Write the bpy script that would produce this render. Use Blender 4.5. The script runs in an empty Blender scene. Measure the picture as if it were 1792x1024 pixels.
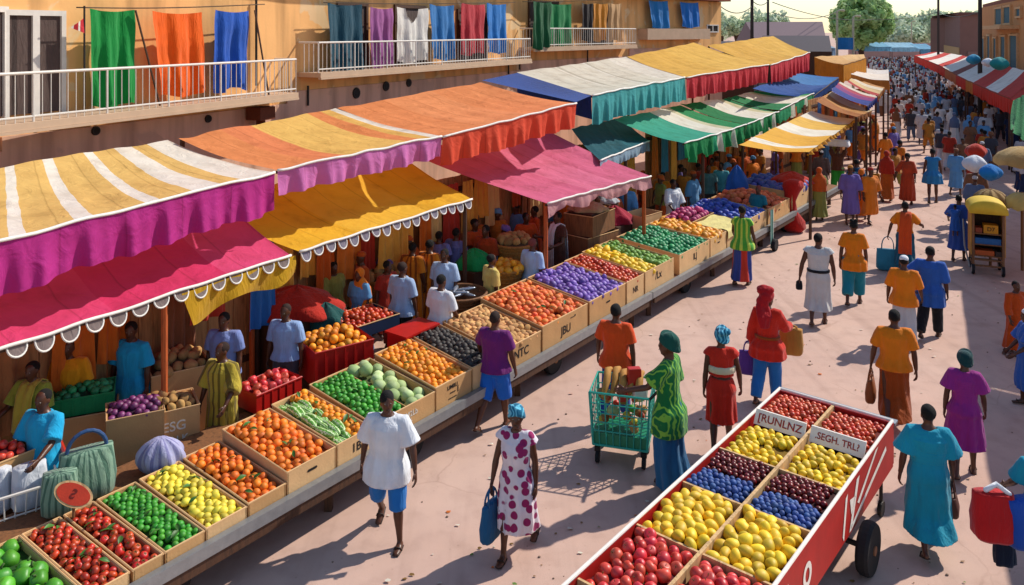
import bpy, bmesh, math, random
import numpy as np
from mathutils import Vector, Matrix, noise
R = math.radians
rnd = random.Random(7)
scene = bpy.context.scene
col = scene.collection
# ------------------------------------------------------------------ camera numbers (eye 5.8 m above a flat street)
FOC, V0, EYE = 1400.0, 55.0, 5.8
def at(u, v, Y):
    """point of the place that lies Y metres down the street from the camera"""
    return Vector(((u-896)/FOC*Y, Y, EYE-(v-V0)*Y/FOC))
def onz(u, v, z=0.0):
    Y = (EYE-z)*FOC/(v-V0)
    return Vector(((u-896)/FOC*Y, Y, z))
# ------------------------------------------------------------------ mesh helpers
LOC = {}
class MB:
    def __init__(s): s.v = []; s.f = []; s.m = []; s.uv = None
    def add(s, verts, faces, mi=0):
        o = len(s.v); s.v.extend([tuple(p) for p in verts]); s.f.extend([tuple(i+o for i in f) for f in faces]); s.m.extend([mi]*len(faces))
    def box(s, c, size, rz=0, mi=0, taper=1.0, M=None):
        x, y, z = [k/2 for k in size]
        P = [(-x*1,-y*1,-z),(x,-y,-z),(x,y,-z),(-x,y,-z),(-x*taper,-y*taper,z),(x*taper,-y*taper,z),(x*taper,y*taper,z),(-x*taper,y*taper,z)]
        T = M if M is not None else Matrix.Rotation(rz,3,'Z')
        c = Vector(c)
        s.add([c+T@Vector(p) for p in P], [(0,3,2,1),(4,5,6,7),(0,1,5,4),(1,2,6,5),(2,3,7,6),(3,0,4,7)], mi)
    def prism(s, poly, z0, z1, mi=0):
        n = len(poly)
        V = [(p[0],p[1],z0) for p in poly]+[(p[0],p[1],z1) for p in poly]
        s.add(V, [tuple(range(n-1,-1,-1)), tuple(range(n,2*n))]+[(i,(i+1)%n,n+(i+1)%n,n+i) for i in range(n)], mi)
    def rings(s, rings, mi=0, cap=True):
        n = len(rings[0]); V = [p for r in rings for p in r]; F = []
        for k in range(len(rings)-1):
            for i in range(n):
                F.append((k*n+i, k*n+(i+1)%n, (k+1)*n+(i+1)%n, (k+1)*n+i))
        if cap:
            F.append(tuple(range(n-1,-1,-1))); F.append(tuple((len(rings)-1)*n+i for i in range(n)))
        s.add(V, F, mi)
    def tube(s, pts, rad, n=8, mi=0, rounded=False, closed=False):
        pts = [Vector(p) for p in pts]
        if not hasattr(rad,'__len__'): rad = [rad]*len(pts)
        rad = list(rad)
        if rounded:
            d0 = (pts[0]-pts[1]).normalized(); d1 = (pts[-1]-pts[-2]).normalized()
            mn = lambda r: min(r) if hasattr(r,'__len__') else r
            ml = lambda r,k: tuple(x*k for x in r) if hasattr(r,'__len__') else r*k
            a0, a1 = mn(rad[0]), mn(rad[-1])
            pts = [pts[0]+d0*a0*.8, pts[0]+d0*a0*.45]+pts+[pts[-1]+d1*a1*.45, pts[-1]+d1*a1*.8]
            rad = [ml(rad[0],.35), ml(rad[0],.8)]+rad+[ml(rad[-1],.8), ml(rad[-1],.35)]
        rr = []; up = None
        for i,p in enumerate(pts):
            if closed: t = pts[(i+1)%len(pts)]-pts[i-1]
            else: t = (pts[min(i+1,len(pts)-1)]-pts[max(i-1,0)])
            t = t.normalized() if t.length>1e-9 else Vector((0,0,1))
            if up is None:
                up = Vector((0,0,1)) if abs(t.z)<.9 else Vector((1,0,0))
            a = (up-t*up.dot(t)); a = a.normalized() if a.length>1e-6 else t.orthogonal().normalized()
            b = t.cross(a); up = a
            r = rad[i]; rx,ry = r if hasattr(r,'__len__') else (r,r)
            rr.append([p+a*math.cos(2*math.pi*k/n)*rx+b*math.sin(2*math.pi*k/n)*ry for k in range(n)])
        if closed:
            s.rings(rr+[rr[0]], mi, False)
        else: s.rings(rr, mi)
    def ell(s, c, r, nu=12, nv=8, mi=0, M=None):
        c = Vector(c); rr = []
        for j in range(nv+1):
            ph = -math.pi/2+math.pi*(j+.02)/(nv+.04)
            ring = []
            for i in range(nu):
                th = 2*math.pi*i/nu
                q = Vector((r[0]*math.cos(ph)*math.cos(th), r[1]*math.cos(ph)*math.sin(th), r[2]*math.sin(ph)))
                ring.append(c+(M@q if M is not None else q))
            rr.append(ring)
        s.rings(rr, mi)
    def wheel(s, c, axis, r, w, n=20, mi=0, prof=None):
        c = Vector(c); ax = Vector(axis).normalized(); u = ax.orthogonal().normalized(); v = ax.cross(u)
        prof = prof or [(r*.72,-w/2),(r*.93,-w/2),(r,-w*.25),(r,w*.25),(r*.93,w/2),(r*.72,w/2)]
        rr = [[c+ax*h+(u*math.cos(2*math.pi*k/n)+v*math.sin(2*math.pi*k/n))*q for k in range(n)] for q,h in prof]
        s.rings(rr, mi)
    def grid(s, P, mi=0, uv=True):
        """P: rows of points; uv = (column, row) share"""
        nr, nc = len(P), len(P[0]); o = len(s.v)
        s.v.extend([tuple(p) for r in P for p in r])
        for j in range(nr-1):
            for i in range(nc-1):
                s.f.append((o+j*nc+i,o+j*nc+i+1,o+(j+1)*nc+i+1,o+(j+1)*nc+i)); s.m.append(mi)
        if uv:
            if s.uv is None: s.uv = {}
            for j in range(nr):
                for i in range(nc): s.uv[o+j*nc+i] = (i/(nc-1), j/(nr-1))
    def build(s, name, mat, parent=None, local=False, smooth=False):
        me = bpy.data.meshes.new(name)
        off = (0,0,0)
        if parent is not None and not local: off = LOC.get(parent.name,(0,0,0))
        V = [(p[0]-off[0],p[1]-off[1],p[2]-off[2]) for p in s.v]
        me.from_pydata(V, [], s.f); 
        mats = mat if isinstance(mat,(list,tuple)) else [mat]
        for m in mats: me.materials.append(m)
        if len(mats)>1: me.polygons.foreach_set('material_index', s.m)
        if smooth: me.polygons.foreach_set('use_smooth',[True]*len(s.f))
        if s.uv:
            L = me.uv_layers.new(name='UVMap')
            vi = np.zeros(len(me.loops),dtype=np.int32); me.loops.foreach_get('vertex_index',vi)
            L.data.foreach_set('uv',[c for k in vi for c in s.uv.get(int(k),(0,0))])
        me.update()
        o = bpy.data.objects.new(name, me); col.objects.link(o)
        if parent is not None:
            o.parent = parent; LOC[o.name] = off if not local else (0,0,0)
        return o
def tag(o, label=None, cat=None, group=None, kind=None):
    if label: o['label'] = label
    if cat: o['category'] = cat
    if group: o['group'] = group
    if kind: o['kind'] = kind
    return o
def thing(name, label, cat, loc=(0,0,0), group=None, rz=0):
    o = bpy.data.objects.new(name, None); col.objects.link(o); o.empty_display_size = .1
    o.location = loc; o.rotation_euler = (0,0,rz)
    LOC[o.name] = tuple(loc)
    return tag(o, label, cat, group)
def alone(mb, name, mat, loc, label, cat, group=None, kind=None, smooth=False):
    """a thing that is one mesh; vertices given in world space, origin at loc"""
    loc = Vector(loc)
    mb.v = [(p[0]-loc.x,p[1]-loc.y,p[2]-loc.z) for p in mb.v]
    o = mb.build(name, mat, smooth=smooth); o.location = loc; LOC[o.name] = tuple(loc)
    return tag(o, label, cat, group, kind)
def children(o): return [c for c in bpy.data.objects if c.parent == o]
# ------------------------------------------------------------------ materials
def srgb(h):
    if isinstance(h,str):
        h = h.lstrip('#'); c = [int(h[i:i+2],16)/255 for i in (0,2,4)]
        return tuple(((x+.055)/1.055)**2.4 if x>.04045 else x/12.92 for x in c)
    return tuple(h)
_mats = {}
def nodes(name):
    m = bpy.data.materials.new(name); m.use_nodes = True
    nt = m.node_tree; b = nt.nodes['Principled BSDF']
    return m, nt, b
def N(nt, t, **kw):
    n = nt.nodes.new(t)
    for k,v in kw.items():
        if k in n.inputs.keys(): n.inputs[k].default_value = v
        else: setattr(n,k,v)
    return n
def mixc(nt, fac, a, b, blend='MIX'):
    n = nt.nodes.new('ShaderNodeMix'); n.data_type = 'RGBA'; n.blend_type = blend
    for sock,val in ((0,fac),(6,a),(7,b)):
        if hasattr(val,'is_output'): nt.links.new(val, n.inputs[sock])
        elif sock==0: n.inputs[0].default_value = val
        else: n.inputs[sock].default_value = tuple(val)+((1,) if len(val)==3 else ())
    return n.outputs[2]
def ramp(nt, src, stops, interp='LINEAR'):
    n = nt.nodes.new('ShaderNodeValToRGB'); n.color_ramp.interpolation = interp
    e = n.color_ramp.elements
    while len(e)>1: e.remove(e[-1])
    e[0].position = stops[0][0]; e[0].color = tuple(stops[0][1])+(1,)
    for p,c in stops[1:]:
        q = e.new(p); q.color = tuple(c)+(1,)
    nt.links.new(src, n.inputs[0]); return n.outputs[0]
def bump(nt, b, src, strength=.3, dist=.01):
    n = nt.nodes.new('ShaderNodeBump'); n.inputs['Strength'].default_value = strength; n.inputs['Distance'].default_value = dist
    nt.links.new(src, n.inputs['Height']); nt.links.new(n.outputs[0], b.inputs['Normal'])
def dark(c, k): return tuple(x*k for x in c)
def plain(name, c, rough=.6, metal=0, vary=.18, scale=8, bumps=.15, bscale=60, spec=.4, random=0.0):
    key = ('p',name)
    if key in _mats: return _mats[key]
    c = srgb(c); m, nt, b = nodes(name)
    tc = N(nt,'ShaderNodeTexCoord'); nz = N(nt,'ShaderNodeTexNoise',Scale=scale,Detail=5.0)
    nt.links.new(tc.outputs['Object'], nz.inputs['Vector'])
    out = mixc(nt, nz.outputs['Fac'], dark(c,1-vary*1.6), dark(c,1+vary))
    if random:
        oi = N(nt,'ShaderNodeObjectInfo')
        hs = N(nt,'ShaderNodeHueSaturation'); mr = N(nt,'ShaderNodeMapRange'); mr.inputs[3].default_value = 1-random; mr.inputs[4].default_value = 1+random
        nt.links.new(oi.outputs['Random'], mr.inputs[0]); nt.links.new(mr.outputs[0], hs.inputs['Value'])
        nt.links.new(out, hs.inputs['Color']); out = hs.outputs[0]
    nt.links.new(out, b.inputs['Base Color'])
    b.inputs['Roughness'].default_value = rough; b.inputs['Metallic'].default_value = metal; b.inputs['Specular IOR Level'].default_value = spec
    if bumps:
        n2 = N(nt,'ShaderNodeTexNoise',Scale=bscale,Detail=3.0); nt.links.new(tc.outputs['Object'], n2.inputs['Vector'])
        bump(nt, b, n2.outputs['Fac'], bumps, .01)
    _mats[key] = m; return m
def fabric(name, c, pattern=None, c2=None, vary=.16, scale=10.0, trans=0.0):
    key = ('f',name)
    if key in _mats: return _mats[key]
    c = srgb(c); m, nt, b = nodes(name)
    tc = N(nt,'ShaderNodeTexCoord'); nz = N(nt,'ShaderNodeTexNoise',Scale=5.0,Detail=4.0)
    nt.links.new(tc.outputs['Object'], nz.inputs['Vector'])
    if pattern == 'objcol':
        oi = N(nt,'ShaderNodeObjectInfo'); out = mixc(nt, nz.outputs['Fac'], (.78,.78,.78), (1.12,1.12,1.12)); out = mixc(nt, 1.0, out, oi.outputs['Color'], 'MULTIPLY')
    else:
        out = mixc(nt, nz.outputs['Fac'], dark(c,1-vary*1.5), dark(c,1+vary))
    if c2 is not None: c2 = srgb(c2)
    if pattern == 'blobs':
        vo = N(nt,'ShaderNodeTexVoronoi',Scale=scale); nt.links.new(tc.outputs['Object'], vo.inputs['Vector'])
        f = ramp(nt, vo.outputs['Distance'], [(0,(1,1,1)),(.40,(1,1,1)),(.46,(0,0,0))])
        out = mixc(nt, f, out, c2)
    elif pattern == 'swirl':
        wv = N(nt,'ShaderNodeTexWave',Scale=scale,Distortion=9.0,Detail=1.0); wv.inputs['Detail Scale'].default_value = 1.4
        nt.links.new(tc.outputs['Object'], wv.inputs['Vector'])
        f = ramp(nt, wv.outputs['Fac'], [(0,(0,0,0)),(.62,(0,0,0)),(.75,(1,1,1))])
        out = mixc(nt, f, out, c2)
    elif pattern == 'stripes':
        sx = N(nt,'ShaderNodeSeparateXYZ'); nt.links.new(tc.outputs['Object'], sx.inputs[0])
        at2 = N(nt,'ShaderNodeMath',operation='ARCTAN2'); nt.links.new(sx.outputs[0],at2.inputs[0]); nt.links.new(sx.outputs[1],at2.inputs[1])
        mu = N(nt,'ShaderNodeMath',operation='MULTIPLY'); mu.inputs[1].default_value = scale; nt.links.new(at2.outputs[0],mu.inputs[0])
        si = N(nt,'ShaderNodeMath',operation='SINE'); nt.links.new(mu.outputs[0],si.inputs[0])
        f = ramp(nt, si.outputs[0], [(0,(0,0,0)),(.25,(0,0,0)),(.45,(1,1,1))])
        out = mixc(nt, f, out, c2)
    nt.links.new(out, b.inputs['Base Color'])
    b.inputs['Roughness'].default_value = .88; b.inputs['Specular IOR Level'].default_value = .2
    b.inputs['Sheen Weight'].default_value = .15
    mp = N(nt,'ShaderNodeMapping'); mp.inputs['Scale'].default_value = (13,13,3.2); nt.links.new(tc.outputs['Object'], mp.inputs[0])
    n2 = N(nt,'ShaderNodeTexNoise',Scale=1.0,Detail=7.0,Distortion=.8); nt.links.new(mp.outputs[0], n2.inputs['Vector'])
    bump(nt, b, n2.outputs['Fac'], .75, .035)
    if trans: add_trans(nt, b, out, trans)
    _mats[key] = m; return m
def add_trans(nt, b, colr, k):
    tr = N(nt,'ShaderNodeBsdfTranslucent'); nt.links.new(colr, tr.inputs['Color'])
    mx = N(nt,'ShaderNodeMixShader'); mx.inputs[0].default_value = k
    nt.links.new(b.outputs[0], mx.inputs[1]); nt.links.new(tr.outputs[0], mx.inputs[2])
    nt.links.new(mx.outputs[0], nt.nodes['Material Output'].inputs['Surface'])
def canvas(name, stops, trans=.22):
    """awning cloth: stripes along the length of the awning from its own UV map"""
    key = ('c',name)
    if key in _mats: return _mats[key]
    m, nt, b = nodes(name)
    tc = N(nt,'ShaderNodeTexCoord'); sx = N(nt,'ShaderNodeSeparateXYZ'); nt.links.new(tc.outputs['UV'], sx.inputs[0])
    nd = N(nt,'ShaderNodeTexNoise',Scale=1.7,Detail=2.0); nt.links.new(tc.outputs['Object'], nd.inputs['Vector'])
    ad = N(nt,'ShaderNodeMath',operation='MULTIPLY_ADD'); ad.inputs[1].default_value = .012; nt.links.new(nd.outputs['Fac'],ad.inputs[0]); nt.links.new(sx.outputs[0],ad.inputs[2])
    c = ramp(nt, ad.outputs[0], [(p,srgb(h)) for p,h in stops], 'CONSTANT')
    nz = N(nt,'ShaderNodeTexNoise',Scale=2.2,Detail=6.0); nt.links.new(tc.outputs['Object'], nz.inputs['Vector'])
    f = ramp(nt, nz.outputs['Fac'], [(.26,(.74,.70,.66)),(.42,(.93,.91,.89)),(.6,(1,1,1))])
    out = mixc(nt, 1.0, c, f, 'MULTIPLY')
    sm = N(nt,'ShaderNodeMath',operation='MULTIPLY'); sm.inputs[1].default_value = 7.0; nt.links.new(ad.outputs[0],sm.inputs[0])
    fr = N(nt,'ShaderNodeMath',operation='FRACT'); nt.links.new(sm.outputs[0],fr.inputs[0])
    seam = ramp(nt, fr.outputs[0], [(0,(.62,.58,.55)),(.012,(.7,.66,.62)),(.03,(1,1,1)),(.97,(1,1,1)),(.99,(.86,.84,.82))]); out = mixc(nt,.75,out,mixc(nt,1.0,out,seam,'MULTIPLY'))
    nt.links.new(out, b.inputs['Base Color']); b.inputs['Roughness'].default_value = .8; b.inputs['Specular IOR Level'].default_value = .25
    n2 = N(nt,'ShaderNodeTexNoise',Scale=3.5,Detail=8.0,Distortion=1.0); nt.links.new(tc.outputs['Object'], n2.inputs['Vector'])
    bump(nt, b, n2.outputs['Fac'], .6, .06)
    if trans: add_trans(nt, b, out, trans)
    _mats[key] = m; return m
def plaster(name, c, c2):
    m = plain(name, c, .92, vary=.08, scale=1.2, bumps=.3, bscale=14)
    nt = m.node_tree; b = nt.nodes['Principled BSDF']; src = b.inputs['Base Color'].links[0].from_socket
    tc = N(nt,'ShaderNodeTexCoord'); mp = N(nt,'ShaderNodeMapping'); mp.inputs['Scale'].default_value = (1.6,1.6,.16); nt.links.new(tc.outputs['Object'], mp.inputs[0])
    nz = N(nt,'ShaderNodeTexNoise',Scale=1.3,Detail=8.0); nt.links.new(mp.outputs[0], nz.inputs['Vector'])
    f = ramp(nt, nz.outputs['Fac'], [(.45,(0,0,0)),(.72,(1,1,1))])
    n3 = N(nt,'ShaderNodeTexNoise',Scale=.9,Detail=9.0,Distortion=.5); nt.links.new(tc.outputs['Object'], n3.inputs['Vector'])
    f3 = ramp(nt, n3.outputs['Fac'], [(.60,(0,0,0)),(.63,(.7,.7,.7))])
    out = mixc(nt, f, src, tuple(x*.55 for x in srgb(c))); out = mixc(nt, f3, out, srgb(c2)); nt.links.new(out, b.inputs['Base Color'])
    return m
def wood(name, c, scale=3.0):
    key = ('w',name)
    if key in _mats: return _mats[key]
    c = srgb(c); m, nt, b = nodes(name)
    tc = N(nt,'ShaderNodeTexCoord'); mp = N(nt,'ShaderNodeMapping'); mp.inputs['Scale'].default_value = (9,9,1.2)
    nt.links.new(tc.outputs['Object'], mp.inputs[0])
    nz = N(nt,'ShaderNodeTexNoise',Scale=scale,Detail=6.0,Distortion=.6); nt.links.new(mp.outputs[0], nz.inputs['Vector'])
    out = ramp(nt, nz.outputs['Fac'], [(.25,dark(c,.5)),(.5,c),(.75,dark(c,1.25))])
    nt.links.new(out, b.inputs['Base Color']); b.inputs['Roughness'].default_value = .75
    bump(nt, b, nz.outputs['Fac'], .3, .01)
    _mats[key] = m; return m
def fruitmat(name, c, c2=None, rough=.35, vary=.24):
    key = ('fr',name)
    if key in _mats: return _mats[key]
    c = srgb(c); c2 = srgb(c2) if c2 else dark(c,.62)
    m, nt, b = nodes(name)
    tc = N(nt,'ShaderNodeTexCoord'); oi = N(nt,'ShaderNodeObjectInfo')
    ad = N(nt,'ShaderNodeVectorMath',operation='ADD'); nt.links.new(tc.outputs['Object'],ad.inputs[0])
    ml = N(nt,'ShaderNodeVectorMath',operation='SCALE'); ml.inputs[0].default_value = (7,3,5); nt.links.new(oi.outputs['Random'],ml.inputs[3]); nt.links.new(ml.outputs[0],ad.inputs[1])
    nz = N(nt,'ShaderNodeTexNoise',Scale=14.0,Detail=3.0); nt.links.new(ad.outputs[0], nz.inputs['Vector'])
    f = ramp(nt, nz.outputs['Fac'], [(.35,(0,0,0)),(.7,(1,1,1))])
    out = mixc(nt, f, c, c2)
    hs = N(nt,'ShaderNodeHueSaturation'); mr = N(nt,'ShaderNodeMapRange'); mr.inputs[3].default_value = 1-vary*1.4; mr.inputs[4].default_value = 1+vary
    mh = N(nt,'ShaderNodeMapRange'); mh.inputs[3].default_value = .496; mh.inputs[4].default_value = .513
    nt.links.new(oi.outputs['Random'], mr.inputs[0]); nt.links.new(mr.outputs[0], hs.inputs['Value'])
    wn = N(nt,'ShaderNodeTexWhiteNoise'); wn.noise_dimensions = '1D'; nt.links.new(oi.outputs['Random'], wn.inputs['W']); nt.links.new(wn.outputs[0], mh.inputs[0]); nt.links.new(mh.outputs[0], hs.inputs['Hue'])
    nt.links.new(out, hs.inputs['Color'])
    nt.links.new(hs.outputs[0], b.inputs['Base Color']); b.inputs['Roughness'].default_value = rough+.14
    n2 = N(nt,'ShaderNodeTexNoise',Scale=130.0,Detail=2.0); nt.links.new(tc.outputs['Object'], n2.inputs['Vector'])
    bump(nt, b, n2.outputs['Fac'], .12, .004)
    _mats[key] = m; return m
SKIN = plain('skin', '#54301f', .4, vary=.2, scale=14, bumps=.1)
SKIN2 = plain('skin deep', '#3c241b', .4, vary=.2, scale=14, bumps=.1)
SKIN3 = plain('skin warm', '#5f3520', .5, vary=.2, scale=14, bumps=.1)
EYE_W = plain('eye white', '#8d8378', .3, bumps=0, vary=.02)
HAIR = plain('black hair', '#0d0b0b', .9, vary=.3, scale=90, bumps=.9, bscale=140)
LEATHER = plain('sandal leather', '#2a1a14', .6)
STEEL = plain('galvanised steel', '#9aa0a4', .45, .7, vary=.15, scale=12)
WHITEMETAL = plain('white painted metal', '#d9d2c8', .5, vary=.1)
DARKMETAL = plain('dark iron', '#2b2826', .55, .4)
RUBBER = plain('black rubber', '#17161a', .8)
CARD = plain('cardboard', '#c2935f', .85, vary=.14, scale=5, bumps=.25, bscale=40, random=.1)
CARD2 = plain('pale cardboard', '#d2a876', .85, vary=.14, scale=5, bumps=.25, bscale=40, random=.1)
CARDIN = plain('cardboard inside', '#8c6440', .9, vary=.2, scale=6)
INK = plain('black ink', '#1c1512', .8, vary=.3, scale=40, bumps=0)
WHITEINK = plain('white ink', '#d8cdbd', .8, vary=.2, scale=40, bumps=0)
WOODM = wood('brown wood', '#7a4f2c')
WOODD = wood('dark wood', '#4a2d1a')
POSTWOOD = wood('orange post wood', '#b5531e')
FONTOBJ = None
def text(s, name, origin, xd, yd, size, mat, parent, extr=.001, sx=1.0):
    cu = bpy.data.curves.new(name,'FONT'); cu.body = s; cu.size = size; cu.extrude = extr; cu.align_x = 'CENTER'; cu.align_y = 'CENTER'
    cu.offset = size*.012
    tmp = bpy.data.objects.new('tmp', cu); me = bpy.data.meshes.new_from_object(tmp); bpy.data.objects.remove(tmp); bpy.data.curves.remove(cu)
    me.materials.clear(); me.materials.append(mat); me.name = name
    o = bpy.data.objects.new(name, me); col.objects.link(o)
    xd = Vector(xd).normalized(); yd = Vector(yd); yd = (yd-xd*yd.dot(xd)).normalized(); zd = xd.cross(yd)
    M = Matrix((xd*sx,yd,zd)).transposed().to_4x4()
    off = Vector(LOC.get(parent.name,(0,0,0))) if parent else Vector((0,0,0))
    M.translation = Vector(origin)-off
    o.parent = parent; o.matrix_local = M
    return o
# ------------------------------------------------------------------ people
def remesh(mb, voxel, smooth_iter=3):
    me = bpy.data.meshes.new('tmp'); me.from_pydata(mb.v, [], mb.f); me.update()
    ob = bpy.data.objects.new('tmp', me); col.objects.link(ob)
    m = ob.modifiers.new('r','REMESH'); m.mode = 'VOXEL'; m.voxel_size = voxel
    s = ob.modifiers.new('s','SMOOTH'); s.factor = .5; s.iterations = smooth_iter
    dg = bpy.context.evaluated_depsgraph_get()
    out = bpy.data.meshes.new_from_object(ob.evaluated_get(dg))
    V = np.empty(len(out.vertices)*3); out.vertices.foreach_get('co', V); V = V.reshape(-1,3)
    Nn = np.empty(len(out.vertices)*3); out.vertices.foreach_get('normal', Nn); Nn = Nn.reshape(-1,3)
    F = [tuple(p.vertices) for p in out.polygons]
    bpy.data.objects.remove(ob); bpy.data.meshes.remove(out); bpy.data.meshes.remove(me)
    return V, Nn, F
def lerp(a,b,t): return a+(b-a)*t
def interp(tab, z):
    if z<=tab[0][0]: return tab[0][1:]
    for a,b in zip(tab,tab[1:]):
        if z<=b[0]:
            t = (z-a[0])/(b[0]-a[0]); return tuple(lerp(p,q,t) for p,q in zip(a[1:],b[1:]))
    return tab[-1][1:]
TORSO_M = [(.80,.150,.105,-.005),(.90,.165,.115,-.01),(1.05,.142,.102,0),(1.22,.165,.115,.005),(1.33,.182,.112,0),(1.40,.160,.085,-.005),(1.445,.085,.068,-.01),(1.48,.055,.056,-.008)]
TORSO_F = [(.80,.160,.118,-.008),(.90,.175,.125,-.018),(1.05,.128,.098,0),(1.23,.150,.125,.02),(1.33,.158,.105,.005),(1.39,.145,.082,-.005),(1.44,.075,.062,-.01),(1.48,.050,.052,-.008)]
def ellring(cx, cy, z, rx, ry, n=20): return [Vector((cx+rx*math.cos(2*math.pi*i/n), cy+ry*math.sin(2*math.pi*i/n), z)) for i in range(n)]
def hand(mb, wrist, d, pn, td, curl=.5, sc=1.0, mi=0):
    """palm, four unequal bent fingers and a thumb leaving the side of the palm"""
    d = d.normalized(); pn = (pn-d*pn.dot(d)).normalized(); td = d.cross(pn)*(1 if d.cross(pn).dot(td)>0 else -1)
    P = []
    for t,w,h in ((-.03,.024,.022),(0,.027,.02),(.035,.04,.017),(.075,.042,.015),(.09,.036,.012)):
        c = wrist+d*t*sc
        P.append([c+td*math.cos(a)*w*sc+pn*math.sin(a)*h*sc for a in [2*math.pi*k/10 for k in range(10)]])
    mb.rings(P, mi)
    for k,(o,L) in enumerate(((.03,.075),(.010,.085),(-.011,.08),(-.031,.062))):
        b = wrist+d*.082*sc+td*o*sc; pts = [b]; dd = d.copy(); cu = curl*(1+.12*k)
        for j,fr in enumerate((.45,.32,.23)):
            dd = (dd*math.cos(cu*(.6+.35*j))+pn*math.sin(cu*(.6+.35*j))).normalized()
            pts.append(pts[-1]+dd*L*fr*sc)
        mb.tube(pts,[.0095*sc,.009*sc,.008*sc,.0065*sc],6,mi,rounded=True)
    b = wrist+d*.022*sc+td*.032*sc; d1 = (d*.72+td*.6+pn*.25).normalized(); d2 = (d*.9+td*.15+pn*.35).normalized()
    mb.tube([b,b+d1*.036*sc,b+d1*.036*sc+d2*.032*sc],[.0125*sc,.0105*sc,.0085*sc],6,mi,rounded=True)
def person(spec):
    """spec: pos, yaw (deg, 0 = walking away from the camera), h, sex, stride, arms {'L':(swing,abduct,elbow)}, wear [...], head, label"""
    S = spec; fem = S.get('sex','m')=='f'; vox = S.get('vox',.0155); lowd = S.get('low',False)
    st = R(S.get('stride',18)); ph = S.get('lead',1)
    lean = S.get('lean',0.0); tw = TORSO_F if fem else TORSO_M; bw = S.get('build',1.0 if fem else 1.07); spd = R(S.get('spread',2))
    J = {}
    # legs
    for sd,nm in ((-1,'L'),(1,'R')):
        a = st*ph*sd; k = R(6)+ (R(26) if a<0 else R(4))*min(1,abs(st)/.3)
        hip = Vector((.088*sd*bw,-.005,.89)); kn = hip+Vector((math.sin(spd)*.42*sd,math.sin(a)*.42,-math.cos(a)*math.cos(spd)*.42)); an = kn+Vector((math.sin(spd)*.28*sd,math.sin(a-k)*.40,-math.cos(a-k)*.40))
        pit = (R(38) if a<0 else R(-8))*min(1,abs(st)/.35) if abs(st)>.05 else 0
        J['leg'+nm] = (hip,kn,an,pit)
    def foot(an,pit):
        f = Vector((0,math.cos(pit),-math.sin(pit))); dn = Vector((0,-math.sin(pit),-math.cos(pit)))
        return an-f*.045+dn*.045, an+f*.07+dn*.052, an+f*.165+dn*.062
    low = min(min(p.z for p in foot(J['leg'+n][2],J['leg'+n][3])) for n in 'LR')-.022
    dz = -low
    for n in 'LR':
        h_,k_,a_,p_ = J['leg'+n]; up = Vector((0,0,dz)); J['leg'+n] = (h_+up,k_+up,a_+up,p_)
    def tp(v):   # lean of the upper body about the waist
        v = Vector(v)
        if v.z>.95: 
            t = (v.z-.95); v = Vector((v.x, v.y+math.sin(lean)*t, .95+math.cos(lean)*t))
        return v+Vector((0,0,dz))
    HM = Matrix.Rotation(R(S.get('hyaw',0)),3,'Z')@Matrix.Rotation(R(-S.get('hpitch',0)),3,'X')
    neck = tp((0,-.005,1.47)); hb = neck+Vector((0,.012,.012))
    hp = lambda p: hb+HM@Vector(p)
    arms = S.get('arms',{})
    for sd,nm in ((-1,'L'),(1,'R')):
        sw,ab,el = [R(x) for x in arms.get(nm,(S.get('stride',18)*-.9*ph*sd,9,14))[:3]]
        inn = R(arms[nm][3]) if nm in arms and len(arms[nm])>3 else 0
        sh = tp((sd*(.178 if not fem else .158)*bw,-.008,1.385))
        u = Vector((sd*math.sin(ab),math.sin(sw)*math.cos(ab),-math.cos(sw)*math.cos(ab)))
        e = sh+u*.285
        w2 = sw+el; ab2 = ab*.45-inn
        f = Vector((sd*math.sin(ab2),math.sin(w2)*math.cos(ab2),-math.cos(w2)*math.cos(ab2)))
        J['arm'+nm] = (sh,e,e+f*.25,f)
    mb = MB()
    mb.rings([[tp(p) for p in ellring(0,cy,z,rx*bw,ry*bw)] for z,rx,ry,cy in tw])
    mb.tube([tp((0,-.012,1.42)),hp((0,-.012,.05))],[.054,.050],12)
    hr = [(-.002,.022,.03,.045),(.02,.045,.052,.03),(.06,.06,.078,.014),(.10,.070,.090,.004),(.14,.074,.097,-.002),(.175,.071,.094,-.006),(.205,.055,.076,-.008),(.225,.032,.046,-.01),(.232,.008,.012,-.01)]
    mb.rings([[hp((p.x,p.y,p.z)) for p in ellring(0,cy,z,rx,ry)] for z,rx,ry,cy in hr])
    mb.tube([hp((0,.085,.125)),hp((0,.100,.095)),hp((0,.092,.082))],[.010,.015,.016],8,rounded=True)
    mb.ell(hp((0,.078,.052)),(.026,.016,.013))
    for sd in (-1,1): mb.ell(hp((sd*.073,-.008,.105)),(.012,.02,.032))
    for sd,nm in ((-1,'L'),(1,'R')):
        sh,e,w,f = J['arm'+nm]
        mb.tube([sh-Vector((sd*.05,0,-.01)),sh,lerp(sh,e,.45),e,lerp(e,w,.3),w],[.05,.056*bw,.048*bw,.038*bw,.04*bw,.027],12,rounded=True)
        h_,k_,a_,p_ = J['leg'+nm]
        mb.tube([h_+Vector((0,0,.05)),lerp(h_,k_,.25),lerp(h_,k_,.6),k_,lerp(k_,a_,.3),lerp(k_,a_,.75),a_],[.085*bw,.084*bw,.068*bw,.052*bw,.054*bw,.036*bw,.034],14,rounded=True)
        q = foot(a_,p_); mb.tube([q[0],lerp(q[0],q[1],.5)+Vector((0,0,.012)),q[1],q[2]],[.034,.04,(.03,.044),(.016,.036)],10,rounded=True)
    V,Nn,F = remesh(mb, vox, 2)
    B = MB(); B.add(V.tolist(),F,0)
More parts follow.
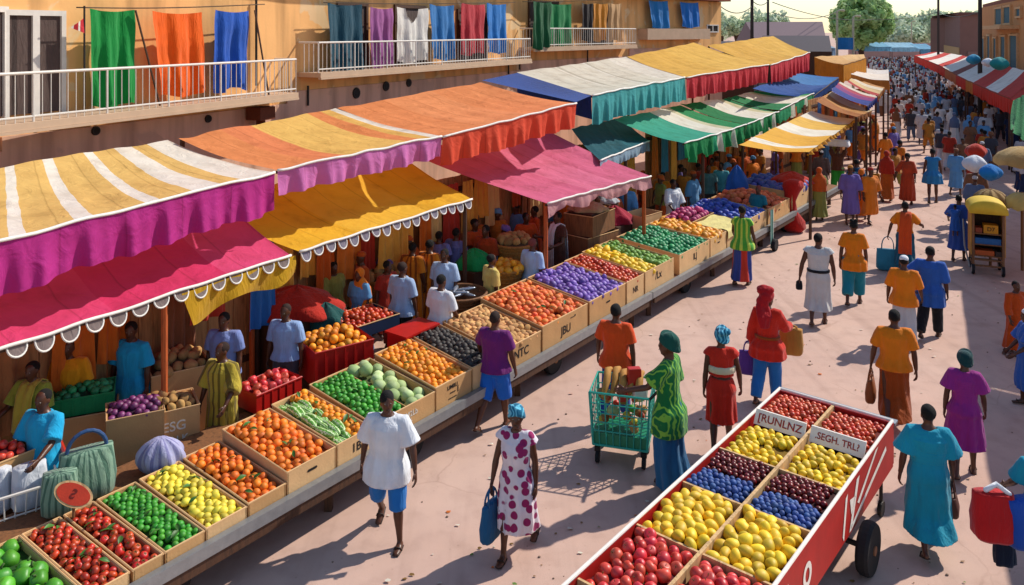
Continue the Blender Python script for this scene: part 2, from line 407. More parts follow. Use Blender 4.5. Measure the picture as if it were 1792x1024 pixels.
    for sd,nm in ((-1,'L'),(1,'R')):
        sh,e,w,f = J['arm'+nm]; side = Vector((-sd,0,0)); fw = Vector((0,1,0)) if abs(f.y)<.8 else Vector((0,0,1))
        curl = S.get('curl'+nm,.45); hand(B,w+f*.012,f,side,fw,curl)
        J['hand'+nm] = w+f*.085
    if not lowd:
        for sd in (-1,1):
            B.ell(hp((sd*.029,.0835,.118)),(.013,.007,.0075),8,6,1); B.ell(hp((sd*.029,.0885,.118)),(.0055,.004,.0055),6,4,2)
        B.tube([hp((-.022,.094,.053)),hp((0,.098,.054)),hp((.022,.094,.053))],.0035,5,2)
    sc = S.get('h',1.70)/1.72
    skin = S.get('skin',SKIN)
    if S.get('sandal',True):
        for nm in 'LR':
            h_,k_,a_,p_ = J['leg'+nm]; q = foot(a_,p_); dn = Vector((0,-math.sin(p_),-math.cos(p_)))
            B.tube([q[0]+dn*.022,q[1]+dn*.014,q[2]+dn*.008],[(.014,.04),(.012,.048),(.01,.04)],10,2,rounded=True)
            B.tube([q[1]+Vector((-.046,0,-.01)),q[1]+Vector((-.03,.02,.028)),q[1]+Vector((0,.03,.036)),q[1]+Vector((.03,.02,.028)),q[1]+Vector((.046,0,-.01))],.008,6,2)
    root = B.build('person',[skin,EYE_W,LEATHER],smooth=True)
    root.location = (S['pos'][0],S['pos'][1],S.get('z',0)); root.rotation_euler = (0,0,R(S.get('yaw',0))); root.scale = (sc,sc,sc)
    tag(root,S['label'],'person',S.get('group'))
    rng = random.Random(S.get('seed',len(bpy.data.objects)))
    def garment(mbg, name, mat, folds=(0,0,0), voxel=None, top=1.4, bot=.1, crumple=.010):
        V,Nn,F = remesh(mbg, voxel or vox, 2)
        A,nf,_ = folds; ph0 = rng.uniform(0,6); ofs = Vector((rng.uniform(0,50),rng.uniform(0,50),rng.uniform(0,50)))
        for i in range(len(V)):
            p = Vector(V[i]); nv = Nn[i]
            d = noise.noise(Vector((p.x*7,p.y*7,p.z*3.2))+ofs)*crumple+noise.noise(Vector((p.x*16,p.y*16,p.z*9))+ofs)*crumple*.5
            if A:
                t = min(1,max(0,(top-p.z)/(top-bot))); th = math.atan2(p.y,p.x)
                d += A*t*math.sin(nf*th+ph0+2.2*noise.noise(Vector((p.x*2,p.y*2,p.z*1.5))+ofs))
            if nv[2]<-.45: d *= .12
            V[i] = V[i]+nv*d
        G = MB(); G.add(V.tolist(),F); o = G.build(name,mat,root,local=True,smooth=True)
        return o
    def legspan(z):
        xs=[];ys=[]
        for nm in 'LR':
            h_,k_,a_,p_ = J['leg'+nm]
            for a,b in ((h_,k_),(k_,a_)):
                if min(a.z,b.z)<=z<=max(a.z,b.z)+.02:
                    t=(a.z-z)/max(1e-6,a.z-b.z); q=lerp(a,b,min(1,max(0,t))); xs.append(q.x); ys.append(q.y)
            if z<a_.z: xs.append(a_.x); ys.append(a_.y)
        return min(xs),max(xs),min(ys),max(ys)
    def torso_rings(z0,z1,loose,flare):
        zs = [z for z in np.linspace(z0,1.33,9)]+([1.385,1.43,1.455] if z1 is None else [])
        out = []
        for z in zs:
            rx,ry,cy = interp(tw,max(z,.82)); g = loose+max(0,(1.25-z))*flare
            k = 1 if z<1.34 else .75
            rx,ry = rx*bw+g*k, ry*bw+g*k
            if z<1.0: rx += min(.05,(1.0-z)*.32); ry += min(.045,(1.0-z)*.28)
            if z>1.40: rx,ry = rx*.92, ry*.92
            zz = z
            if z<.86:
                x0,x1,y0,y1 = legspan(z+dz); rx = max(rx,(x1-x0)/2+.10*bw); c = (y0+y1)/2; ry2 = (y1-y0)/2+.10*bw
                if ry2>ry: ry = ry2
                cy = lerp(cy,c,min(1,(.86-z)/.2))
            out.append([tp(p) for p in ellring(0,cy,zz,rx,ry,24)])
        return out
    def skirt_rings(z0,ztop,loose,flare):
        out=[]
        for z in np.linspace(z0,ztop,12):
            t = (ztop-z)/(ztop-z0); rx,ry,cy = interp(tw,max(z,.86)); ex = min(.045,max(0,1.0-z)*.3) if z0>.5 else 0; rx = rx*bw+loose+flare*t+ex; ry = ry*bw+loose+flare*t+ex
            if z<.86:
                x0,x1,y0,y1 = legspan(z+dz); c=(y0+y1)/2; rx = max(rx*.96,(x1-x0)/2+.085); ry=max(ry*.9,(y1-y0)/2+.088); cy = lerp(cy,c,min(1,(.86-z)/.25))
            out.append([tp(p) for p in ellring(0,cy,z,rx,ry,28)])
        return out
    def sleeves(m,frac,loose,wide=0):
        for sd,nm in ((-1,'L'),(1,'R')):
            sh,e,w,f = J['arm'+nm]; pts=[sh-Vector((sd*.09,0,-.012)),sh]; rr=[.055+loose,.062*bw+loose]
            n=5
            for i in range(1,n+1):
                t=frac*i/n; p = lerp(sh,e,t) if t<=1 else lerp(e,w,t-1); pts.append(p); rr.append(.058*bw+loose+wide*i/n if t<=1 else lerp(.052,.04,t-1)+loose+wide*i/n)
            m.tube(pts,rr,14)
    for g in S['wear']:
        k,mat = g[0],g[1]; a = g[2] if len(g)>2 else {}
        if k=='shirt':
            m = MB(); z0=a.get('z',.82); m.rings(torso_rings(z0,None,a.get('loose',.028),a.get('flare',.05)))
            if a.get('sleeve',.75)>0: sleeves(m,a.get('sleeve',.75),a.get('sl',.016),a.get('wide',.012))
            garment(m,a.get('name','shirt'),mat,(a.get('A',.009),a.get('n',7),0),top=1.35,bot=z0)
        elif k=='dress':
            z0=a.get('z',.25); m=MB(); r = skirt_rings(z0,1.0,a.get('loose',.035),a.get('flare',.07))+torso_rings(1.05,None,a.get('loose',.03),.02); m.rings(r)
            if a.get('sleeve',.6)>0: sleeves(m,a['sleeve'] if 'sleeve' in a else .6,a.get('sl',.018),a.get('wide',.02))
            garment(m,a.get('name','dress'),mat,(a.get('A',.016),a.get('n',9),0),top=1.2,bot=z0)
        elif k=='skirt':
            z0=a.get('z',.25); m=MB(); m.rings(skirt_rings(z0,a.get('top',1.04),a.get('loose',.022),a.get('flare',.05)))
            garment(m,a.get('name','skirt'),mat,(a.get('A',.014),a.get('n',9),0),top=1.1,bot=z0)
        elif k=='trousers':
            m=MB(); fr=a.get('len',.97)*2; lo=a.get('loose',.022)
            m.rings([[tp(p) for p in ellring(0,cy,z,rx*bw+.016,ry*bw+.018)] for z,rx,ry,cy in [(z,)+tuple(interp(tw,max(z,.82))) for z in (.80,.88,.96,1.04)]])
            for nm in 'LR':
                h_,k_,a_,p_=J['leg'+nm]; pts=[h_+Vector((0,0,.06))]; rr=[.09*bw+lo]
                for i in range(1,9):
                    t=fr*i/8; p=lerp(h_,k_,t) if t<=1 else lerp(k_,a_,t-1); pts.append(p); rr.append((lerp(.088,.066,t) if t<=1 else lerp(.066,.05,t-1))*bw+lo)
                m.tube(pts,rr,14)
            garment(m,a.get('name','trousers'),mat,(0,0,0),crumple=.012)
        elif k=='band':
            z=a['z']; m=MB(); rx,ry,cy=interp(tw,max(z,.82)); ll=a.get('loose',.045); w=a.get('w',.03)
            m.rings([[tp(p) for p in ellring(0,cy,zz,rx*bw+ll-o,ry*bw+ll-o,28)] for zz,o in ((z-w,.01),(z-w*.8,0),(z+w*.8,0),(z+w,.01))])
            m.build(a.get('name','belt'),mat,root,local=True,smooth=True)
        elif k=='wrap':     # cloth thrown over one shoulder, hanging front and back
            m=MB(); sd=a.get('side',1); P=[]
            for i,(y,z) in enumerate(((.17,a.get('zf',.85)),(.165,1.1),(.15,1.3),(.10,1.43),(0,1.475),(-.10,1.43),(-.15,1.3),(-.165,1.1),(-.17,a.get('zb',.8)))):
                wv=.10+.03*abs(i-4)/4; P.append([tp((sd*.02+xx*wv*1.1+ (.02*(abs(i-4))*sd*-.3), y+.018*math.cos(xx*7+i)+(.01 if y>0 else -.01), z)) for xx in np.linspace(-1,1,13)])
            m.grid(P,uv=False); o=m.build(a.get('name','shoulder_cloth'),mat,root,local=True,smooth=True)
            so=o.modifiers.new('t','SOLIDIFY'); so.thickness=.012
        elif k=='hair':
            m=MB(); r=a.get('r',1.0); m.ell(hp((0,-.016,.15)),(.080*r,.098*r,.09*r),18,12,M=HM)
            if a.get('bun'): m.ell(hp((0,-.09,.20)),(.05,.05,.045))
            if a.get('tufts'):
                for sx in (-.045,.045): m.ell(hp((sx,-.05,.235)),(.038,.04,.035))
            garment(m,'hair',mat or HAIR,crumple=.010,voxel=.011)
        elif k=='headwrap':
            m=MB(); q=a.get('r',1.0); m.ell(hp((0,-.018,.165)),(.090*q,.110*q,.088*q),18,12,M=HM)
            for t,zz in enumerate((.10,.135,.17)): m.tube([hp(((.088-.006*t)*q*math.cos(u),-.02+(.104-.006*t)*q*math.sin(u),zz+.018+.052*math.sin(u+t*.35))) for u in np.linspace(0,2*math.pi,19)[:-1]],.020,8,closed=True)
            if a.get('knot'): m.ell(hp((.03,-.10,.21)),(.06,.06,.05)); m.ell(hp((-.05,-.09,.2)),(.05,.05,.04))
            garment(m,'headwrap',mat,crumple=.008,voxel=.011)
        elif k=='headscarf':  # big loose scarf, wound high and hanging down the back
            m=MB(); m.ell(hp((0,-.03,.17)),(.115,.135,.115),18,12); m.ell(hp((-.03,-.07,.25)),(.10,.10,.08)); m.ell(hp((.05,-.02,.26)),(.08,.08,.06)); m.ell(hp((0,-.11,.08)),(.10,.08,.11))
            m.tube([hp((0,-.12,.05)),tp((0,-.165,1.36)),tp((0,-.185,1.2))],[(.05,.10),(.035,.12),(.02,.08)],12,rounded=True)
            garment(m,'headscarf',mat,crumple=.022,voxel=.012)
        elif k=='cap':
            m=MB(); m.ell(hp((0,-.012,.175)),(.082,.100,.068),18,10,M=HM)
            garment(m,'cap',mat,crumple=.003,voxel=.011)
        elif k=='veil':       # hooded cloth over head and shoulders
            m=MB(); m.ell(hp((0,-.03,.15)),(.095,.115,.105),18,12); m.rings([[tp(p) for p in ellring(0,-.04,z,rx,ry)] for z,rx,ry in ((.95,.24,.16),(1.2,.24,.165),(1.36,.22,.14),(1.46,.12,.11),(1.52,.09,.1))])
            garment(m,'veil',mat,(.012,9,0),top=1.4,bot=.9)
    M = Matrix.Translation(root.location)@Matrix.Rotation(R(S.get('yaw',0)),4,'Z')@Matrix.Scale(sc,4)
    root_h = {n: M@J['hand'+n] for n in 'LR'}
    S['hands'] = root_h
    return root
# ------------------------------------------------------------------ the people
def feet(u,v): p=onz(u,v,0); return (p.x,p.y)
def top(u,v,h=1.7): p=onz(u,v,h); return (p.x,p.y)
W_=fabric
white=W_('white cotton','#d9dade'); blue=W_('blue cotton','#1f6cb4'); dblue=W_('navy cotton','#22345c')
purple=W_('plum cotton','#6a1d66'); orange=W_('orange cotton','#d84a14'); orange2=W_('amber cotton','#dd7a12'); teal=W_('teal cotton','#1a7a8c')
red=W_('red cotton','#c62a18'); magenta=W_('magenta cotton','#94287e'); brown=W_('rust cotton','#94430f'); turq=W_('turquoise cotton','#1690aa')
cobalt=W_('cobalt cotton','#2a5cae'); pblue=W_('pale blue cotton','#9db2d0'); olive=W_('olive yellow cotton','#b0a03c'); black=W_('black cotton','#1a1a20')
green=W_('green cotton','#1f8a3c'); lav=W_('lavender cotton','#6a6ea8'); cream=W_('cream cotton','#d2c6a4'); yel=W_('yellow cotton','#d8a414'); char=W_('charcoal cotton','#3a3c44')
petrol=W_('petrol cotton','#124a6c'); dteal=W_('dark teal wrap','#155a5a'); redscarf=W_('red scarf','#a8141c'); violet=W_('violet cotton','#5c3a8c'); mustard=W_('mustard cotton','#b5802a')
floral=W_('white and magenta print','#dcd2d8','blobs','#8e2058',scale=9.5)
floral.node_tree.nodes
swirl=W_('green swirl print','#126a34','swirl','#7ab03c',scale=6.5)
tealstripe=W_('teal striped wrap','#1d6c8c','swirl','#63b4cc',scale=6.0)
gstripe=W_('green yellow stripe','#4fa034','stripes','#b8c84a',scale=9.)
rwb=W_('red white blue stripe','#3a4a90','stripes','#c03a2a',scale=3.)
ostripe=W_('olive striped','#b09a34','stripes','#6a5a1c',scale=11.)
orstripe=W_('amber striped','#d27a1c','stripes','#8a4410',scale=9.)
AW=-34   # walking away up the street
P_=[]
def pp(**k): P_.append(k); return k
m1=pp(pos=feet(678,944),yaw=172,h=1.70,stride=13,spread=7,build=1.09,lead=-1,label='man in loose white shirt and blue knee trousers walking towards the camera',hyaw=22,hpitch=-8,wear=[('shirt',white,{'z':.70,'sleeve':.9,'wide':.035,'loose':.036,'flare':.05,'A':.014}),('trousers',blue,{'len':.56,'loose':.03}),('hair',None,{'r':1.06})],arms={'L':(10,24,8),'R':(-12,18,14)})
m2=pp(pos=feet(904,972),yaw=160,h=1.66,sex='f',stride=14,label='woman in white dress with magenta print and blue headwrap carrying a blue tote',hyaw=14,hpitch=-6,wear=[('dress',floral,{'z':.34,'sleeve':.18,'flare':.06}),('headwrap',tealstripe,{'r':1.0})],arms={'R':(6,16,6),'L':(-8,10,16)},seed=3)
m3=pp(pos=feet(866,748),yaw=-22,h=1.72,stride=14,label='man in plum t-shirt and bright blue knee shorts facing the crates',wear=[('trousers',W_('bright blue cotton','#1a62c0'),{'len':.55,'loose':.04,'name':'shorts'}),('shirt',purple,{'z':.86,'sleeve':.7}),('hair',plain('cropped hair','#2c1a14',.9),{'r':.99})],arms={'L':(24,20,14),'R':(8,12,10)},skin=SKIN3)
m4=pp(pos=feet(1078,734),yaw=-20,h=1.74,stride=12,label='man in bright orange t-shirt and blue trousers beside the shopping trolley',wear=[('trousers',W_('blue denim','#20408c'),{}),('shirt',orange,{'z':.80}),('hair',None,{'r':1.04})],arms={'L':(10,16,10),'R':(-6,12,8)})
m5=pp(pos=feet(1170,862),yaw=58,h=1.98,build=.9,sex='f',stride=6,label='tall woman in swirling green blouse and long blue skirt pushing the trolley',hyaw=10,wear=[('skirt',W_('steel blue cotton','#1d5c88'),{'z':.10,'flare':.07,'A':.02}),('shirt',swirl,{'z':.66,'sleeve':.75,'loose':.024,'wide':.04,'flare':.03}),('headwrap',W_('bottle green wrap','#0f4a40'),{'r':1.0})],arms={'L':(38,10,34),'R':(0,10,20)})
m6=pp(pos=feet(1262,790),yaw=-12,h=1.72,sex='f',stride=13,label='woman in red bandeau top and red wrap skirt with cream band',hyaw=25,wear=[('skirt',red,{'z':.46,'flare':.03}),('shirt',red,{'z':1.08,'sleeve':.15}),('band',cream,{'z':1.17,'w':.045,'loose':.05}),('headwrap',tealstripe,{'r':.95,'knot':True})],arms={'R':(12,16,8),'L':(-6,10,20)},seed=11)
m8=pp(pos=feet(1343,703),yaw=-30,h=1.74,sex='f',stride=10,label='woman in red tunic with big red headscarf and blue trousers',wear=[('trousers',blue,{'loose':.035}),('dress',red,{'z':.70,'sleeve':1.8,'flare':.05}),('band',brown,{'z':1.02,'loose':.055,'w':.02}),('headscarf',redscarf)],arms={'R':(30,14,50),'L':(0,14,10)},hyaw=-35)
m9=pp(pos=feet(1432,567),yaw=-20,h=1.80,stride=10,label='man in sleeveless white robe with black belt',wear=[('dress',W_('white robe','#c2c0bd'),{'z':.30,'sleeve':.12,'flare':.05}),('band',black,{'z':1.02,'loose':.05,'w':.025}),('hair',None)],arms={'L':(-4,20,10),'R':(2,14,12)},hyaw=-28)
m10=pp(pos=feet(1494,532),yaw=-24,h=1.80,sex='f',stride=12,label='woman in amber orange tunic and teal trousers with hair in two puffs',wear=[('trousers',teal,{'len':.85,'loose':.05}),('dress',orange2,{'z':.72,'sleeve':.8,'flare':.03}),('hair',None,{'tufts':True})],arms={'L':(-8,14,6),'R':(0,12,20)})
m11=pp(pos=feet(1584,478),yaw=-25,h=1.72,sex='f',stride=10,label='woman in amber blouse and dark teal skirt carrying a round blue bag',wear=[('skirt',W_('deep teal','#14566e'),{'z':.2}),('shirt',orange2,{'z':.98,'sleeve':.8}),('wrap',W_('orange sash','#c84a1a'),{'side':1,'zf':.5,'zb':.5,'name':'sash'}),('hair',None)],arms={'L':(4,30,6),'R':(30,34,40)})
m12=pp(pos=feet(1582,604),yaw=-28,h=1.66,stride=10,label='man in white cap amber tunic and pale grey skirt cloth',wear=[('skirt',W_('pale grey cotton','#b8bcc0'),{'z':.14}),('shirt',orange2,{'z':.78,'sleeve':1.0}),('hair',None),('cap',white)],arms={'L':(4,14,14),'R':(10,16,24)})
m13=pp(pos=feet(1628,590),yaw=-34,h=1.74,stride=14,label='man in cobalt blue long shirt and black trousers, hand on hip',wear=[('trousers',black,{'loose':.03}),('dress',cobalt,{'z':.62,'sleeve':1.1,'flare':.03}),('hair',None)],arms={'L':(-20,42,10,40),'R':(2,12,14)})
m14=pp(pos=feet(1565,744),yaw=-18,h=1.72,stride=13,label='man in amber t-shirt and rust brown wrap skirt carrying a brown bag',wear=[('skirt',brown,{'z':.20,'flare':.04}),('shirt',orange2,{'z':.86,'sleeve':.8}),('hair',None,{'r':1.02})],arms={'L':(4,16,10),'R':(-4,14,8)},seed=5)
m15=pp(pos=feet(1688,830),yaw=-26,h=1.62,sex='f',stride=11,label='woman in magenta knee length dress with dark green headwrap',wear=[('dress',magenta,{'z':.42,'sleeve':.7,'wide':.04}),('headwrap',W_('dark wrap','#0f3a3c'),{'r':.96})],arms={'R':(6,14,20),'L':(0,12,10)},hyaw=20)
m16=pp(pos=feet(1624,958),yaw=-14,h=1.62,stride=14,label='man in long turquoise robe walking away with a brown bag',wear=[('dress',turq,{'z':.26,'sleeve':.85,'wide':.06,'loose':.05,'flare':.07}),('hair',None,{'r':1.05})],arms={'L':(-2,16,10),'R':(4,14,14)})
m18=pp(pos=feet(1826,1030),yaw=-10,h=1.60,stride=10,label='person in turquoise shirt cut by the right edge holding red and blue cloth',wear=[('trousers',blue,{}),('shirt',turq,{'z':.8,'sleeve':.8,'wide':.03}),('hair',None)],arms={'L':(22,12,30),'R':(10,14,40)})
m19=pp(pos=feet(1778,620),yaw=-170,h=1.30,stride=4,label='child in long rust orange robe on the shaded right side',wear=[('dress',W_('rust orange robe','#b8480f'),{'z':.12,'sleeve':1.7}),('hair',None)],arms={'L':(4,10,20),'R':(4,10,20)})
m20=pp(pos=feet(1798,712),yaw=80,h=1.5,sex='f',stride=6,label='person in white cap and cobalt tunic cut by the right edge',wear=[('dress',cobalt,{'z':.3,'sleeve':.9,'wide':.08}),('cap',white)],arms={'L':(20,14,40),'R':(10,12,30)})
m21=pp(pos=feet(1678,456),yaw=-36,h=1.66,sex='f',stride=7,label='woman in cobalt wrap carrying a baby on her back by the yellow roofed cart',wear=[('dress',W_('faded cobalt','#30509c'),{'z':.30,'sleeve':.9,'wide':.05}),('hair',None)],arms={'L':(12,18,50),'R':(6,14,30)})
m23=pp(pos=feet(1552,352),yaw=-30,h=1.72,sex='f',stride=10,label='woman in red veil and ochre skirt with mustard bundle at her side',wear=[('skirt',W_('ochre orange','#b5561a'),{'z':.12}),('veil',W_('red veil','#a82a16'))],arms={'L':(6,24,20),'R':(0,10,10)})
m24=pp(pos=feet(1588,359),yaw=150,h=1.72,sex='f',stride=6,label='woman in brick red robe with one arm hanging and hair tied up',wear=[('dress',W_('brick red robe','#a83a1c'),{'z':.14,'sleeve':1.2}),('hair',None,{'r':1.1})],arms={'R':(0,30,4),'L':(8,12,24)})
m25=pp(pos=feet(1499,376),yaw=-30,h=1.76,sex='f',stride=8,label='woman in petrol blue ankle dress carrying a child on her back',wear=[('dress',petrol,{'z':.18,'sleeve':.7,'flare':.1}),('hair',None)],arms={'L':(4,20,24),'R':(2,12,14)})
m26=pp(pos=feet(1632,355),yaw=-24,h=1.84,sex='f',stride=10,label='woman in sky blue knee wrap with bare shoulders near the crowd',wear=[('dress',W_('sky blue wrap','#2a78ac'),{'z':.62,'sleeve':.1}),('hair',None)],arms={'L':(0,14,10),'R':(4,14,16)})
m27=pp(pos=feet(1466,338),yaw=-30,h=1.66,stride=8,label='porter in bright green trousers with brown shirt under a white load',wear=[('trousers',W_('bright green','#2c9230'),{'loose':.05}),('shirt',W_('cocoa shirt','#5a3424'),{'z':.85})],arms={'L':(150,16,20),'R':(150,16,20)})
m28=pp(pos=feet(1437,350),yaw=-32,h=1.7,stride=3,label='person in grey brown cloak with white cap at the far cart end',wear=[('dress',W_('taupe cloak','#5c4a48'),{'z':.3,'sleeve':1.5}),('hair',None),('cap',white)])
m29=pp(pos=feet(1299,498),yaw=-32,h=1.80,sex='f',stride=7,label='woman in green and yellow striped vest and red white blue skirt beside the far crates',wear=[('skirt',rwb,{'z':.12,'flare':.04}),('shirt',gstripe,{'z':.78,'sleeve':.3,'loose':.04}),('hair',None,{'r':1.0,'bun':True})],arms={'L':(20,14,30),'R':(6,14,20)})
# vendors and customers behind the row of crates
pp(pos=top(57,640,1.58),yaw=170,h=1.62,stride=3,label='vendor in olive yellow draped scarf at the far left under the crimson awning',wear=[('trousers',cream,{}),('shirt',W_('olive green shirt','#8a9434'),{'z':.8,'sleeve':.9}),('wrap',olive,{'side':-1,'name':'scarf'}),('hair',None)],arms={'R':(30,12,40),'L':(8,12,30)})
pp(pos=top(120,600,1.64),yaw=-172,h=1.68,stride=3,label='vendor in amber yellow shirt behind the green plastic crate',wear=[('trousers',char,{}),('shirt',W_('amber shirt','#dd9414'),{'z':.84,'sleeve':.9}),('hair',None)],arms={'L':(8,14,10),'R':(8,14,30)})
v3=pp(pos=top(76,684,1.66),yaw=170,h=1.66,stride=3,label='man in bright cyan v-neck shirt holding shopping bags at the left edge',wear=[('trousers',black,{}),('shirt',W_('cyan shirt','#1a9cc8'),{'z':.82,'sleeve':.9,'wide':.03}),('hair',None)],arms={'L':(44,14,30),'R':(14,12,14)})
pp(pos=top(230,565,1.74),yaw=168,h=1.74,stride=3,label='man in long bright cyan tunic standing under the crimson awning',wear=[('trousers',char,{}),('shirt',W_('cyan tunic','#1c9cca'),{'z':.70,'sleeve':.9,'wide':.03}),('hair',None)],arms={'R':(2,14,6),'L':(2,12,8)},hyaw=20)
pp(pos=top(389,601,1.62),yaw=160,h=1.62,stride=3,label='man in long olive yellow striped robe near the orange crate',wear=[('dress',ostripe,{'z':.15,'sleeve':1.2,'wide':.05,'loose':.05}),('hair',plain('cropped hair','#2c1a14',.9),{'r':.98})],arms={'L':(24,16,30),'R':(6,14,14)},hyaw=-15)
pp(pos=top(392,548,1.7),yaw=175,h=1.70,stride=2,label='man in lavender blue shirt half hidden under the yellow drape',wear=[('trousers',char,{}),('shirt',W_('lavender blue shirt','#7484b8'),{'z':.82}),('hair',None)])
pp(pos=top(500,534,1.66),yaw=172,h=1.66,stride=3,label='man in pale blue polo and grey trousers beside the red plastic crate',wear=[('trousers',W_('grey trousers','#4a4c58'),{}),('shirt',W_('pale blue polo','#8aa4cc'),{'z':.88,'sleeve':.85}),('band',black,{'z':.93,'loose':.04,'w':.02}),('hair',plain('cropped hair','#2c1a14',.9),{'r':.98})],arms={'L':(2,12,6),'R':(2,12,6)},hyaw=-10)
pp(pos=top(704,460,1.7),yaw=-30,h=1.7,stride=3,label='man in pale blue shirt seen from behind next to the red fruit table',wear=[('trousers',black,{}),('shirt',pblue,{'z':.8,'sleeve':.9,'loose':.04}),('hair',plain('cropped hair','#2c1a14',.9),{'r':.98})],arms={'L':(4,12,8),'R':(2,12,8)})
pp(pos=top(772,482,1.68),yaw=-35,h=1.68,stride=3,label='man in clean white shirt seen from behind at the crates',wear=[('trousers',char,{}),('shirt',white,{'z':.8,'sleeve':.9,'loose':.045}),('hair',None)],arms={'L':(4,12,8),'R':(10,14,20)})
pp(pos=top(778,437,1.7),yaw=160,h=1.7,stride=3,label='man in ice blue shirt behind the man in white under the yellow awning',wear=[('trousers',char,{}),('shirt',W_('ice blue shirt','#a8bcd8'),{'z':.8,'sleeve':.9,'loose':.04}),('hair',None)])
pp(pos=top(860,446,1.6),yaw=-60,h=1.6,stride=3,label='person in sand yellow shirt beside the basket of fish',wear=[('trousers',brown,{}),('shirt',W_('sand yellow shirt','#cdb562'),{'z':.8,'sleeve':.9}),('hair',None)])
pp(pos=top(932,418,1.66),yaw=-40,h=1.66,stride=3,label='man in pale sky shirt with pinkish brown scalp behind the peach crate',wear=[('trousers',char,{}),('shirt',W_('pale sky shirt','#a4bcdc'),{'z':.8,'sleeve':.9}),('hair',plain('reddish cap','#7a3a34',.9),{'r':.98})])
pp(pos=top(976,372,1.78),yaw=120,h=1.78,stride=4,label='woman in white draped robe beside the rose awning post',wear=[('dress',W_('brown underdress','#4c2c20'),{'z':.2}),('wrap',white,{'side':1,'zf':.5,'zb':.4,'name':'drape'}),('hair',None)],arms={'R':(20,12,80),'L':(10,12,70)})
pp(pos=top(1178,314,1.72),yaw=-150,h=1.72,stride=2,label='man in loose white robe by the orange post beside green melons',wear=[('dress',white,{'z':.2,'sleeve':1.4,'wide':.05}),('hair',None)],arms={'L':(10,10,20),'R':(14,10,40)})
pp(pos=top(606,425,1.66),yaw=150,h=1.66,sex='f',stride=3,label='woman in rust orange robe at the back left of the yellow awning',wear=[('dress',W_('rust robe','#a84c18'),{'z':.12,'sleeve':1.2}),('veil',W_('rust veil','#b0561c'))])
pp(pos=top(722,425,1.66),yaw=-20,h=1.66,stride=2,label='left person of the pair in amber striped robes under the yellow awning',wear=[('dress',orstripe,{'z':.12,'sleeve':.9}),('hair',None)])
pp(pos=top(752,420,1.68),yaw=-30,h=1.68,stride=2,label='right person of the pair in amber striped robes under the yellow awning',wear=[('dress',orstripe,{'z':.12,'sleeve':.9}),('hair',None)])
pp(pos=top(768,405,1.66),yaw=-20,h=1.66,stride=2,label='left person of two in violet shirts at the back of the yellow awning',wear=[('dress',lav,{'z':.5}),('hair',None)])
pp(pos=top(798,400,1.66),yaw=-30,h=1.66,stride=2,label='right person of two in violet shirts at the back of the yellow awning',wear=[('dress',lav,{'z':.5}),('hair',None)])
pp(pos=top(850,395,1.7),yaw=150,h=1.7,stride=2,label='vendor in deep orange robe behind the green cloth heap',wear=[('dress',W_('deep orange robe','#a03a12'),{'z':.12,'sleeve':1.0}),('hair',None)])
pp(pos=top(1262,285,1.66),yaw=150,h=1.66,stride=2,label='person in light turquoise shirt standing under the green awnings',wear=[('trousers',char,{}),('shirt',W_('light turquoise','#4a9aac'),{'z':.8}),('hair',None)])
pp(pos=top(1240,290,1.62),yaw=170,h=1.62,stride=2,label='person in grey teal shirt beside the turquoise one under the green awnings',wear=[('trousers',char,{}),('shirt',W_('grey teal','#4a7478'),{'z':.8}),('hair',None)])
pp(pos=top(1322,325,1.6),yaw=130,h=1.6,stride=2,label='vendor in dark teal top bending over the coral fruit',wear=[('trousers',char,{}),('shirt',W_('vendor teal','#1d6a7a'),{'z':.8}),('hair',plain('reddish cap','#7a3a34',.9))],lean=-.3)
for s in P_: person(s)
# babies carried on the back are persons too
def baby(src,label,seed,capm):
    M=Matrix.Rotation(R(src['yaw']),3,'Z'); p=Vector((src['pos'][0],src['pos'][1],0))+M@Vector((-.06,-.20,0))
    person(dict(pos=(p.x,p.y),z=.95*src['h']/1.7-.27,yaw=src['yaw']+20,h=.78,stride=2,vox=.02,label=label,sandal=False,wear=[('dress',capm,{'z':.3,'sleeve':.9,'loose':.06}),('hair',None)],arms={'L':(50,20,10),'R':(50,20,10)},seed=seed))
baby(m21,'baby in cobalt cloth tied on the back of the woman in cobalt',41,cobalt)
baby(m25,'child in petrol cloth carried on the back of the woman in petrol blue',42,petrol)
# ------------------------------------------------------------------ simple figures for the busy parts
OBJC=fabric('figure cloth','#ffffff','objcol')
arch=[]
def archetype(i,wear,**k):
    s=dict(pos=(-60-2*i,-30),yaw=0,h=1.7,stride=k.pop('stride',12),vox=.027,low=True,sandal=False,label='x',wear=wear,seed=100+i,**k)
    o=person(s); arch.append(o); return o
archetype(0,[('trousers',OBJC,{}),('shirt',OBJC,{'z':.8}),('hair',HAIR)])
archetype(1,[('dress',OBJC,{'z':.15,'sleeve':1.0}),('hair',HAIR)],sex='f')
archetype(2,[('skirt',OBJC,{'z':.2}),('shirt',OBJC,{'z':.85}),('headwrap',OBJC)],sex='f')
archetype(3,[('dress',OBJC,{'z':.3,'sleeve':1.5,'wide':.04}),('cap',OBJC)],stride=8)
archetype(4,[('dress',OBJC,{'z':.12,'sleeve':.8}),('veil',OBJC)],sex='f',stride=6)
archetype(5,[('trousers',OBJC,{'len':.6}),('shirt',OBJC,{'z':.8,'sleeve':.8}),('hair',HAIR)],lead=-1,stride=20)
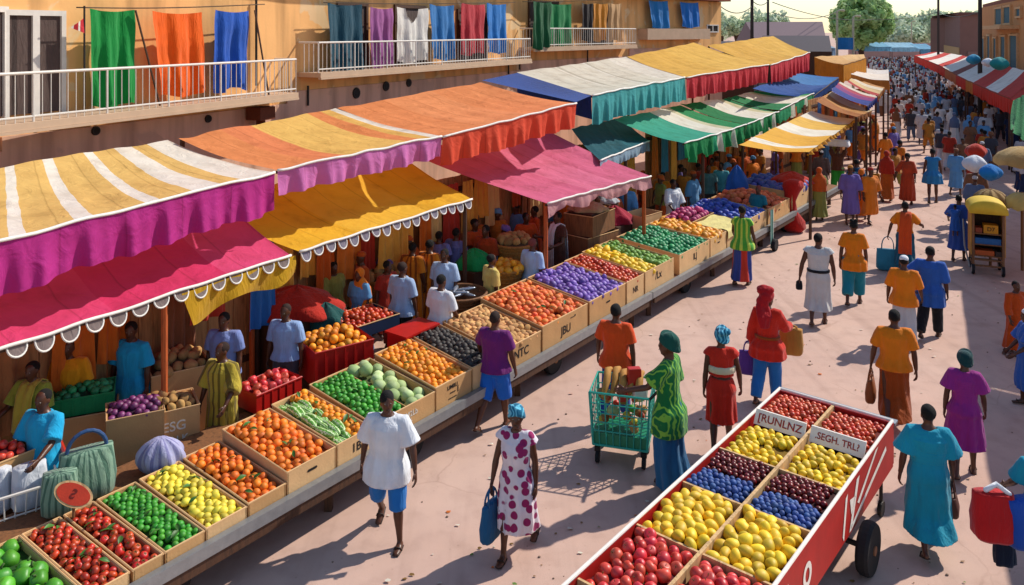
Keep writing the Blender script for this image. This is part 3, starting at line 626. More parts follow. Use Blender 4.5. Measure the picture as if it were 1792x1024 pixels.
# ------------------------------------------------------------------ ground
def ground():
    m, nt, b = nodes('dusty paving')
    tc = N(nt,'ShaderNodeTexCoord')
    a = N(nt,'ShaderNodeTexNoise',Scale=.35,Detail=6.0); c = N(nt,'ShaderNodeTexNoise',Scale=3.5,Detail=8.0); d = N(nt,'ShaderNodeTexNoise',Scale=160.0,Detail=2.0)
    for n in (a,c,d): nt.links.new(tc.outputs['Object'], n.inputs['Vector'])
    base = ramp(nt, a.outputs['Fac'], [(.25,srgb('#bb9a8b')),(.5,srgb('#c4a495')),(.8,srgb('#ccae9f'))])
    f2 = ramp(nt, c.outputs['Fac'], [(.30,(.90,.885,.88)),(.5,(1,1,1)),(.72,(1.04,1.03,1.02))])
    out = mixc(nt,1.0,base,f2,'MULTIPLY')
    vo = N(nt,'ShaderNodeTexVoronoi',Scale=.9); vo.feature='DISTANCE_TO_EDGE'
    wn = N(nt,'ShaderNodeTexNoise',Scale=1.5,Detail=5.0); nt.links.new(tc.outputs['Object'],wn.inputs['Vector'])
    va = mixc(nt,.25,tc.outputs['Object'],wn.outputs['Color']); nt.links.new(va,vo.inputs['Vector'])
    f3 = ramp(nt, d.outputs['Fac'], [(.35,(.86,.86,.86)),(.6,(1.05,1.05,1.05))]); out = mixc(nt,1.0,out,f3,'MULTIPLY')
    st = N(nt,'ShaderNodeTexVoronoi',Scale=1.3); nt.links.new(va,st.inputs['Vector'])
    f4 = ramp(nt, st.outputs['Distance'], [(0,(.74,.71,.70)),(.10,(.84,.82,.81)),(.2,(1,1,1))]); out = mixc(nt,.5,out,mixc(nt,1.0,out,f4,'MULTIPLY'))
    ck = ramp(nt, vo.outputs['Distance'], [(0,(.84,.82,.81)),(.004,(.9,.88,.87)),(.012,(1,1,1))]); msk = ramp(nt,a.outputs['Fac'],[(.48,(0,0,0)),(.6,(1,1,1))])
    out = mixc(nt,msk,out,mixc(nt,1.0,out,ck,'MULTIPLY'))
    mp = N(nt,'ShaderNodeMapping'); mp.inputs['Rotation'].default_value=(0,0,R(36)); mp.inputs['Scale'].default_value=(1.5,.07,1); nt.links.new(tc.outputs['Object'],mp.inputs[0])
    tk = N(nt,'ShaderNodeTexNoise',Scale=1.6,Detail=7.0); nt.links.new(mp.outputs[0],tk.inputs['Vector'])
    tf = ramp(nt, tk.outputs['Fac'], [(.30,(.80,.775,.76)),(.47,(1,1,1)),(.7,(1.05,1.04,1.03))]); out = mixc(nt,.8,out,mixc(nt,1.0,out,tf,'MULTIPLY'))
    sp = N(nt,'ShaderNodeTexVoronoi',Scale=7.0); nt.links.new(tc.outputs['Object'],sp.inputs['Vector'])
    sf = ramp(nt, sp.outputs['Distance'], [(0,(.58,.53,.50)),(.06,(.7,.66,.63)),(.10,(1,1,1))]); out = mixc(nt,.45,out,mixc(nt,1.0,out,sf,'MULTIPLY'))
    nt.links.new(out,b.inputs['Base Color']); b.inputs['Roughness'].default_value=.92; b.inputs['Specular IOR Level'].default_value=.2
    bump(nt,b,d.outputs['Fac'],.25,.01)
    g = MB(); n=24
    xs = [-1500,-600,-200,-60]+list(range(-40,81,10))+[120,300,700,1500]
    ys = [-300,-60]+list(range(-20,141,10))+[250,600,1500,3000]
    g.grid([[(x,y,0) for x in xs] for y in ys],uv=False)
    o = g.build('ground',m); tag(o,'pale dusty pinkish beige paving of the market street','ground',kind='structure')
ground()
def litter():
    r=random.Random(5); mats=[plain('paper scrap','#cfc6b4',.9),plain('dry leaf','#7a5a2a',.9),plain('green peel','#5c7c34',.8),plain('orange peel','#c8681c',.7),plain('pebble','#8a7464',.9)]; m=MB()
    for i in range(700):
        y=7.5+26*r.random()**1.7; x=r.uniform(-3.3+.75*(y-7.4),.62*y+3.2); mi=r.choice([0,0,1,1,1,2,3,4,4,4]); s=r.uniform(.012,.04)*(1.2 if mi==0 else 1); a=r.uniform(0,6.3)
        if mi==4: m.ell((x,y,s*.2),(s*.5,s*.4,s*.3),6,4,4); continue
        P=[]
        for k in range(5): t=a+2*math.pi*k/5; q=s*r.uniform(.6,1.2); P.append((x+q*math.cos(t),y+q*.6*math.sin(t),.006+r.uniform(0,.5)*s))
        m.add(P,[(0,1,2),(0,2,3),(0,3,4)],mi)
    tag(m.build('litter',mats),'scraps of paper, leaves and peel strewn over the street','litter',kind='stuff')
litter()
# ------------------------------------------------------------------ the long tan apartment building on the left
PLAST = plaster('ochre plaster','#efb573','#e0c49a')
PLASTD = plain('orange plaster','#b8702f',.9,vary=.12,scale=1.2,bumps=.2,bscale=30)
PLASTLOW = plaster('mauve brown render','#dcae92','#c09a84')
SLABM = plain('pale concrete','#c6a78a',.9,vary=.12,scale=3)
CURT = fabric('brown curtain','#54443f','stripes','#3a2e2b',scale=60.)
GLASSD = plain('dark glass','#3a3836',.15,vary=.1,bumps=0)
ROOFM = plain('rust roof','#8a4a30',.85,vary=.2,scale=2)
PATH = [(-260,11.4),(0,14),(500,20.5),(910,32),(1100,39),(1262,45)]
PX = [Vector(((u-896)/FOC*Y,Y,0)) for u,Y in PATH]
def facade(u, out=0.0):
    """ground point of the facade on the sight line column u, moved `out` metres to the street"""
    k=(u-896)/FOC; i=0
    while i<len(PATH)-2 and u>PATH[i+1][0]: i+=1
    a,b=PX[i],PX[i+1]; t=(k*a.y-a.x)/((b.x-a.x)-k*(b.y-a.y))
    d=(b-a).normalized(); n=Vector((d.y,-d.x,0)); return a+(b-a)*t+n*out, d, n
def zat(v,Y): return EYE-(v-V0)*Y/FOC
bld = thing('apartment_building','long ochre apartment block with railed balconies and laundry behind the stall roofs','building',tuple(PX[1]))
mb=MB(); ml=MB(); mr=MB()
for i,(a,b) in enumerate(zip(PX,PX[1:])):
    d=(b-a).normalized(); n=Vector((d.y,-d.x,0)); q=-n*7
    zl=[3.7,3.95,4.25,4.6,4.95][i]
    for m_,z0,z1,o in ((ml,0,zl,.06),(mb,zl+.002,7.45,0)):
        P=[a+n*o,b+n*o,b+q,a+q]; m_.prism([(p.x,p.y) for p in P][::-1],z0,z1)
    P=[a+n*.55-d*.1,b+n*.55+d*.1,b+q,a+q]; mr.prism([(p.x,p.y) for p in P][::-1],7.45+i*.004,7.75+i*.004)
mb.build('wall',PLAST,bld); ml.build('lower_wall',PLASTLOW,bld); mr.build('roof',ROOFM,bld)
def railing(pa,pb,z,h,n,parent,step=.16,mat=WHITEMETAL,returns=True):
    L=(pb-pa).length; d=(pb-pa).normalized(); m=MB(); up=Vector((0,0,1))
    pa=Vector((pa.x,pa.y,z)); pb=Vector((pb.x,pb.y,z))
    m.tube([pa+up*h,pb+up*h],.026,8); m.tube([pa+up*.09,pb+up*.09],.018,6)
    k=int(L/step)
    for i in range(k+1):
        p=pa+d*(L*i/k); m.tube([p,p+up*h],.022 if i%9==0 else .0085,6)
    if returns:
        for p in (pa,pb):
            e=p-n*.65; m.tube([p+up*h,e+up*h],.028,6)
            for j in range(1,4): 
                w=p-n*.16*j; m.tube([w,w+up*h],.011,6)
    m.build('railing',mat,parent)
def balcony(u0,u1,vs0,vs1,hr,curved=False):
    a,d,n=facade(u0); b,_,_=facade(u1)
    fa=a+n*.7; fb=b+n*.7
    z=(zat(vs0,fa.y)+zat(vs1,fb.y))/2
    o=MB(); d=(b-a).normalized(); n=Vector((d.y,-d.x,0))
    P=[a-n*.05,b-n*.05,b+n*.78,a+n*.78]
    o.prism([(p.x,p.y) for p in P][::-1],z-.12,z)
    P2=[a+n*.70,b+n*.70,b+n*.80,a+n*.80]; o.prism([(p.x,p.y) for p in P2][::-1],z-.17,z-.123)
    s=o.build('balcony',SLABM,bld)
    railing(a+n*.7,b+n*.7,z,hr,n,s)
    return z
zb1=balcony(-150,478,238,155,.82)
zb2=balcony(521,900,137,97,.78)
zb3=balcony(908,1090,88,74,.75)
# solid parapet with a drop of boards at the far end
a,d,n=facade(1116); b,_,_=facade(1226); m=MB()
P=[a-n*.05,b-n*.05,b+n*.6,a+n*.6]; z4=zat(66,a.y); m.prism([(p.x,p.y) for p in P][::-1],z4-.1,z4+.45); m.build('balcony',SLABM,bld)
# doors and windows
def door(u0,u1,z,h,white=True,leafs=2):
    a,d,n=facade(u0); b,_,_=facade(u1); d=(b-a).normalized(); n=Vector((d.y,-d.x,0)); L=(b-a).length
    up=Vector((0,0,1)); m=MB(); W=.09
    def bar(p,q,w=W):
        c=(p+q)/2; 
        if abs((q-p).z)>.1: m.box(c,(w,.08,(q-p).length),math.atan2(d.y,d.x))
        else: m.box(c,((q-p).length,.078,w),math.atan2(d.y,d.x))
    A=a+n*.03+up*z
    for i in range(leafs+1):
        x=L*i/leafs; bar(A+d*x,A+d*x+up*h, W if i in(0,leafs) else .13)
    bar(A+d*(W/2)+up*(h-.05),A+d*(L-W/2)+up*(h-.05),.1)
    o=m.build('balcony_door',WHITEMETAL if white else WOODD,bld)
    g=MB(); c=a+d*L/2+n*.012+up*(z+h/2); g.box(c,(L-.1,.02,h-.06),math.atan2(d.y,d.x)); g.build('curtain_pane',CURT,o)
door(-120,6,zb1,1.95); door(-0+8,108,zb1,1.9)
for u0,u1,zz,hh in ((590,640,zb2,1.9),(690,742,zb2,1.9),(800,850,zb2,1.85),(925,975,zb3,1.9),(1030,1070,zb3,1.85)):
    door(u0,u1,zz,hh,False,1)
def wwin(u0,u1,v0,v1,mat=GLASSD):
    a,d,n=facade(u0); b,_,_=facade(u1); z1=zat(v0,a.y); z0=zat(v1,a.y); d=(b-a).normalized(); n=Vector((d.y,-d.x,0)); L=(b-a).length
    m=MB(); c=a+d*L/2+n*.03; c.z=(z0+z1)/2; rz=math.atan2(d.y,d.x)
    for s in (-1,0,1): m.box(c+d*s*(L/2-.03),(.06,.07,z1-z0),rz)
    for s in (-1,1): m.box(c+Vector((0,0,s*(z1-z0)/2)),(L,.072,.06),rz)
    o=m.build('window',WHITEMETAL,bld); g=MB(); g.box(c-n*.018,(L-.06,.02,z1-z0-.04),rz); g.build('pane',mat,o)
wwin(1236,1256,44,56)
# drain holes, brackets, pipes in the lower wall
for (u,v,r) in ((620,163,.16),(672,151,.15),(712,145,.13),(163,229,.09),(360,208,.09)):
    p,d,n=facade(u,.075); p.z=zat(v,p.y); m=MB(); m.wheel(p,n,r,.06,14); o=m.build('drain_outlet',DARKMETAL,bld)
    h=MB(); h.wheel(p+n*.032,n,r*.72,.02,12,prof=[(r*.7,0),(r*.6,.004),(.001,.004)]); h.build('painted_outlet_hole',INK,o)  # black disc painted in for the dark inside of the outlet
for u,v0_,v1_ in ((443,0,150),(534,150,185),(886,98,130),(1025,82,110),(905,90,122)):
    p,d,n=facade(u,.10); m=MB(); z1=zat(v0_,p.y); z0=zat(v1_,p.y); m.tube([Vector((p.x,p.y,z0)),Vector((p.x,p.y,z1))],.03,8); m.build('drain_pipe',DARKMETAL,bld)
p,d,n=facade(437,.35); p.z=zat(198,p.y); m=MB(); m.box(p,(.5,.45,.3),math.atan2(d.y,d.x)); m.box(p-Vector((0,0,.25)),(.1,.2,.25),math.atan2(d.y,d.x)); m.build('wall_bracket',plain('rust','#6b331b',.9),bld)
# ------------------------------------------------------------------ laundry on the balconies
def laundry(u0,u1,vt,vb,colr,label,name='hanging_cloth',out=.42,skew=0.0,kind=None,u0b=None,u1b=None):
    a,d,n=facade(u0,out); b,_,_=facade(u1,out); zt=zat(vt,a.y); zb=zat(vb,a.y); ph=rnd.uniform(0,6)
    rows=[]
    NR,NC=22,26
    for j in range(NR):
        t=j/(NR-1); row=[]
        for i in range(NC):
            s=i/(NC-1); w=s+(skew*t)
            sag=.05*math.sin(math.pi*s)
            pin=1-.10*t*math.cos(math.pi*s)*0
            A=.05*(.35+t); dsp=A*math.sin(s*13+ph+1.5*t)+.03*math.sin(s*29+ph*2)*(.3+t)+.05*noise.noise(Vector((s*3+ph,t*3,0)))
            p=a+(b-a)*(.5+(w-.5)*(1-.06*t*math.sin(ph)))
            z=lerp(zt,zb+.05*math.sin(s*7+ph),t)-sag*(1-t)
            row.append((p.x+n.x*dsp,p.y+n.y*dsp,z))
        rows.append(row)
    if kind=='vest':
        for j in range(NR):
            for i in range(NC):
                t=j/(NR-1); s=i/(NC-1)
                if t<.28 and .30<s<.70: 
                    q=Vector(rows[j][i]); rows[j][i]=(q.x,q.y,min(q.z,lerp(zt,zb,.28-.12*abs(s-.5)/.2)))
                if t>.08 and t<.4: pass
    m=MB(); m.grid(rows,uv=False)
    o=alone(m,name,fabric('laundry '+colr,colr,vary=.12,trans=.15),(a+b)/2+Vector((0,0,zt)),label,'laundry',smooth=True)
    return o
laundry(131,209,15,190,'#148a3e','bright green sheet hung tall beside the white balcony door',skew=.05)
laundry(240,328,19,172,'#e8641a','orange cloth hung on the nearest balcony between green and blue sheets',skew=.12)
laundry(353,413,17,160,'#2458b8','royal blue sheet at the right end of the nearest balcony',skew=-.02)
laundry(550,612,5,130,'#1d4a5c','dark teal sheet hung at the start of the middle balcony',skew=.06)
laundry(627,668,12,118,'#9c5a94','mauve cloth hung between the dark teal sheet and white vest',skew=.12)
laundry(674,729,12,110,'#dcd8d0','white sleeveless vest hung in the middle balcony','hanging_vest',skew=.06,kind='vest')
laundry(731,775,7,106,'#2f74b4','mid blue cloth hung just right of the white vest',skew=.08)
laundry(789,831,5,96,'#b8323c','red cloth hung between two blue cloths on the middle balcony',skew=.04)
laundry(833,868,5,94,'#2a78c4','light blue cloth at the right end of the middle balcony',skew=.02)
laundry(902,936,2,86,'#1c5a36','dark green garment draped over the far balcony corner',out=.8,skew=.05)
laundry(941,985,5,80,'#1f8048','mid green sheet hung on the far balcony',skew=.02)
laundry(1003,1023,5,72,'#3a3534','charcoal cloth hung on the far balcony beside an orange one')
laundry(1025,1049,5,72,'#d08a30','orange cloth hung on the far balcony beside charcoal cloth')
laundry(1052,1074,5,72,'#c9a070','beige cloth hung at the right end of the far balcony')
laundry(1124,1158,0,50,'#2a7cc0','blue sheet hung on the last parapet, larger of two',skew=.15,out=.35)
laundry(1180,1212,3,48,'#2474c8','blue sheet hung on the last parapet, nearest the building end',skew=.1,out=.35)
# cords the laundry hangs on
def cord(pts,r,mat,name,label,cat,parent=None):
    m=MB(); m.tube(pts,r,6)
    return alone(m,name,mat,pts[0],label,cat,smooth=True)
CORDM=plain('hemp cord','#5a4a3a',.9,bumps=0)
for k,(u0,u1,vt,lb) in enumerate(((108,440,15,'washing line strung above the nearest balcony'),(545,885,6,'washing line strung above the middle balcony'),(898,1086,4,'washing line strung above the far balcony'),(1118,1226,1,'washing line strung above the last parapet'))):
    a,_,_=facade(u0,.42); b,_,_=facade(u1,.42); a.z=b.z=zat(vt,a.y)+.015
    L=[]
    for i in range(17):
        s=i/16; p=a+(b-a)*s; p2,_,_=facade(u0+(u1-u0)*s,.42); p=Vector((p2.x,p2.y,zat(vt+(-6*s if k!=1 else -1*s),p2.y)+.02-.04*math.sin(math.pi*s))); L.append(p)
    cord(L,.012,CORDM,'washing_line',lb,'washing line')
# small red and white pennant and the thin poles of the nearest balcony
a,d,n=facade(120,.45)
m=MB(); zt=zat(15,a.y); m.tube([Vector((a.x,a.y,zb1)),Vector((a.x,a.y,zt+.05))],.02,6); alone(m,'line_pole',DARKMETAL,(a.x,a.y,zb1),'thin dark pole left of the green sheet carrying the washing line','pole')
q,d,n=facade(98,.45); z=zat(47,q.y); e,_,_=facade(119,.45); m=MB()
for nm,kk in (('#b82a30',0),):
    m.grid([[tuple(lerp(Vector((e.x,e.y,z+.17)),Vector((q.x,q.y,z)),s)+n*.02*math.sin(4*s)) for s in np.linspace(0,1,8)],[tuple(lerp(Vector((e.x,e.y,z-.12)),Vector((q.x,q.y,z-.02)),s)+n*.02*math.sin(4*s+1)) for s in np.linspace(0,1,8)]])
pn=alone(m,'pennant',canvas('pennant',[(0,'#c03038'),(.35,'#e8ded2'),(.5,'#c03038'),(.82,'#e8ded2')],0),(e.x,e.y,z),'small red and white pennant on the pole by the balcony door','flag')
for u0,u1,lb in ((207,243,'dark slanting prop pole right of the green sheet'),(418,436,'dark slanting prop pole right of the blue sheet')):
    a,_,_=facade(u0,.5); b,_,n=facade(u1,.62); m=MB(); m.tube([Vector((a.x,a.y,zat(18,a.y))),Vector((b.x,b.y,zb1))],.022,6); alone(m,'prop_pole',WOODD,(b.x,b.y,zb1),lb,'pole')
# ------------------------------------------------------------------ awnings
TRIMW=plain('white piping','#e6e0d6',.7,bumps=0)
def bil(c,s,t): return lerp(lerp(c[0],c[1],s),lerp(c[3],c[2],s),t)   # BL BR FR FL
def awning(name,label,corners,stops,valance=None,drop=.5,trim=True,scallop=0,sag=.13,posts=(),group=None,ruffle=.075,vn=None,wave=17,ends=(),postmat=None,vstops=None,fringe=None,thick=True,trans=.30):
    BL,BR,FR,FL=[Vector(c) for c in corners]; c=[BL,BR,FR,FL]
    root=thing(name,label,'awning',tuple((FL+FR)/2*1.0-Vector((0,0,((FL+FR)/2).z))),group)
    ph=rnd.uniform(0,9); NS,NT=40,18
    def pt(s,t):
        p=bil(c,s,t); 
        w=sag*math.sin(math.pi*t)*(.55+.45*math.sin(math.pi*s))
        w+=.035*noise.noise(Vector((s*9+ph,t*2.2,ph)))+.012*math.sin(s*70+ph+t*2)*math.sin(math.pi*t)*.6
        return p-Vector((0,0,w))
    m=MB(); m.grid([[pt(i/NS,j/NT) for i in range(NS+1)] for j in range(NT+1)])
    m.build('canopy',canvas(name+label,stops,trans),root,smooth=True)
    out=((FL-BL)+(FR-BR)); out.z=0; out.normalize()
    L=(FR-FL).length
    if valance:
        nv=min(420,max(60,int(L*30))); rows=[]
        for j in range(9):
            t=j/8; row=[]
            for i in range(nv+1):
                s=i/nv; p=pt(s,1)
                sw=ruffle*t*math.sin(s*L*wave*.55+ph+1.3*math.sin(s*L*1.7))+ruffle*.5*t*math.sin(s*L*wave*1.3+2*ph)+.05*t*noise.noise(Vector((s*L*.9,ph,t)))
                dr=drop*(1-.10*(noise.noise(Vector((s*L*.5,ph,3)))))*(1-(scallop*(1-abs(math.sin(s*L*2.6+ph))) if scallop else 0.06*(1+math.sin(s*L*3.1+ph))*.5))
                row.append(p+out*(sw+.015)-Vector((0,0,dr*t)))
            rows.append(row)
        g=MB(); g.grid(rows); g.build('valance',canvas(name+label+'v',vstops or [(0,valance)],.28),root,smooth=True)
    for e in ends:    # cloth closing a short side
        sx=0 if e[0]=='L' else 1
        rows=[[pt(sx,t)-Vector((0,0,e[2]*q))+Vector((0.02*math.sin(t*11+q*2),0,0)) for t in np.linspace(0,1,15)] for q in np.linspace(0,1,5)]
        g=MB(); g.grid(rows); g.build('side_flap',canvas(name+label+e[0],[(0,e[1])],.25),root,smooth=True)
    if trim:
        g=MB(); g.tube([pt(i/NS,1)+out*.02 for i in range(NS+1)],.022,6)
        g.build('piping',TRIMW,root,smooth=True)
    if fringe:        # row of half-moon flaps with white edges under the front rail
        cnt,dr,colf=fringe; g=MB(); ed=MB(); w=L/cnt
        for k in range(cnt):
            s0=(k+.14)/cnt; s1=(k+.86)/cnt; pts=[]; h=dr*(.75+.4*rnd.random())
            cen=[]; 
            for q in np.linspace(0,math.pi,11):
                s=lerp(s0,s1,(1-math.cos(q))/2); p=pt(s,1)-Vector((0,0,.015+h*math.sin(q)**.8))+out*(.05*math.sin(q)+.005)
                pts.append(p)
            o0=len(g.v); g.add(pts,[tuple(range(len(pts)))]); ed.tube(pts,.012,6)
        f=g.build('scalloped_fringe',fabric('fringe'+colf,colf,trans=.3),root); ed.build('scallop_edge',TRIMW,f,smooth=True)
    for (s,t) in posts:
        p=pt(s,t); g=MB(); g.tube([Vector((p.x,p.y,0)),Vector((p.x,p.y,p.z-.03))],.045,8); g.build('post',postmat or WOODD,root)
    # front pole under the cloth edge
    g=MB(); g.tube([pt(i/12,1)-Vector((0,0,.04))-out*.03 for i in range(13)],.025,6); g.build('front_rail',WOODD,root)
    return root
a_=at
YEL='#ecc170'; CREAM='#f4ecdc'
# upper tier, near to far
def ext(p,q,k): return p+(p-q)*k    # extend beyond p away from q
fl,fr=at(0,420,8.7),at(480,302,12.5); bl,br=at(0,293,11.76),at(293,245,14.7)
awning('market_awning','yellow and cream striped awning with deep magenta valance, nearest of the upper row',(ext(bl,br,.45),br,fr,ext(fl,fr,.45)),
  [(0,YEL),(.12,CREAM),(.18,YEL),(.33,CREAM),(.36,YEL),(.46,CREAM),(.50,YEL),(.62,CREAM),(.66,YEL),(.75,CREAM),(.83,YEL),(.90,CREAM)],'#b83088',.60,posts=((.1,0),(.98,0)))
awning('market_awning','orange and yellow banded awning with orchid pink valance in the upper row',(at(312,243,14.5),at(587,190,19.0),at(772,238,15.5),at(485,297,12.55)),
  [(0,'#ea9258'),(.22,'#e88a58'),(.40,'#f0c268'),(.62,'#f0c268'),(.78,'#ea9054'),(.88,'#eebc62'),(.955,CREAM)],'#d47abc',.42,posts=((.02,0),(.98,0)))
awning('market_awning','plain orange awning with ruffled red orange valance in the upper row',(at(590,190,19.05),at(841,144,22.0),at(1008,180,19.0),at(774,240,15.55)),
  [(0,'#f0955a'),(.3,'#f49c62'),(.62,'#f0955a')],'#e2563a',.58,posts=((.02,0),(.98,0)),ruffle=.07)
awning('market_awning','cream ribbed awning with teal valance and royal blue side in the upper row',(at(904,127,25),at(1095,99,31),at(1198,135,26),at(1036,166,20.5)),
  [(0,'#e2d8c2'),(.3,'#ece2cf'),(.32,'#c8bda6'),(.34,'#e6dcc6'),(.55,'#ece4d2'),(.57,'#c8bda6'),(.59,'#e2d8c2'),(.8,'#ece2cf')],'#4aa6a8',.74,posts=((.02,0),(.98,0)),ends=(('L','#1c3f86',.62),),ruffle=.07)
m=MB(); A,B_,C_,D_=at(843,140,23.2),at(906,127,24.6),at(1034,167,20.4),at(1008,178,19.3)
m.grid([[lerp(lerp(A,B_,i/8),lerp(D_,C_,i/8),j/16)-Vector((0,0,.12*math.sin(math.pi*j/16)*math.sin(math.pi*i/8)+.01)) for i in range(9)] for j in range(17)])
alone(m,'tarpaulin',fabric('blue tarp','#1b3f88',trans=.1),A,'dark blue tarpaulin strip between the orange awning and the cream ribbed awning','tarpaulin',smooth=True)
awning('market_awning','wide mustard yellow awning with red valance before the dark roof',(at(1097,99,31.1),at(1214,75,36),at(1345,113,31),at(1201,135,26.1)),[(0,'#e8b44c'),(.5,'#eebc54')],'#cc3c46',.72,posts=((.02,0),(.98,0)),ruffle=.08)
awning('market_awning','peaked mustard yellow awning with red valance, farthest of the upper row',(at(1238,80,36.5),at(1353,63,41),at(1417,92,36),at(1348,114,31.1)),[(0,'#e4b048'),(.5,'#eab850')],'#cc3e4a',.80,posts=((.02,0),(.98,0)),ruffle=.08)
# lower tier
L1FL,L1FR=at(0,611,8.7),at(508,446,12.35)
e1=ext(L1FL,L1FR,.35)
bl1,br1=at(395,395,12.9),at(365,372,13.4)
off=Vector((-1.5,1.25,.62))
awning('market_awning','crimson pink awning with half moon fringe, nearest of the lower row',(e1+off,L1FR+off,L1FR,e1),[(0,'#d83468'),(.25,'#de4072'),(.5,'#d83468'),(.8,'#e04a7c')],None,fringe=(19,.155,'#8a7a76'),posts=((.62,.97),(.99,.5)),sag=.14,postmat=POSTWOOD)
awning('market_awning','golden yellow awning with half moon fringe in the lower row',(ext(at(418,391,13.1),at(523,439,12.45),.55)+Vector((0,0,.1)),ext(at(732,295,17.2),at(825,348,16.0),.55)+Vector((0,0,.1)),at(825,348,16.0),at(523,439,12.45)),[(0,'#ecb42c'),(.3,'#f0bc3c'),(.7,'#ecb42c')],None,fringe=(17,.15,'#8d8694'),posts=((.97,.97),(.02,.5)),sag=.12)
awning('market_awning','rose pink awning with pointed pennant edge in the lower row',(ext(at(763,283,17.8),at(957,355,15.9),.3),ext(at(985,240,20.7),at(1138,308,18.8),.3),at(1138,308,18.8),at(957,355,15.9)),[(0,'#dc6a8c'),(.4,'#e07494'),(.7,'#dc6a8c')],'#cf9a9c',.30,scallop=.55,posts=((.03,.97),(.97,.97)),ruffle=.03,postmat=POSTWOOD)
awning('market_awning','dark teal awning with pale blue valance between rose and green awnings',(at(1000,225,22.2),at(1090,205,25.2),at(1136,247,22.6),at(1050,280,19.2)),[(0,'#1d5a66'),(.6,'#236874')],'#8fa9bc',.30,posts=((.5,.97),),ruffle=.05)
awning('market_awning','green and white striped awning with scalloped valance, nearest green one',(at(1075,208,22.9),at(1190,184,26.9),at(1305,218,25.8),at(1197,251,21.5)),[(0,'#36a184'),(.5,'#e8e2d0'),(.72,'#cfc9a4'),(.8,'#1f8a50')],'#1d8a4e',.62,scallop=.35,posts=((.3,.97),(.98,.97)),vstops=[(0,'#1d8a4e'),(.42,'#2aa070'),(.5,'#e0e4d2'),(.56,'#1d8a4e'),(.75,'#d0dcc6'),(.79,'#1d8a4e')])
awning('market_awning','green and white striped awning, middle of the three green ones',(at(1190,183,26.95),at(1271,172,28.7),at(1362,195,29.5),at(1306,218,25.9)),[(0,'#157a44'),(.42,'#e8e2d0'),(.8,'#cfc79c'),(.92,'#157a44')],'#1b8449',.55,scallop=.35,posts=((.98,.97),),vstops=[(0,'#1b8449'),(.4,'#dce2d0'),(.5,'#1b8449'),(.8,'#dce2d0'),(.88,'#1b8449')])
awning('market_awning','green and white striped awning, farthest of the three green ones',(at(1272,172,28.8),at(1322,159,31),at(1424,163,35),at(1364,193,29.6)),[(0,'#167c46'),(.35,'#e6dfcc'),(.75,'#b8c8a0'),(.85,'#1d8a50')],'#2a9a66',.55,scallop=.35,posts=((.98,.97),),vstops=[(0,'#2a9a66'),(.3,'#dce2d0'),(.4,'#2a9a66'),(.7,'#dce2d0'),(.78,'#2a9a66')])
awning('market_awning','mustard yellow awning with two white bands beyond the green awnings',(at(1293,253,21.5),at(1420,194,30.7),at(1498,208,30.2),at(1416,266,21.9)),[(0,'#ecb03a'),(.10,'#f4ecd8'),(.16,'#ecb03a'),(.42,'#f4ecd8'),(.60,'#ecba50'),(.80,'#ece4d0')],'#c98a22',.10,posts=((.05,.97),(.97,.97)),trim=False)
awning('market_awning','bright blue tarpaulin awning beyond the green striped awnings',(at(1317,155,28.2),at(1396,127,38.9),at(1468,135,38.5),at(1420,170,35.2)),[(0,'#1c4c94'),(.6,'#3a78b8')],'#1a4488',.35,posts=((.98,.97),),trim=False)
awning('market_awning','purple blue and red striped awning beyond the bright blue one',(at(1454,159,32),at(1470,143,38),at(1535,169,34.4),at(1518,185,30)),[(0,'#2c3c8c'),(.45,'#8a3a78'),(.7,'#b8485a'),(.85,'#e0d4c0')],'#2a3a80',.2,posts=((.02,.97),(.98,.97)),trim=False)
awning('market_awning','tan and brown striped awning under the purple striped one',(at(1428,176,30),at(1456,160,34.7),at(1526,193,30.4),at(1500,205,28)),[(0,'#a9682e'),(.4,'#c98e4c'),(.7,'#e0c898')],'#8a5428',.2,posts=((.02,.97),(.98,.97)),trim=False)
awning('market_awning','cream and red banded awning above the purple striped one',(at(1483,143,38),at(1494,133,43),at(1548,153,39),at(1536,168,34.6)),[(0,'#b83c34'),(.25,'#dcc08c'),(.6,'#e8dcc4'),(.85,'#d09858')],'#b07038',.2,posts=((.98,.97),),trim=False)
awning('market_awning','white topped awning with ochre valance on the left near the crowd',(at(1489,130,41),at(1512,119,48),at(1555,122,54),at(1556,141,42)),[(0,'#e8e0d4'),(.6,'#dcd8d4')],'#c98440',.75,posts=((.02,.97),(.98,.97)),trim=False,ends=(('L','#c27c38',.5),))
awning('market_tent','box shaped orange tent with pale flat top left of the crowd',(at(1425,99,46),at(1512,95,52),at(1516,101,46),at(1476,113,41)),[(0,'#e0b070'),(.5,'#e6bc80')],'#d08a20',1.0,posts=((.02,.97),(.98,.97),(.02,.02)),trim=False,ends=(('L','#d28818',1.0),),ruffle=.03)
# yellow cloth hanging under the crimson awning
A,B_=lerp(L1FL,L1FR,.50)+Vector((.10,.12,-.04)),L1FR+Vector((.06,.08,-.03)); rows=[]
for j in range(15):
    t=j/14; rows.append([])
    for i in range(41):
        s=i/40; p=lerp(A,B_,lerp(s,lerp(.08,1.0,s),t)); rows[-1].append(p+Vector((.05*math.sin(s*14+t*2)*t*.8,-.05*math.sin(s*14+t*2)*t,-t*(.40-.10*s+.07*math.sin(s*9+1)))))
m=MB(); m.grid(rows,uv=False); alone(m,'hanging_cloth',fabric('mustard drape','#d0a01e',trans=.3),A,'mustard yellow drape hanging below the fringe of the crimson awning','drape',smooth=True)
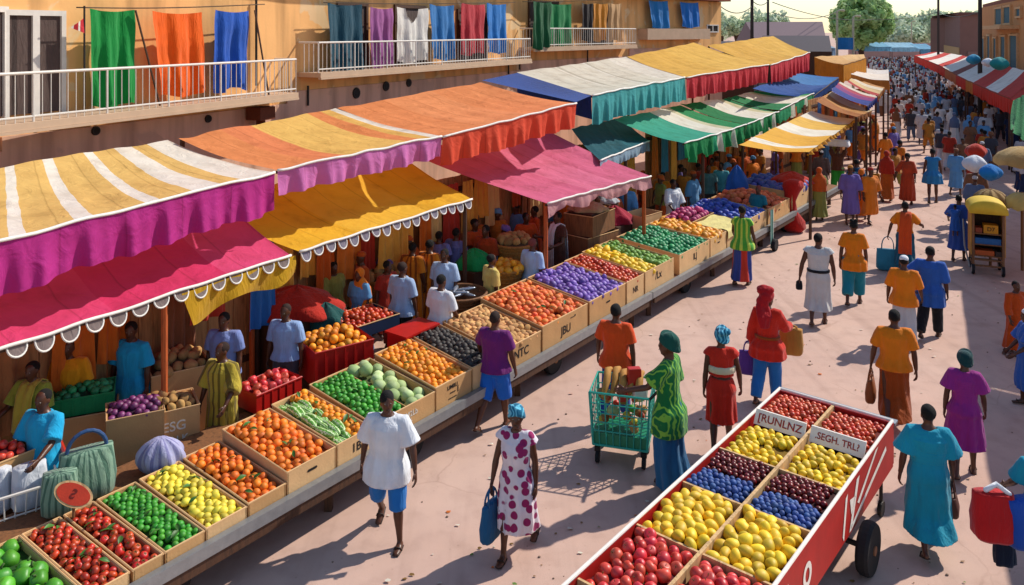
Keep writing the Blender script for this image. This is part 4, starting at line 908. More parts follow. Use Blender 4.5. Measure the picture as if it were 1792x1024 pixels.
# ------------------------------------------------------------------ the long produce carts
R0=Vector((-3.48,7.44,0)); RD=Vector((.6,.8,0)); RN=Vector((.8,-.6,0))
def srow(u):
    k=(u-896)/FOC; return (3.48+7.44*k)/(.6-.8*k)
def F(s,n=0.0,z=0.0): return R0+RD*s+RN*n+Vector((0,0,z))
def side(s):
    t=min(1,max(0,s/6.5)); v=Vector((lerp(-.80,-.60,t),lerp(.60,.80,t),0)); return v.normalized()
BEDZ=.62
PAINTG=plain('worn grey paint','#7f858c',.55,.3,vary=.2,scale=6)
def rowcart(s0,s1,label):
    root=thing('produce_cart',label,'cart',tuple(F((s0+s1)/2,-.8)))
    m=MB(); P=[F(s0,-.09),F(s1,-.09),F(s1)+side(s1)*1.75,F(s0)+side(s0)*1.55]; m.prism([(p.x,p.y) for p in P],BEDZ-.09,BEDZ); m.build('bed',WOODM,root)
    m=MB(); P=[F(s0,0),F(s1,0),F(s1,-.085),F(s0,-.085)]; m.prism([(p.x,p.y) for p in P],BEDZ-.10,BEDZ+.025); m.build('front_rail',STEEL,root)
    m=MB(); P=[F(s0+.1,-.02),F(s1-.1,-.02),F(s1-.1,-.06),F(s0+.1,-.06)]; m.prism([(p.x,p.y) for p in P],BEDZ-.22,BEDZ-.103); m.build('apron',WOODD,root)
    k=max(2,int((s1-s0)/3.2))
    for i in range(k+1):
        s=lerp(s0+.35,s1-.35,i/k)
        for dd in (.35,1.3):
            p=F(s)+side(s)*dd; m=MB(); m.box((p.x,p.y,(BEDZ-.1)/2),(.09,.09,BEDZ-.1)); m.build('leg',WOODD,root)
    for s in np.arange(s0+2.1,s1-.4,3.4):
        p=F(s)+side(s)*.36; p.z=.24; ax=RN
        m=MB(); m.wheel(p,ax,.24,.12,24); w=m.build('wheel',RUBBER,root,smooth=False)
        m=MB(); m.wheel(p,ax,.175,.10,18,prof=[(.02,-.05),(.17,-.05),(.17,.05),(.02,.05)]); m.wheel(p,ax,.05,.17,10,prof=[(.001,-.085),(.05,-.085),(.05,.085),(.001,.085)]); m.build('rim',WOODM,w)
    return root
rowcart(-1.6,10.42,'near produce cart with steel front rail carrying cardboard crates')
rowcart(10.45,24.2,'far produce cart with steel front rail beyond the joint in the rail')
# ------------------------------------------------------------------ fruit: one of each kind, then copies
PROTO={}
def proto(kind,r,mats,shape='round'):
    m=MB(); nu,nv=14,9; rr=[]
    for j in range(nv+1):
        ph=-math.pi/2+math.pi*(j+.01)/(nv+.02); ring=[]
        for i in range(nu):
            th=2*math.pi*i/nu; x,y,z=math.cos(ph)*math.cos(th),math.cos(ph)*math.sin(th),math.sin(ph)
            k=1.0
            if shape=='tomato': z*=.84; k=1+.035*math.cos(5*th)*math.cos(ph); z-=.16*max(0,1-4*(x*x+y*y))*(1 if z>0 else -.4)
            elif shape=='apple': z*=.92; k=1+.02*math.cos(5*th); z-=.24*max(0,1-3.2*(x*x+y*y))*(1 if z>0 else -.6); k*=1+.06*z
            elif shape=='lemon': z*=1.12+.22*max(0,abs(z)-.82)*4
            elif shape=='plum': z*=1.2
            elif shape=='mango': z*=1.3; x+=.16*z*z; 
            elif shape=='pepper': z*=1.1; k=1+.11*math.cos(4*th)*(.6+.4*z); z-=.25*max(0,1-3*(x*x+y*y))*(1 if z>0 else -.6)
            elif shape=='potato': z*=1.35; k=1+.08*math.sin(3*th+2*z)+.05*math.cos(2*th-3*z)
            elif shape=='cabbage': k=1+.05*math.sin(9*th+3*z)+.04*math.sin(5*th-6*z)
            elif shape=='berry': z*=.95
            else: z*=.96
            ring.append((x*k*r,y*k*r,z*r))
        rr.append(ring)
    m.rings(rr)
    if shape in('apple','tomato'):
        z0=r*.55; m.tube([(0,0,z0),(r*.06,0,z0+r*.3),(r*.14,0,z0+r*.42)],r*.05,5,1)
    if shape=='tomato':
        for k in range(5): t=2*math.pi*k/5; m.add([(0,0,r*.70),(math.cos(t-.25)*r*.28,math.sin(t-.25)*r*.28,r*.80),(math.cos(t)*r*.5,math.sin(t)*r*.5,r*.76),(math.cos(t+.25)*r*.28,math.sin(t+.25)*r*.28,r*.80)],[(0,1,2,3)],1)
    if shape=='pepper': m.tube([(0,0,r*.75),(0,0,r*1.1),(r*.2,0,r*1.35)],r*.12,6,1)
    if shape=='round': m.ell((0,0,r*.94),(r*.10,r*.10,r*.04),6,4,1)
    if shape=='plum' or shape=='berry' or shape=='lemon': m.ell((0,0,r*(1.17 if shape=='plum' else .93 if shape=='berry' else 1.3)),(r*.12,r*.12,r*.06),6,4,1)
    me=bpy.data.meshes.new(kind); me.from_pydata(m.v,[],m.f)
    for q in mats: me.materials.append(q)
    me.polygons.foreach_set('material_index',m.m); me.polygons.foreach_set('use_smooth',[True]*len(m.f)); me.update()
    PROTO[kind]=(me,r)
STEM=plain('green stem','#3d5a22',.7,bumps=0); NIB=plain('brown nib','#5a4420',.8,bumps=0)
M_=fruitmat
proto('tomato',.05,[M_('tomato','#b81f14','#c8371a',.28),STEM],'tomato')
proto('orange',.05,[M_('orange','#e87412','#dd6408',.45),NIB])
proto('tangerine',.05,[M_('tangerine','#ec9214','#e07c0c',.45),NIB])
proto('lime',.05,[M_('lime','#2f8a1c','#4f9c26',.4),NIB])
proto('lemon',.05,[M_('lemon','#d8bf2c','#e4cf4a',.45),NIB],'lemon')
proto('yellow_lemon',.05,[M_('yellow lemon','#e2b40c','#ecc622',.4),NIB],'lemon')
proto('mango',.05,[M_('mango','#e8a418','#e27f10',.4),NIB],'mango')
proto('yellow_mango',.05,[M_('yellow mango','#dfae0e','#ebc42a',.42),NIB],'mango')
proto('pepper',.05,[M_('pepper','#4c9c26','#62b030',.3),STEM],'pepper')
proto('avocado',.05,[M_('avocado','#2a2320','#3a302a',.5),NIB],'plum')
proto('potato',.05,[M_('potato','#b08452','#94683a',.85),NIB],'potato')
proto('pale_potato',.05,[M_('pale potato','#cf9c68','#c08450',.8),NIB],'potato')
proto('onion',.05,[M_('onion','#642256','#7c3a6c',.35),NIB])
proto('plum',.05,[M_('plum','#6a4a9c','#7e60b0',.4),NIB],'plum')
proto('cherry_tomato',.05,[M_('cherry tomato','#c02e14','#cc4c1e',.28),STEM],'berry')
proto('plum_tomato',.05,[M_('round tomato','#c23a16','#b02a10',.3),STEM],'berry')  # ordinary red tomatoes, modelled apart from those in the near crates
proto('peach',.05,[M_('peach','#d8441c','#e88a3c',.5),NIB])
proto('cherry',.05,[M_('cherry','#7a0e16','#5a0a10',.22),STEM],'berry')
proto('blueberry',.05,[M_('blueberry','#26457f','#3a5c98',.5),NIB],'berry')
proto('apple',.05,[M_('apple','#c21c2c','#d64a40',.28),STEM],'apple')
proto('cabbage',.05,[M_('cabbage','#a9c078','#c6d49c',.6),STEM],'cabbage')
proto('green_melon',.05,[M_('green melon','#12783e','#2c9656',.4),STEM])
proto('guava',.05,[M_('guava','#5c8a2a','#7a9c34',.45),NIB],'plum')
proto('pink_guava',.05,[M_('pink guava','#b02c66','#c24a80',.45),NIB])
proto('blue_plum',.05,[M_('blue plum','#2c4696','#3d58ac',.45),NIB],'plum')
proto('coral_fruit',.05,[M_('coral fruit','#c8502e','#d46c44',.45),NIB])
NCOUNT={}
def put(kind,p,r,label,cat,group,sq=1.0,flat=False):
    me,r0=PROTO[kind]; o=bpy.data.objects.new(kind,me); col.objects.link(o); o.location=p
    k=r/r0*rnd.uniform(.84,1.12); o.scale=(k*rnd.uniform(.95,1.05),k*rnd.uniform(.95,1.05),k*rnd.uniform(.95,1.05))
    o.rotation_euler=(rnd.gauss(0,.7),rnd.gauss(0,.7),rnd.uniform(0,6.3)) if not flat else (rnd.uniform(0,6.3),rnd.uniform(0,6.3),rnd.uniform(0,6.3))
    o['label']=label; o['category']=cat; o['group']=group; NCOUNT[kind]=NCOUNT.get(kind,0)+1
    return o
def heap(fn,W,D,kind,r,label,cat,group,dome=.06,pitch=1.92):
    """fn(a,b) -> point of the heap's top; a along W metres, b along D metres"""
    sd0=rnd.uniform(0,50); p=r*pitch; nb=max(1,int((D-1.2*r)/(p*.88))+1); 
    for j in range(nb):
        b=r*.9+(D-1.8*r)*(j/(max(1,nb-1))); off=(j%2)*p*.5; na=max(1,int((W-2*r*.8-off)/p)+1)
        for i in range(na):
            a=r*.9+off+i*((W-1.8*r)/max(1,(W-1.8*r)/p)) 
            if a>W-r*.75: continue
            a+=rnd.uniform(-.30,.30)*r; bb=b+rnd.uniform(-.30,.30)*r
            x=2*a/W-1; y=2*bb/D-1; z=dome*(1-x*x)*(1-y*y)+rnd.uniform(-.35,.30)*r+.8*r*noise.noise(Vector((a*3.1,bb*3.1,sd0)))
            if rnd.random()<.035: continue
            q=Vector(fn(a,bb)); put(kind,q+Vector((0,0,z)),r,label,cat,group,flat=kind in('potato','pale_potato','mango','yellow_mango','plum','lemon','yellow_lemon','avocado','guava'))
def leaf(p,label):
    if 'leaf' not in PROTO:
        m=MB(); m.grid([[(.022*y*math.sin(math.pi*(.06+.88*t)),.10*t-.05,.012*math.sin(math.pi*t)+.006*abs(y)) for y in (-1,-.5,0,.5,1)] for t in np.linspace(0,1,9)],uv=False)
        me=bpy.data.meshes.new('leaf'); me.from_pydata(m.v,[],m.f); me.materials.append(plain('citrus leaf','#3c6a24',.5,random=.3)); me.polygons.foreach_set('use_smooth',[True]*len(m.f)); PROTO['leaf']=(me,1)
    o=bpy.data.objects.new('leaf',PROTO['leaf'][0]); col.objects.link(o); o.location=p; k=rnd.uniform(.8,1.3); o.scale=(k,k,k); o.rotation_euler=(rnd.uniform(-.5,.5),rnd.uniform(-.5,.5),rnd.uniform(0,6.3)); tag(o,label,'leaf',label)
# ------------------------------------------------------------------ crates of the row
def crate(s0,s1,h,depth,lanes,label,mark=None,card=None,back=1.0,r0=.0,dz=0.0):
    """lanes: (kind, share0, share1, radius, label, category) across the width"""
    card=card or (CARD if rnd.random()<.55 else CARD2)
    g=.012; A=F(s0+g,-.095,BEDZ+dz); B_=F(s1-g,-.095,BEDZ+dz); sd=side((s0+s1)/2)
    root=thing('cardboard_crate',label,'crate',tuple((A+B_)/2))
    th=.018; m=MB(); d=RD; W=(s1-s0)-2*g
    def wall(p,q,inn,hh,hh2=None):
        hh2=hh if hh2 is None else hh2
        V=[p,q,q+inn,p+inn]; T=[p+Vector((0,0,hh)),q+Vector((0,0,hh2)),q+inn+Vector((0,0,hh2)),p+inn+Vector((0,0,hh))]
        m.add(V+T,[(3,2,1,0),(4,5,6,7),(0,1,5,4),(1,2,6,5),(2,3,7,6),(3,0,4,7)])
    C=B_+sd*depth; D=A+sd*depth; hb=h*back
    inn=sd*th; e=.003*d
    wall(A+e,B_-e,inn,h); wall(D-inn+e,C-inn-e,inn,hb); wall(A,D,d*th,h*.985,hb*.985); wall(B_-d*th,C-d*th,d*th,h*.985,hb*.985)
    wall(A+d*th*1.1+inn*1.1,B_-d*th*1.1+inn*1.1,sd*(depth-2.3*th),.02)
    # folded rims of the board
    m.build('box',card,root)
    r_=MB()
    for p,q,h1,h2 in ((A,B_,h,h),(D,C,hb,hb),(A,D,h,hb),(B_,C,h,hb)):
        r_.tube([p+Vector((0,0,h1+.002))+sd*th*.5*(1 if p is A and q is B_ else 0),q+Vector((0,0,h2+.002))+sd*th*.5*(1 if p is A and q is B_ else 0)],.011,6)
    r_.build('rim',CARD2,root)
    # dark patch on the front, the hand hole's shade painted flat
    fz=h*.5; mid=(A+B_)/2-sd*.0+RN*.004
    if mark:
        for (t,fx,fzz,size,ink) in mark:
            text(t,'lettering',lerp(A,B_,fx)+RN*.004+Vector((0,0,h*fzz)),RD,(0,0,1),size,ink,root)
    elif h>.2:
        o=MB(); p=lerp(A,B_,.5)+RN*.004; o.add([p+RD*x+Vector((0,0,h*.62+zz)) for x,zz in ((-.06,-.015),(.06,-.015),(.075,0),(.06,.015),(-.06,.015),(-.075,0))],[(0,1,2,3,4,5)]); o.build('painted_hand_hole',INK,root)
    for ln in lanes:
        kind,f0,f1,r,lb,cat=ln[:6]; dome=ln[6] if len(ln)>6 else .05
        a0=A+d*(th+W*f0-(th if f0>0 else 0)); w=W*(f1-f0)-th*(1.2 if f1-f0>.9 else .7)
        z0=h-r*.75; z1=hb-r*.55
        fl=MB(); n=8
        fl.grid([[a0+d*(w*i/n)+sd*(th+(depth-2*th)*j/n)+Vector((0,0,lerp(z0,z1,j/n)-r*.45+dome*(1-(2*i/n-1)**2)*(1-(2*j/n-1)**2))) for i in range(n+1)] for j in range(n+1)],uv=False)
        fl.build('lining',plain('lining '+kind,tuple(x*.35 for x in fill[kind]),.9,vary=.4,scale=30),root)  # darkened sheet under the fruit, shade of the gaps put into its colour
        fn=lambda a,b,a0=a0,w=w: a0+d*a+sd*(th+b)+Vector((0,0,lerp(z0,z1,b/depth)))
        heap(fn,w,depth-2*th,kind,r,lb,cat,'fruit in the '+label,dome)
        if kind in ('orange','tangerine','lemon','lime','tomato','peach'):
            for q in range(6):
                a_,b_=rnd.uniform(.1,.9)*w,rnd.uniform(.08,.92)*(depth-2*th); p=fn(a_,b_)+Vector((0,0,r*.95+dome*.7)); leaf(p,'green leaf on fruit of the '+' '.join(label.split()[:10]))
        if f1<.99:
            dv=MB(); q=a0+d*w; dv.add([q+sd*th,q+sd*(depth-th),q+sd*(depth-th)+Vector((0,0,hb*.95)),q+sd*th+Vector((0,0,h*.93))],[(0,1,2,3)]); 
            o=dv.build('divider',card,root); sm=o.modifiers.new('t','SOLIDIFY'); sm.thickness=.012
    return root
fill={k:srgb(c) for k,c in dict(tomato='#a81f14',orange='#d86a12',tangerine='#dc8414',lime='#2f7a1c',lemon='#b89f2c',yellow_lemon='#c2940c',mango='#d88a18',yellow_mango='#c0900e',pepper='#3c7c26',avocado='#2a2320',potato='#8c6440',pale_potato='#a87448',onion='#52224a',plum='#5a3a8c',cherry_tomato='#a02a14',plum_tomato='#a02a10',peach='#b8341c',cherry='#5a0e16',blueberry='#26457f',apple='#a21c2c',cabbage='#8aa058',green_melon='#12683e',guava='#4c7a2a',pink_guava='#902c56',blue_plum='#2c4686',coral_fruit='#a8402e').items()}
UU=srow
def row(u0,u1,*a,**k): return crate(UU(u0),UU(u1),*a,**k)
crate(-.95,-.40,.12,1.42,[('pepper',0,1,.085,'big green bell pepper in the nearest cardboard crate at the corner','pepper',.03)],'shallow crate of big green peppers at the near end of the cart')
crate(-.40,-.02,.12,1.42,[('tomato',0,1,.044,'red tomato in the crate between the green peppers and the paddle sign','tomato')],'shallow crate of red tomatoes beside the green peppers')
row(240,297,.12,1.42,[('tomato',0,1,.045,'red tomato in the crate beside the limes','tomato')],'shallow crate of red tomatoes next to the limes')
row(297,369,.12,1.42,[('lime',0,1,.038,'green lime in the crate between red tomatoes and pale lemons','lime')],'shallow crate of green limes')
row(369,443,.13,1.42,[('lemon',0,1,.046,'pale yellow lemon in the crate between limes and oranges','lemon')],'shallow crate of pale lemons with a round knob on its neighbour')
row(443,511,.15,1.42,[('orange',0,1,.050,'orange in the shallow crate beside the pale lemons','orange')],'shallow crate of oranges beside the pale lemons')
row(511,598,.26,1.45,[('orange',0,1,.056,'orange in the deep crate beside the striped gourds','orange')],'deep cardboard crate of oranges with a high back',back=1.0)
row(598,661,.27,1.5,[('tangerine',.48,1,.046,'tangerine in the divided crate behind the striped gourds','tangerine')],'divided crate of striped gourds and tangerines marked 1B',mark=[('1B',.55,.5,0.148,INK)])
row(691-29,771,.29,1.55,[('lime',0,.55,.046,'bright lime in the divided crate with pale cabbages','lime'),('cabbage',.57,1,.10,'pale cabbage in the divided crate with limes','cabbage',.03)],'divided crate of limes and pale cabbages',mark=[('M2Lb',.60,.60,0.101,WHITEINK),('zuuL',.55,.34,0.070,WHITEINK)])
row(771,835,.33,1.55,[('tangerine',0,1,.052,'tangerine in the crate between cabbages and dark avocados','tangerine')],'crate of tangerines with black printed bars',mark=[('LIMBU',.45,.74,0.078,INK),('--- I',.5,.52,0.125,INK),('-----',.45,.3,0.109,INK)])
row(835,884,.34,1.6,[('avocado',0,1,.048,'dark avocado in the crate behind the man in purple','avocado')],'crate of dark avocados behind the man in purple')
row(884,956,.36,1.6,[('pale_potato',0,1,.058,'pale brown potato in the crate marked NTC','potato')],'crate of pale potatoes marked NTC',mark=[('NTC',.5,.52,0.187,INK)])
row(957,1037,.41,1.75,[('peach',0,1,.066,'glossy red orange peach in the crate marked JBU','peach',.08)],'large crate of red orange peaches marked JBU',mark=[('—\u2022',.66,.80,0.125,INK),('JBU',.5,.42,0.195,INK)])
row(1039,1103,.42,1.75,[('plum',0,1,.066,'purple plum in the crate behind the man in orange','plum',.04)],'crate of purple plums')
row(1104,1135,.42,1.8,[('plum_tomato',0,1,.062,'small orange red tomato in the crate between plums and yellow fruit','tomato',.04)],'crate of orange red tomatoes beside purple plums',mark=[('NR',.5,.5,0.156,INK)])
row(1136,1187,.43,1.85,[('yellow_mango',0,.5,.074,'yellow mango in the crate shared with green guavas','mango',.02),('guava',.52,1,.07,'green guava in the crate shared with yellow mangoes','guava',.02)],'crate of yellow mangoes and green guavas',mark=[('/Lx',.45,.6,0.218,INK)])
row(1196,1249,.42,1.9,[('green_melon',0,1,.078,'small deep green melon in the far crate','melon',.04)],'crate of small deep green melons',mark=[('ILJ',.5,.55,0.195,INK)])
row(1250,1278,.42,1.9,[('mango',0,1,.085,'orange mango in the far crate beside green melons','mango',.06)],'crate of orange mangoes beside the green melons')
row(1279,1308,.40,1.0,[],'closed crate covered by a pale yellow cloth')
row(1310,1348,.42,1.9,[('blue_plum',0,1,.09,'blue plum heaped in the far crate','plum',.14)],'crate heaped with blue plums')
row(1350,1388,.42,1.9,[('coral_fruit',0,1,.11,'coral red fruit heaped in the far crate','fruit',.2)],'crate heaped with coral red fruit')
row(1392,1428,.55,1.9,[('blue_plum',0,1,.12,'dark blue plum in the farthest crate of the row','plum',.1)],'farthest wooden crate of dark blue plums')
# pink guavas on a crate standing behind the yellow cloth
def freecrate(name,c,size,rz,kind,r,label,flabel,cat,mat=None,dome=.08,mark=None,plastic=False,lab_cat='crate'):
    """a crate that stands on its own; c = centre of its top opening"""
    c=Vector(c); w,d,h=size; M=Matrix.Rotation(rz,3,'Z'); ex=M@Vector((1,0,0)); ey=M@Vector((0,1,0))
    root=thing(name,label,lab_cat,(c.x,c.y,c.z-h)); th=.02; m=MB()
    for sx in (-1,1): m.box(c+ex*sx*(w/2-th/2)-Vector((0,0,h/2)),(th,d,h),rz)
    for sy in (-1,1): m.box(c+ey*sy*(d/2-th/2)-Vector((0,0,h/2+.001)),(w-2*th-.002,th,h-.004),rz)
    m.box(c-Vector((0,0,h-.02)),(w-2*th-.01,d-2*th-.01,.02),rz)
    if plastic:
        for sy in (-1,1):
            for i in range(1,6): m.box(c+ey*sy*(d/2+.006)+ex*(w*(i/6-.5))-Vector((0,0,h/2)),(.02,.012,h*.92),rz)
    m.build('box',mat or CARD,root)
    r_=MB(); k=[c+ex*sx*w/2+ey*sy*d/2 for sx,sy in ((-1,-1),(1,-1),(1,1),(-1,1))]; r_.tube(k,.016 if plastic else .010,6,closed=True); r_.build('rim',mat if plastic else CARD2,root)
    if mark:
        for (t,fx,fz,s_,ink) in mark: text(t,'lettering',c-ey*(d/2+.004)+ex*w*(fx-.5)-Vector((0,0,h*(1-fz))),ex,(0,0,1),s_,ink,root)
    if kind:
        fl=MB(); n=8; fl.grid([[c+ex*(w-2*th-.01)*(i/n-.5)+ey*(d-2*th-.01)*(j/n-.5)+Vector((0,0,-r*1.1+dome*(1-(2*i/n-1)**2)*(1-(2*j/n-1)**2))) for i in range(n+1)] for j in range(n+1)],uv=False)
        fl.build('lining',plain('lining '+kind,tuple(x*.35 for x in fill[kind]),.9,vary=.4,scale=30),root)  # same darkened sheet, painted shade between the fruit
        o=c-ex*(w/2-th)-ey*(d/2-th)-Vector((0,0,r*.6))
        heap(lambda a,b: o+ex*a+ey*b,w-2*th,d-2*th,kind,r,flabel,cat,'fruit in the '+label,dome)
    return root
RZ=math.atan2(.8,.6)
p=F(UU(1288))+side(9)*1.5; freecrate('wooden_crate',(p.x,p.y,1.10),(1.3,.85,.46),RZ,'pink_guava',.085,'wooden crate of pink guavas behind the pale yellow cloth','pink guava heaped behind the pale yellow cloth','guava',mat=WOODM,dome=.18)
# pale yellow cloth over the closed crate, yellow bundles beside it
A=F(UU(1279)-.02,-.07,BEDZ+.42); w=UU(1308)-UU(1279)+.04; sd=side(9); rows=[]
for j in range(22):
    t=j/21; rows.append([])
    for i in range(20):
        s=i/19; q=A+RD*w*s; dn=0; 
        if t<.22: q=q+RN*.015-Vector((0,0,(.22-t)*.9)); 
        else: q=q+sd*(t-.22)*1.25
        rows[-1].append(q+Vector((0,0,.015*math.sin(s*9+t*7)+.01*math.sin(t*23+s*4)+.012)))
m=MB(); m.grid(rows,uv=False); alone(m,'table_cloth',fabric('pale yellow cloth','#d8c87e'),A,'pale yellow cloth spread over the closed far crate','cloth',smooth=True)
# striped gourds and long cabbages in the divided crate
GOURD=None
def gourd(p,dirv,L,r,label,group):
    key='striped_gourd'
    if key not in PROTO:
        mm,nt,b=nodes('striped gourd'); tc=N(nt,'ShaderNodeTexCoord'); sx=N(nt,'ShaderNodeSeparateXYZ'); nt.links.new(tc.outputs['Object'],sx.inputs[0])
        t=N(nt,'ShaderNodeMath',operation='ARCTAN2'); nt.links.new(sx.outputs[2],t.inputs[0]); nt.links.new(sx.outputs[1],t.inputs[1])
        nz=N(nt,'ShaderNodeTexNoise',Scale=20.0); nt.links.new(tc.outputs['Object'],nz.inputs['Vector'])
        ma=N(nt,'ShaderNodeMath',operation='MULTIPLY_ADD'); ma.inputs[1].default_value=1.6; nt.links.new(nz.outputs['Fac'],ma.inputs[0]); nt.links.new(t.outputs[0],ma.inputs[2])
        mu=N(nt,'ShaderNodeMath',operation='MULTIPLY'); mu.inputs[1].default_value=7; nt.links.new(ma.outputs[0],mu.inputs[0]); si=N(nt,'ShaderNodeMath',operation='SINE'); nt.links.new(mu.outputs[0],si.inputs[0])
        c=ramp(nt,si.outputs[0],[(0,srgb('#5c9a34')),(.3,srgb('#7ab048')),(.55,srgb('#cfdca4')),(1,srgb('#dce4bc'))]); nt.links.new(c,b.inputs['Base Color']); b.inputs['Roughness'].default_value=.4
        m=MB(); m.tube([(-.5,0,0),(-.42,0,.01),(-.2,0,.035),(0,0,.05),(.2,0,.04),(.38,0,.015),(.5,0,-.02)],[.05,.085,.1,.105,.1,.085,.045],14,rounded=True)
        me=bpy.data.meshes.new(key); me.from_pydata(m.v,[],m.f); me.materials.append(mm); me.polygons.foreach_set('use_smooth',[True]*len(m.f)); PROTO[key]=(me,1)
    me,_=PROTO[key]; o=bpy.data.objects.new(key,me); col.objects.link(o); o.location=p; o.scale=(L,r/.1,r/.1)
    o.rotation_euler=(rnd.uniform(0,6),rnd.uniform(-.08,.08),math.atan2(dirv.y,dirv.x)); tag(o,label,'gourd',group)
s0,s1=UU(598),UU(661); sd=side((s0+s1)/2)
for lay in range(2):
    for i in range(4):
        for j in range(4-lay):
            q=F(s0+.05+(s1-s0)*.45*(i+.5+.3*lay)/4,-.1,BEDZ+.20+.065*lay)+sd*(.2+.36*(j+.5*lay))
            gourd(q,sd*1+RD*rnd.uniform(-.25,.25),.36,.045,'pale striped green gourd in the crate marked 1B','gourds in the crate marked 1B')
# ------------------------------------------------------------------ the red handcart
CO=Vector((.588,7.04,0)); CD=Vector((.636,.772,0)); CN=Vector((.772,-.636,0)); CW,CL,CZ=1.36,4.72,1.0
def K(a,b,z=0): return CO+CD*a+CN*b+Vector((0,0,z))    # a along, b across
REDP=plain('chipped red paint','#b3201a',.5,vary=.22,scale=4,bumps=.15,bscale=20)
WHP=plain('chalky white paint','#efe4d8',.8,vary=.15,scale=9)
CREAMW=wood('pale crate wood','#c9a270')
cart=thing('handcart','red sided wooden handcart full of fruit with two painted signboards','cart',tuple(K(CL/2,CW/2)))
A0=-1.05
m=MB(); P=[K(A0,0),K(CL,0),K(CL,CW),K(A0,CW)]; m.prism([(p.x,p.y) for p in P][::-1],.56,.62); m.build('bed',WOODD,cart)
def board(a0,b0,a1,b1,z0,z1,t,name,mat,par=None,mi=None):
    d=(K(a1,b1)-K(a0,b0)).normalized(); n=Vector((d.y,-d.x,0))*t/2; p,q=K(a0,b0),K(a1,b1)
    m=MB(); P=[p-n,q-n,q+n,p+n]; m.prism([(x.x,x.y) for x in P],z0,z1); return m.build(name,mat,par or cart)
sp=board(A0,CW+.02,CL,CW+.02,.47,CZ+.005,.03,'side_panel',REDP)
board(A0,-.02,CL,-.02,.47,CZ+.005,.03,'side_panel',REDP)
board(CL+.018,-.035,CL+.018,CW+.035,.5,CZ-.005,.03,'end_panel',REDP)
for b in (-.02,CW+.02):
    m=MB(); m.tube([K(A0,b,CZ+.02),K(CL+.02,b,CZ+.02)],.019,8); m.build('top_rail',WHP,cart)
m=MB(); m.tube([K(CL+.02,-.03,CZ+.02),K(CL+.02,CW+.03,CZ+.02)],.019,8); m.build('top_rail',WHP,cart)
m=MB(); m.box(K(CL+.10,CW/2,CZ-.03),(CW+.1,.12,.03),math.atan2(CN.y,CN.x)); m.build('end_shelf',STEEL,cart)
rowsA=[(3.90,4.68,'t'),(2.86,3.84,'l'),(1.96,2.84,'b'),(1.0,1.94,'y'),(.0,.98,'a'),(-1.0,-.02,'a2')]
board(A0,CW/2,CL,CW/2,.62,CZ+.012,.035,'centre_divider',CREAMW)
for a in (3.86,2.85,1.95,.99,-.01):
    z=CZ-.005
    if a!=3.86: board(a,.0,a,CW/2-.02,.62,z,.025,'cross_divider',CREAMW); board(a,CW/2+.02,a,CW,.62,z,.025,'cross_divider',CREAMW)
# painted signboards, leaning back a little
for k,(b0,b1,t) in enumerate(((.03,CW/2-.03,'[RUNLNZ'),(CW/2+.03,CW-.03,'.SEGH. TRL?'))):
    up=Vector((0,0,.15))+CD*.10; p0=K(3.74,b0,CZ-.055); p1=K(3.74,b1,CZ-.055); m=MB(); th=CD*.02
    V=[p0,p1,p1+up,p0+up]; V+= [x+th for x in V]; m.add(V,[(0,1,2,3),(7,6,5,4),(0,4,5,1),(1,5,6,2),(2,6,7,3),(3,7,4,0)])
    sb=alone(m,'signboard',WHP,(p0+p1)/2,['white signboard with red lettering on the left half of the handcart','white signboard with red lettering on the right half of the handcart'][k],'sign')
    nrm=(p1-p0).cross(up).normalized(); 
    text(t,'lettering',(p0+p1+up)/2+nrm*.004,p1-p0,up,.125 if k==0 else .105,plain('red sign paint','#a03228',.8),sb,sx=1.0 if k==0 else .92)
def cell(a0,a1,b0,b1,kind,r,label,cat,group,dome=.05,zt=CZ,pitch=1.92):
    n=8; w=b1-b0; D=a1-a0; z0=zt-r*.9
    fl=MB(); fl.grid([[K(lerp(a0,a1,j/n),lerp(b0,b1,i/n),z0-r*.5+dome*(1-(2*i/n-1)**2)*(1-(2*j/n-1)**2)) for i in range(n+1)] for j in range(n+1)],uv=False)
    fl.build('lining',plain('lining '+kind,tuple(x*.35 for x in fill[kind]),.9,vary=.4,scale=30),cart)  # darkened sheet painting the shade below the fruit
    heap(lambda a,b: K(a0+b,b0+a,z0),w,D,kind,r,label,cat,group,dome,pitch)
for h,(b0,b1,sdn) in enumerate(((.02,CW/2-.03,'left'),(CW/2+.03,CW-.01,'right'))):
    cell(3.90,4.66,b0,b1,'cherry_tomato',.038,f'small red tomato behind the {sdn} signboard of the handcart','tomato',f'tomatoes behind the {sdn} signboard')
    cell(2.88,3.70,b0,b1,'yellow_lemon',.048,f'bright yellow lemon in front of the {sdn} signboard of the handcart','lemon',f'lemons below the {sdn} signboard',.05,CZ-.04)
    cell(2.40,2.83,b0,b1,'cherry',.034,f'dark red cherry in the {sdn} half of the handcart behind blueberries','cherry',f'cherries in the {sdn} half of the handcart',.03)
    cell(1.97,2.37,b0,b1,'blueberry',.034,f'dusty blueberry in the {sdn} half of the handcart in front of cherries','blueberry',f'blueberries in the {sdn} half of the handcart',.04)
    cell(1.01,1.93,b0,b1,'yellow_mango',.060,f'plump yellow mango in the {sdn} half of the handcart between berries and apples','mango',f'yellow mangoes in the {sdn} half of the handcart',.05)
    cell(.01,.97,b0,b1,'apple',.064,f'shiny red apple in the {sdn} half of the handcart, nearest fruit','apple',f'red apples in the {sdn} half of the handcart',.07)
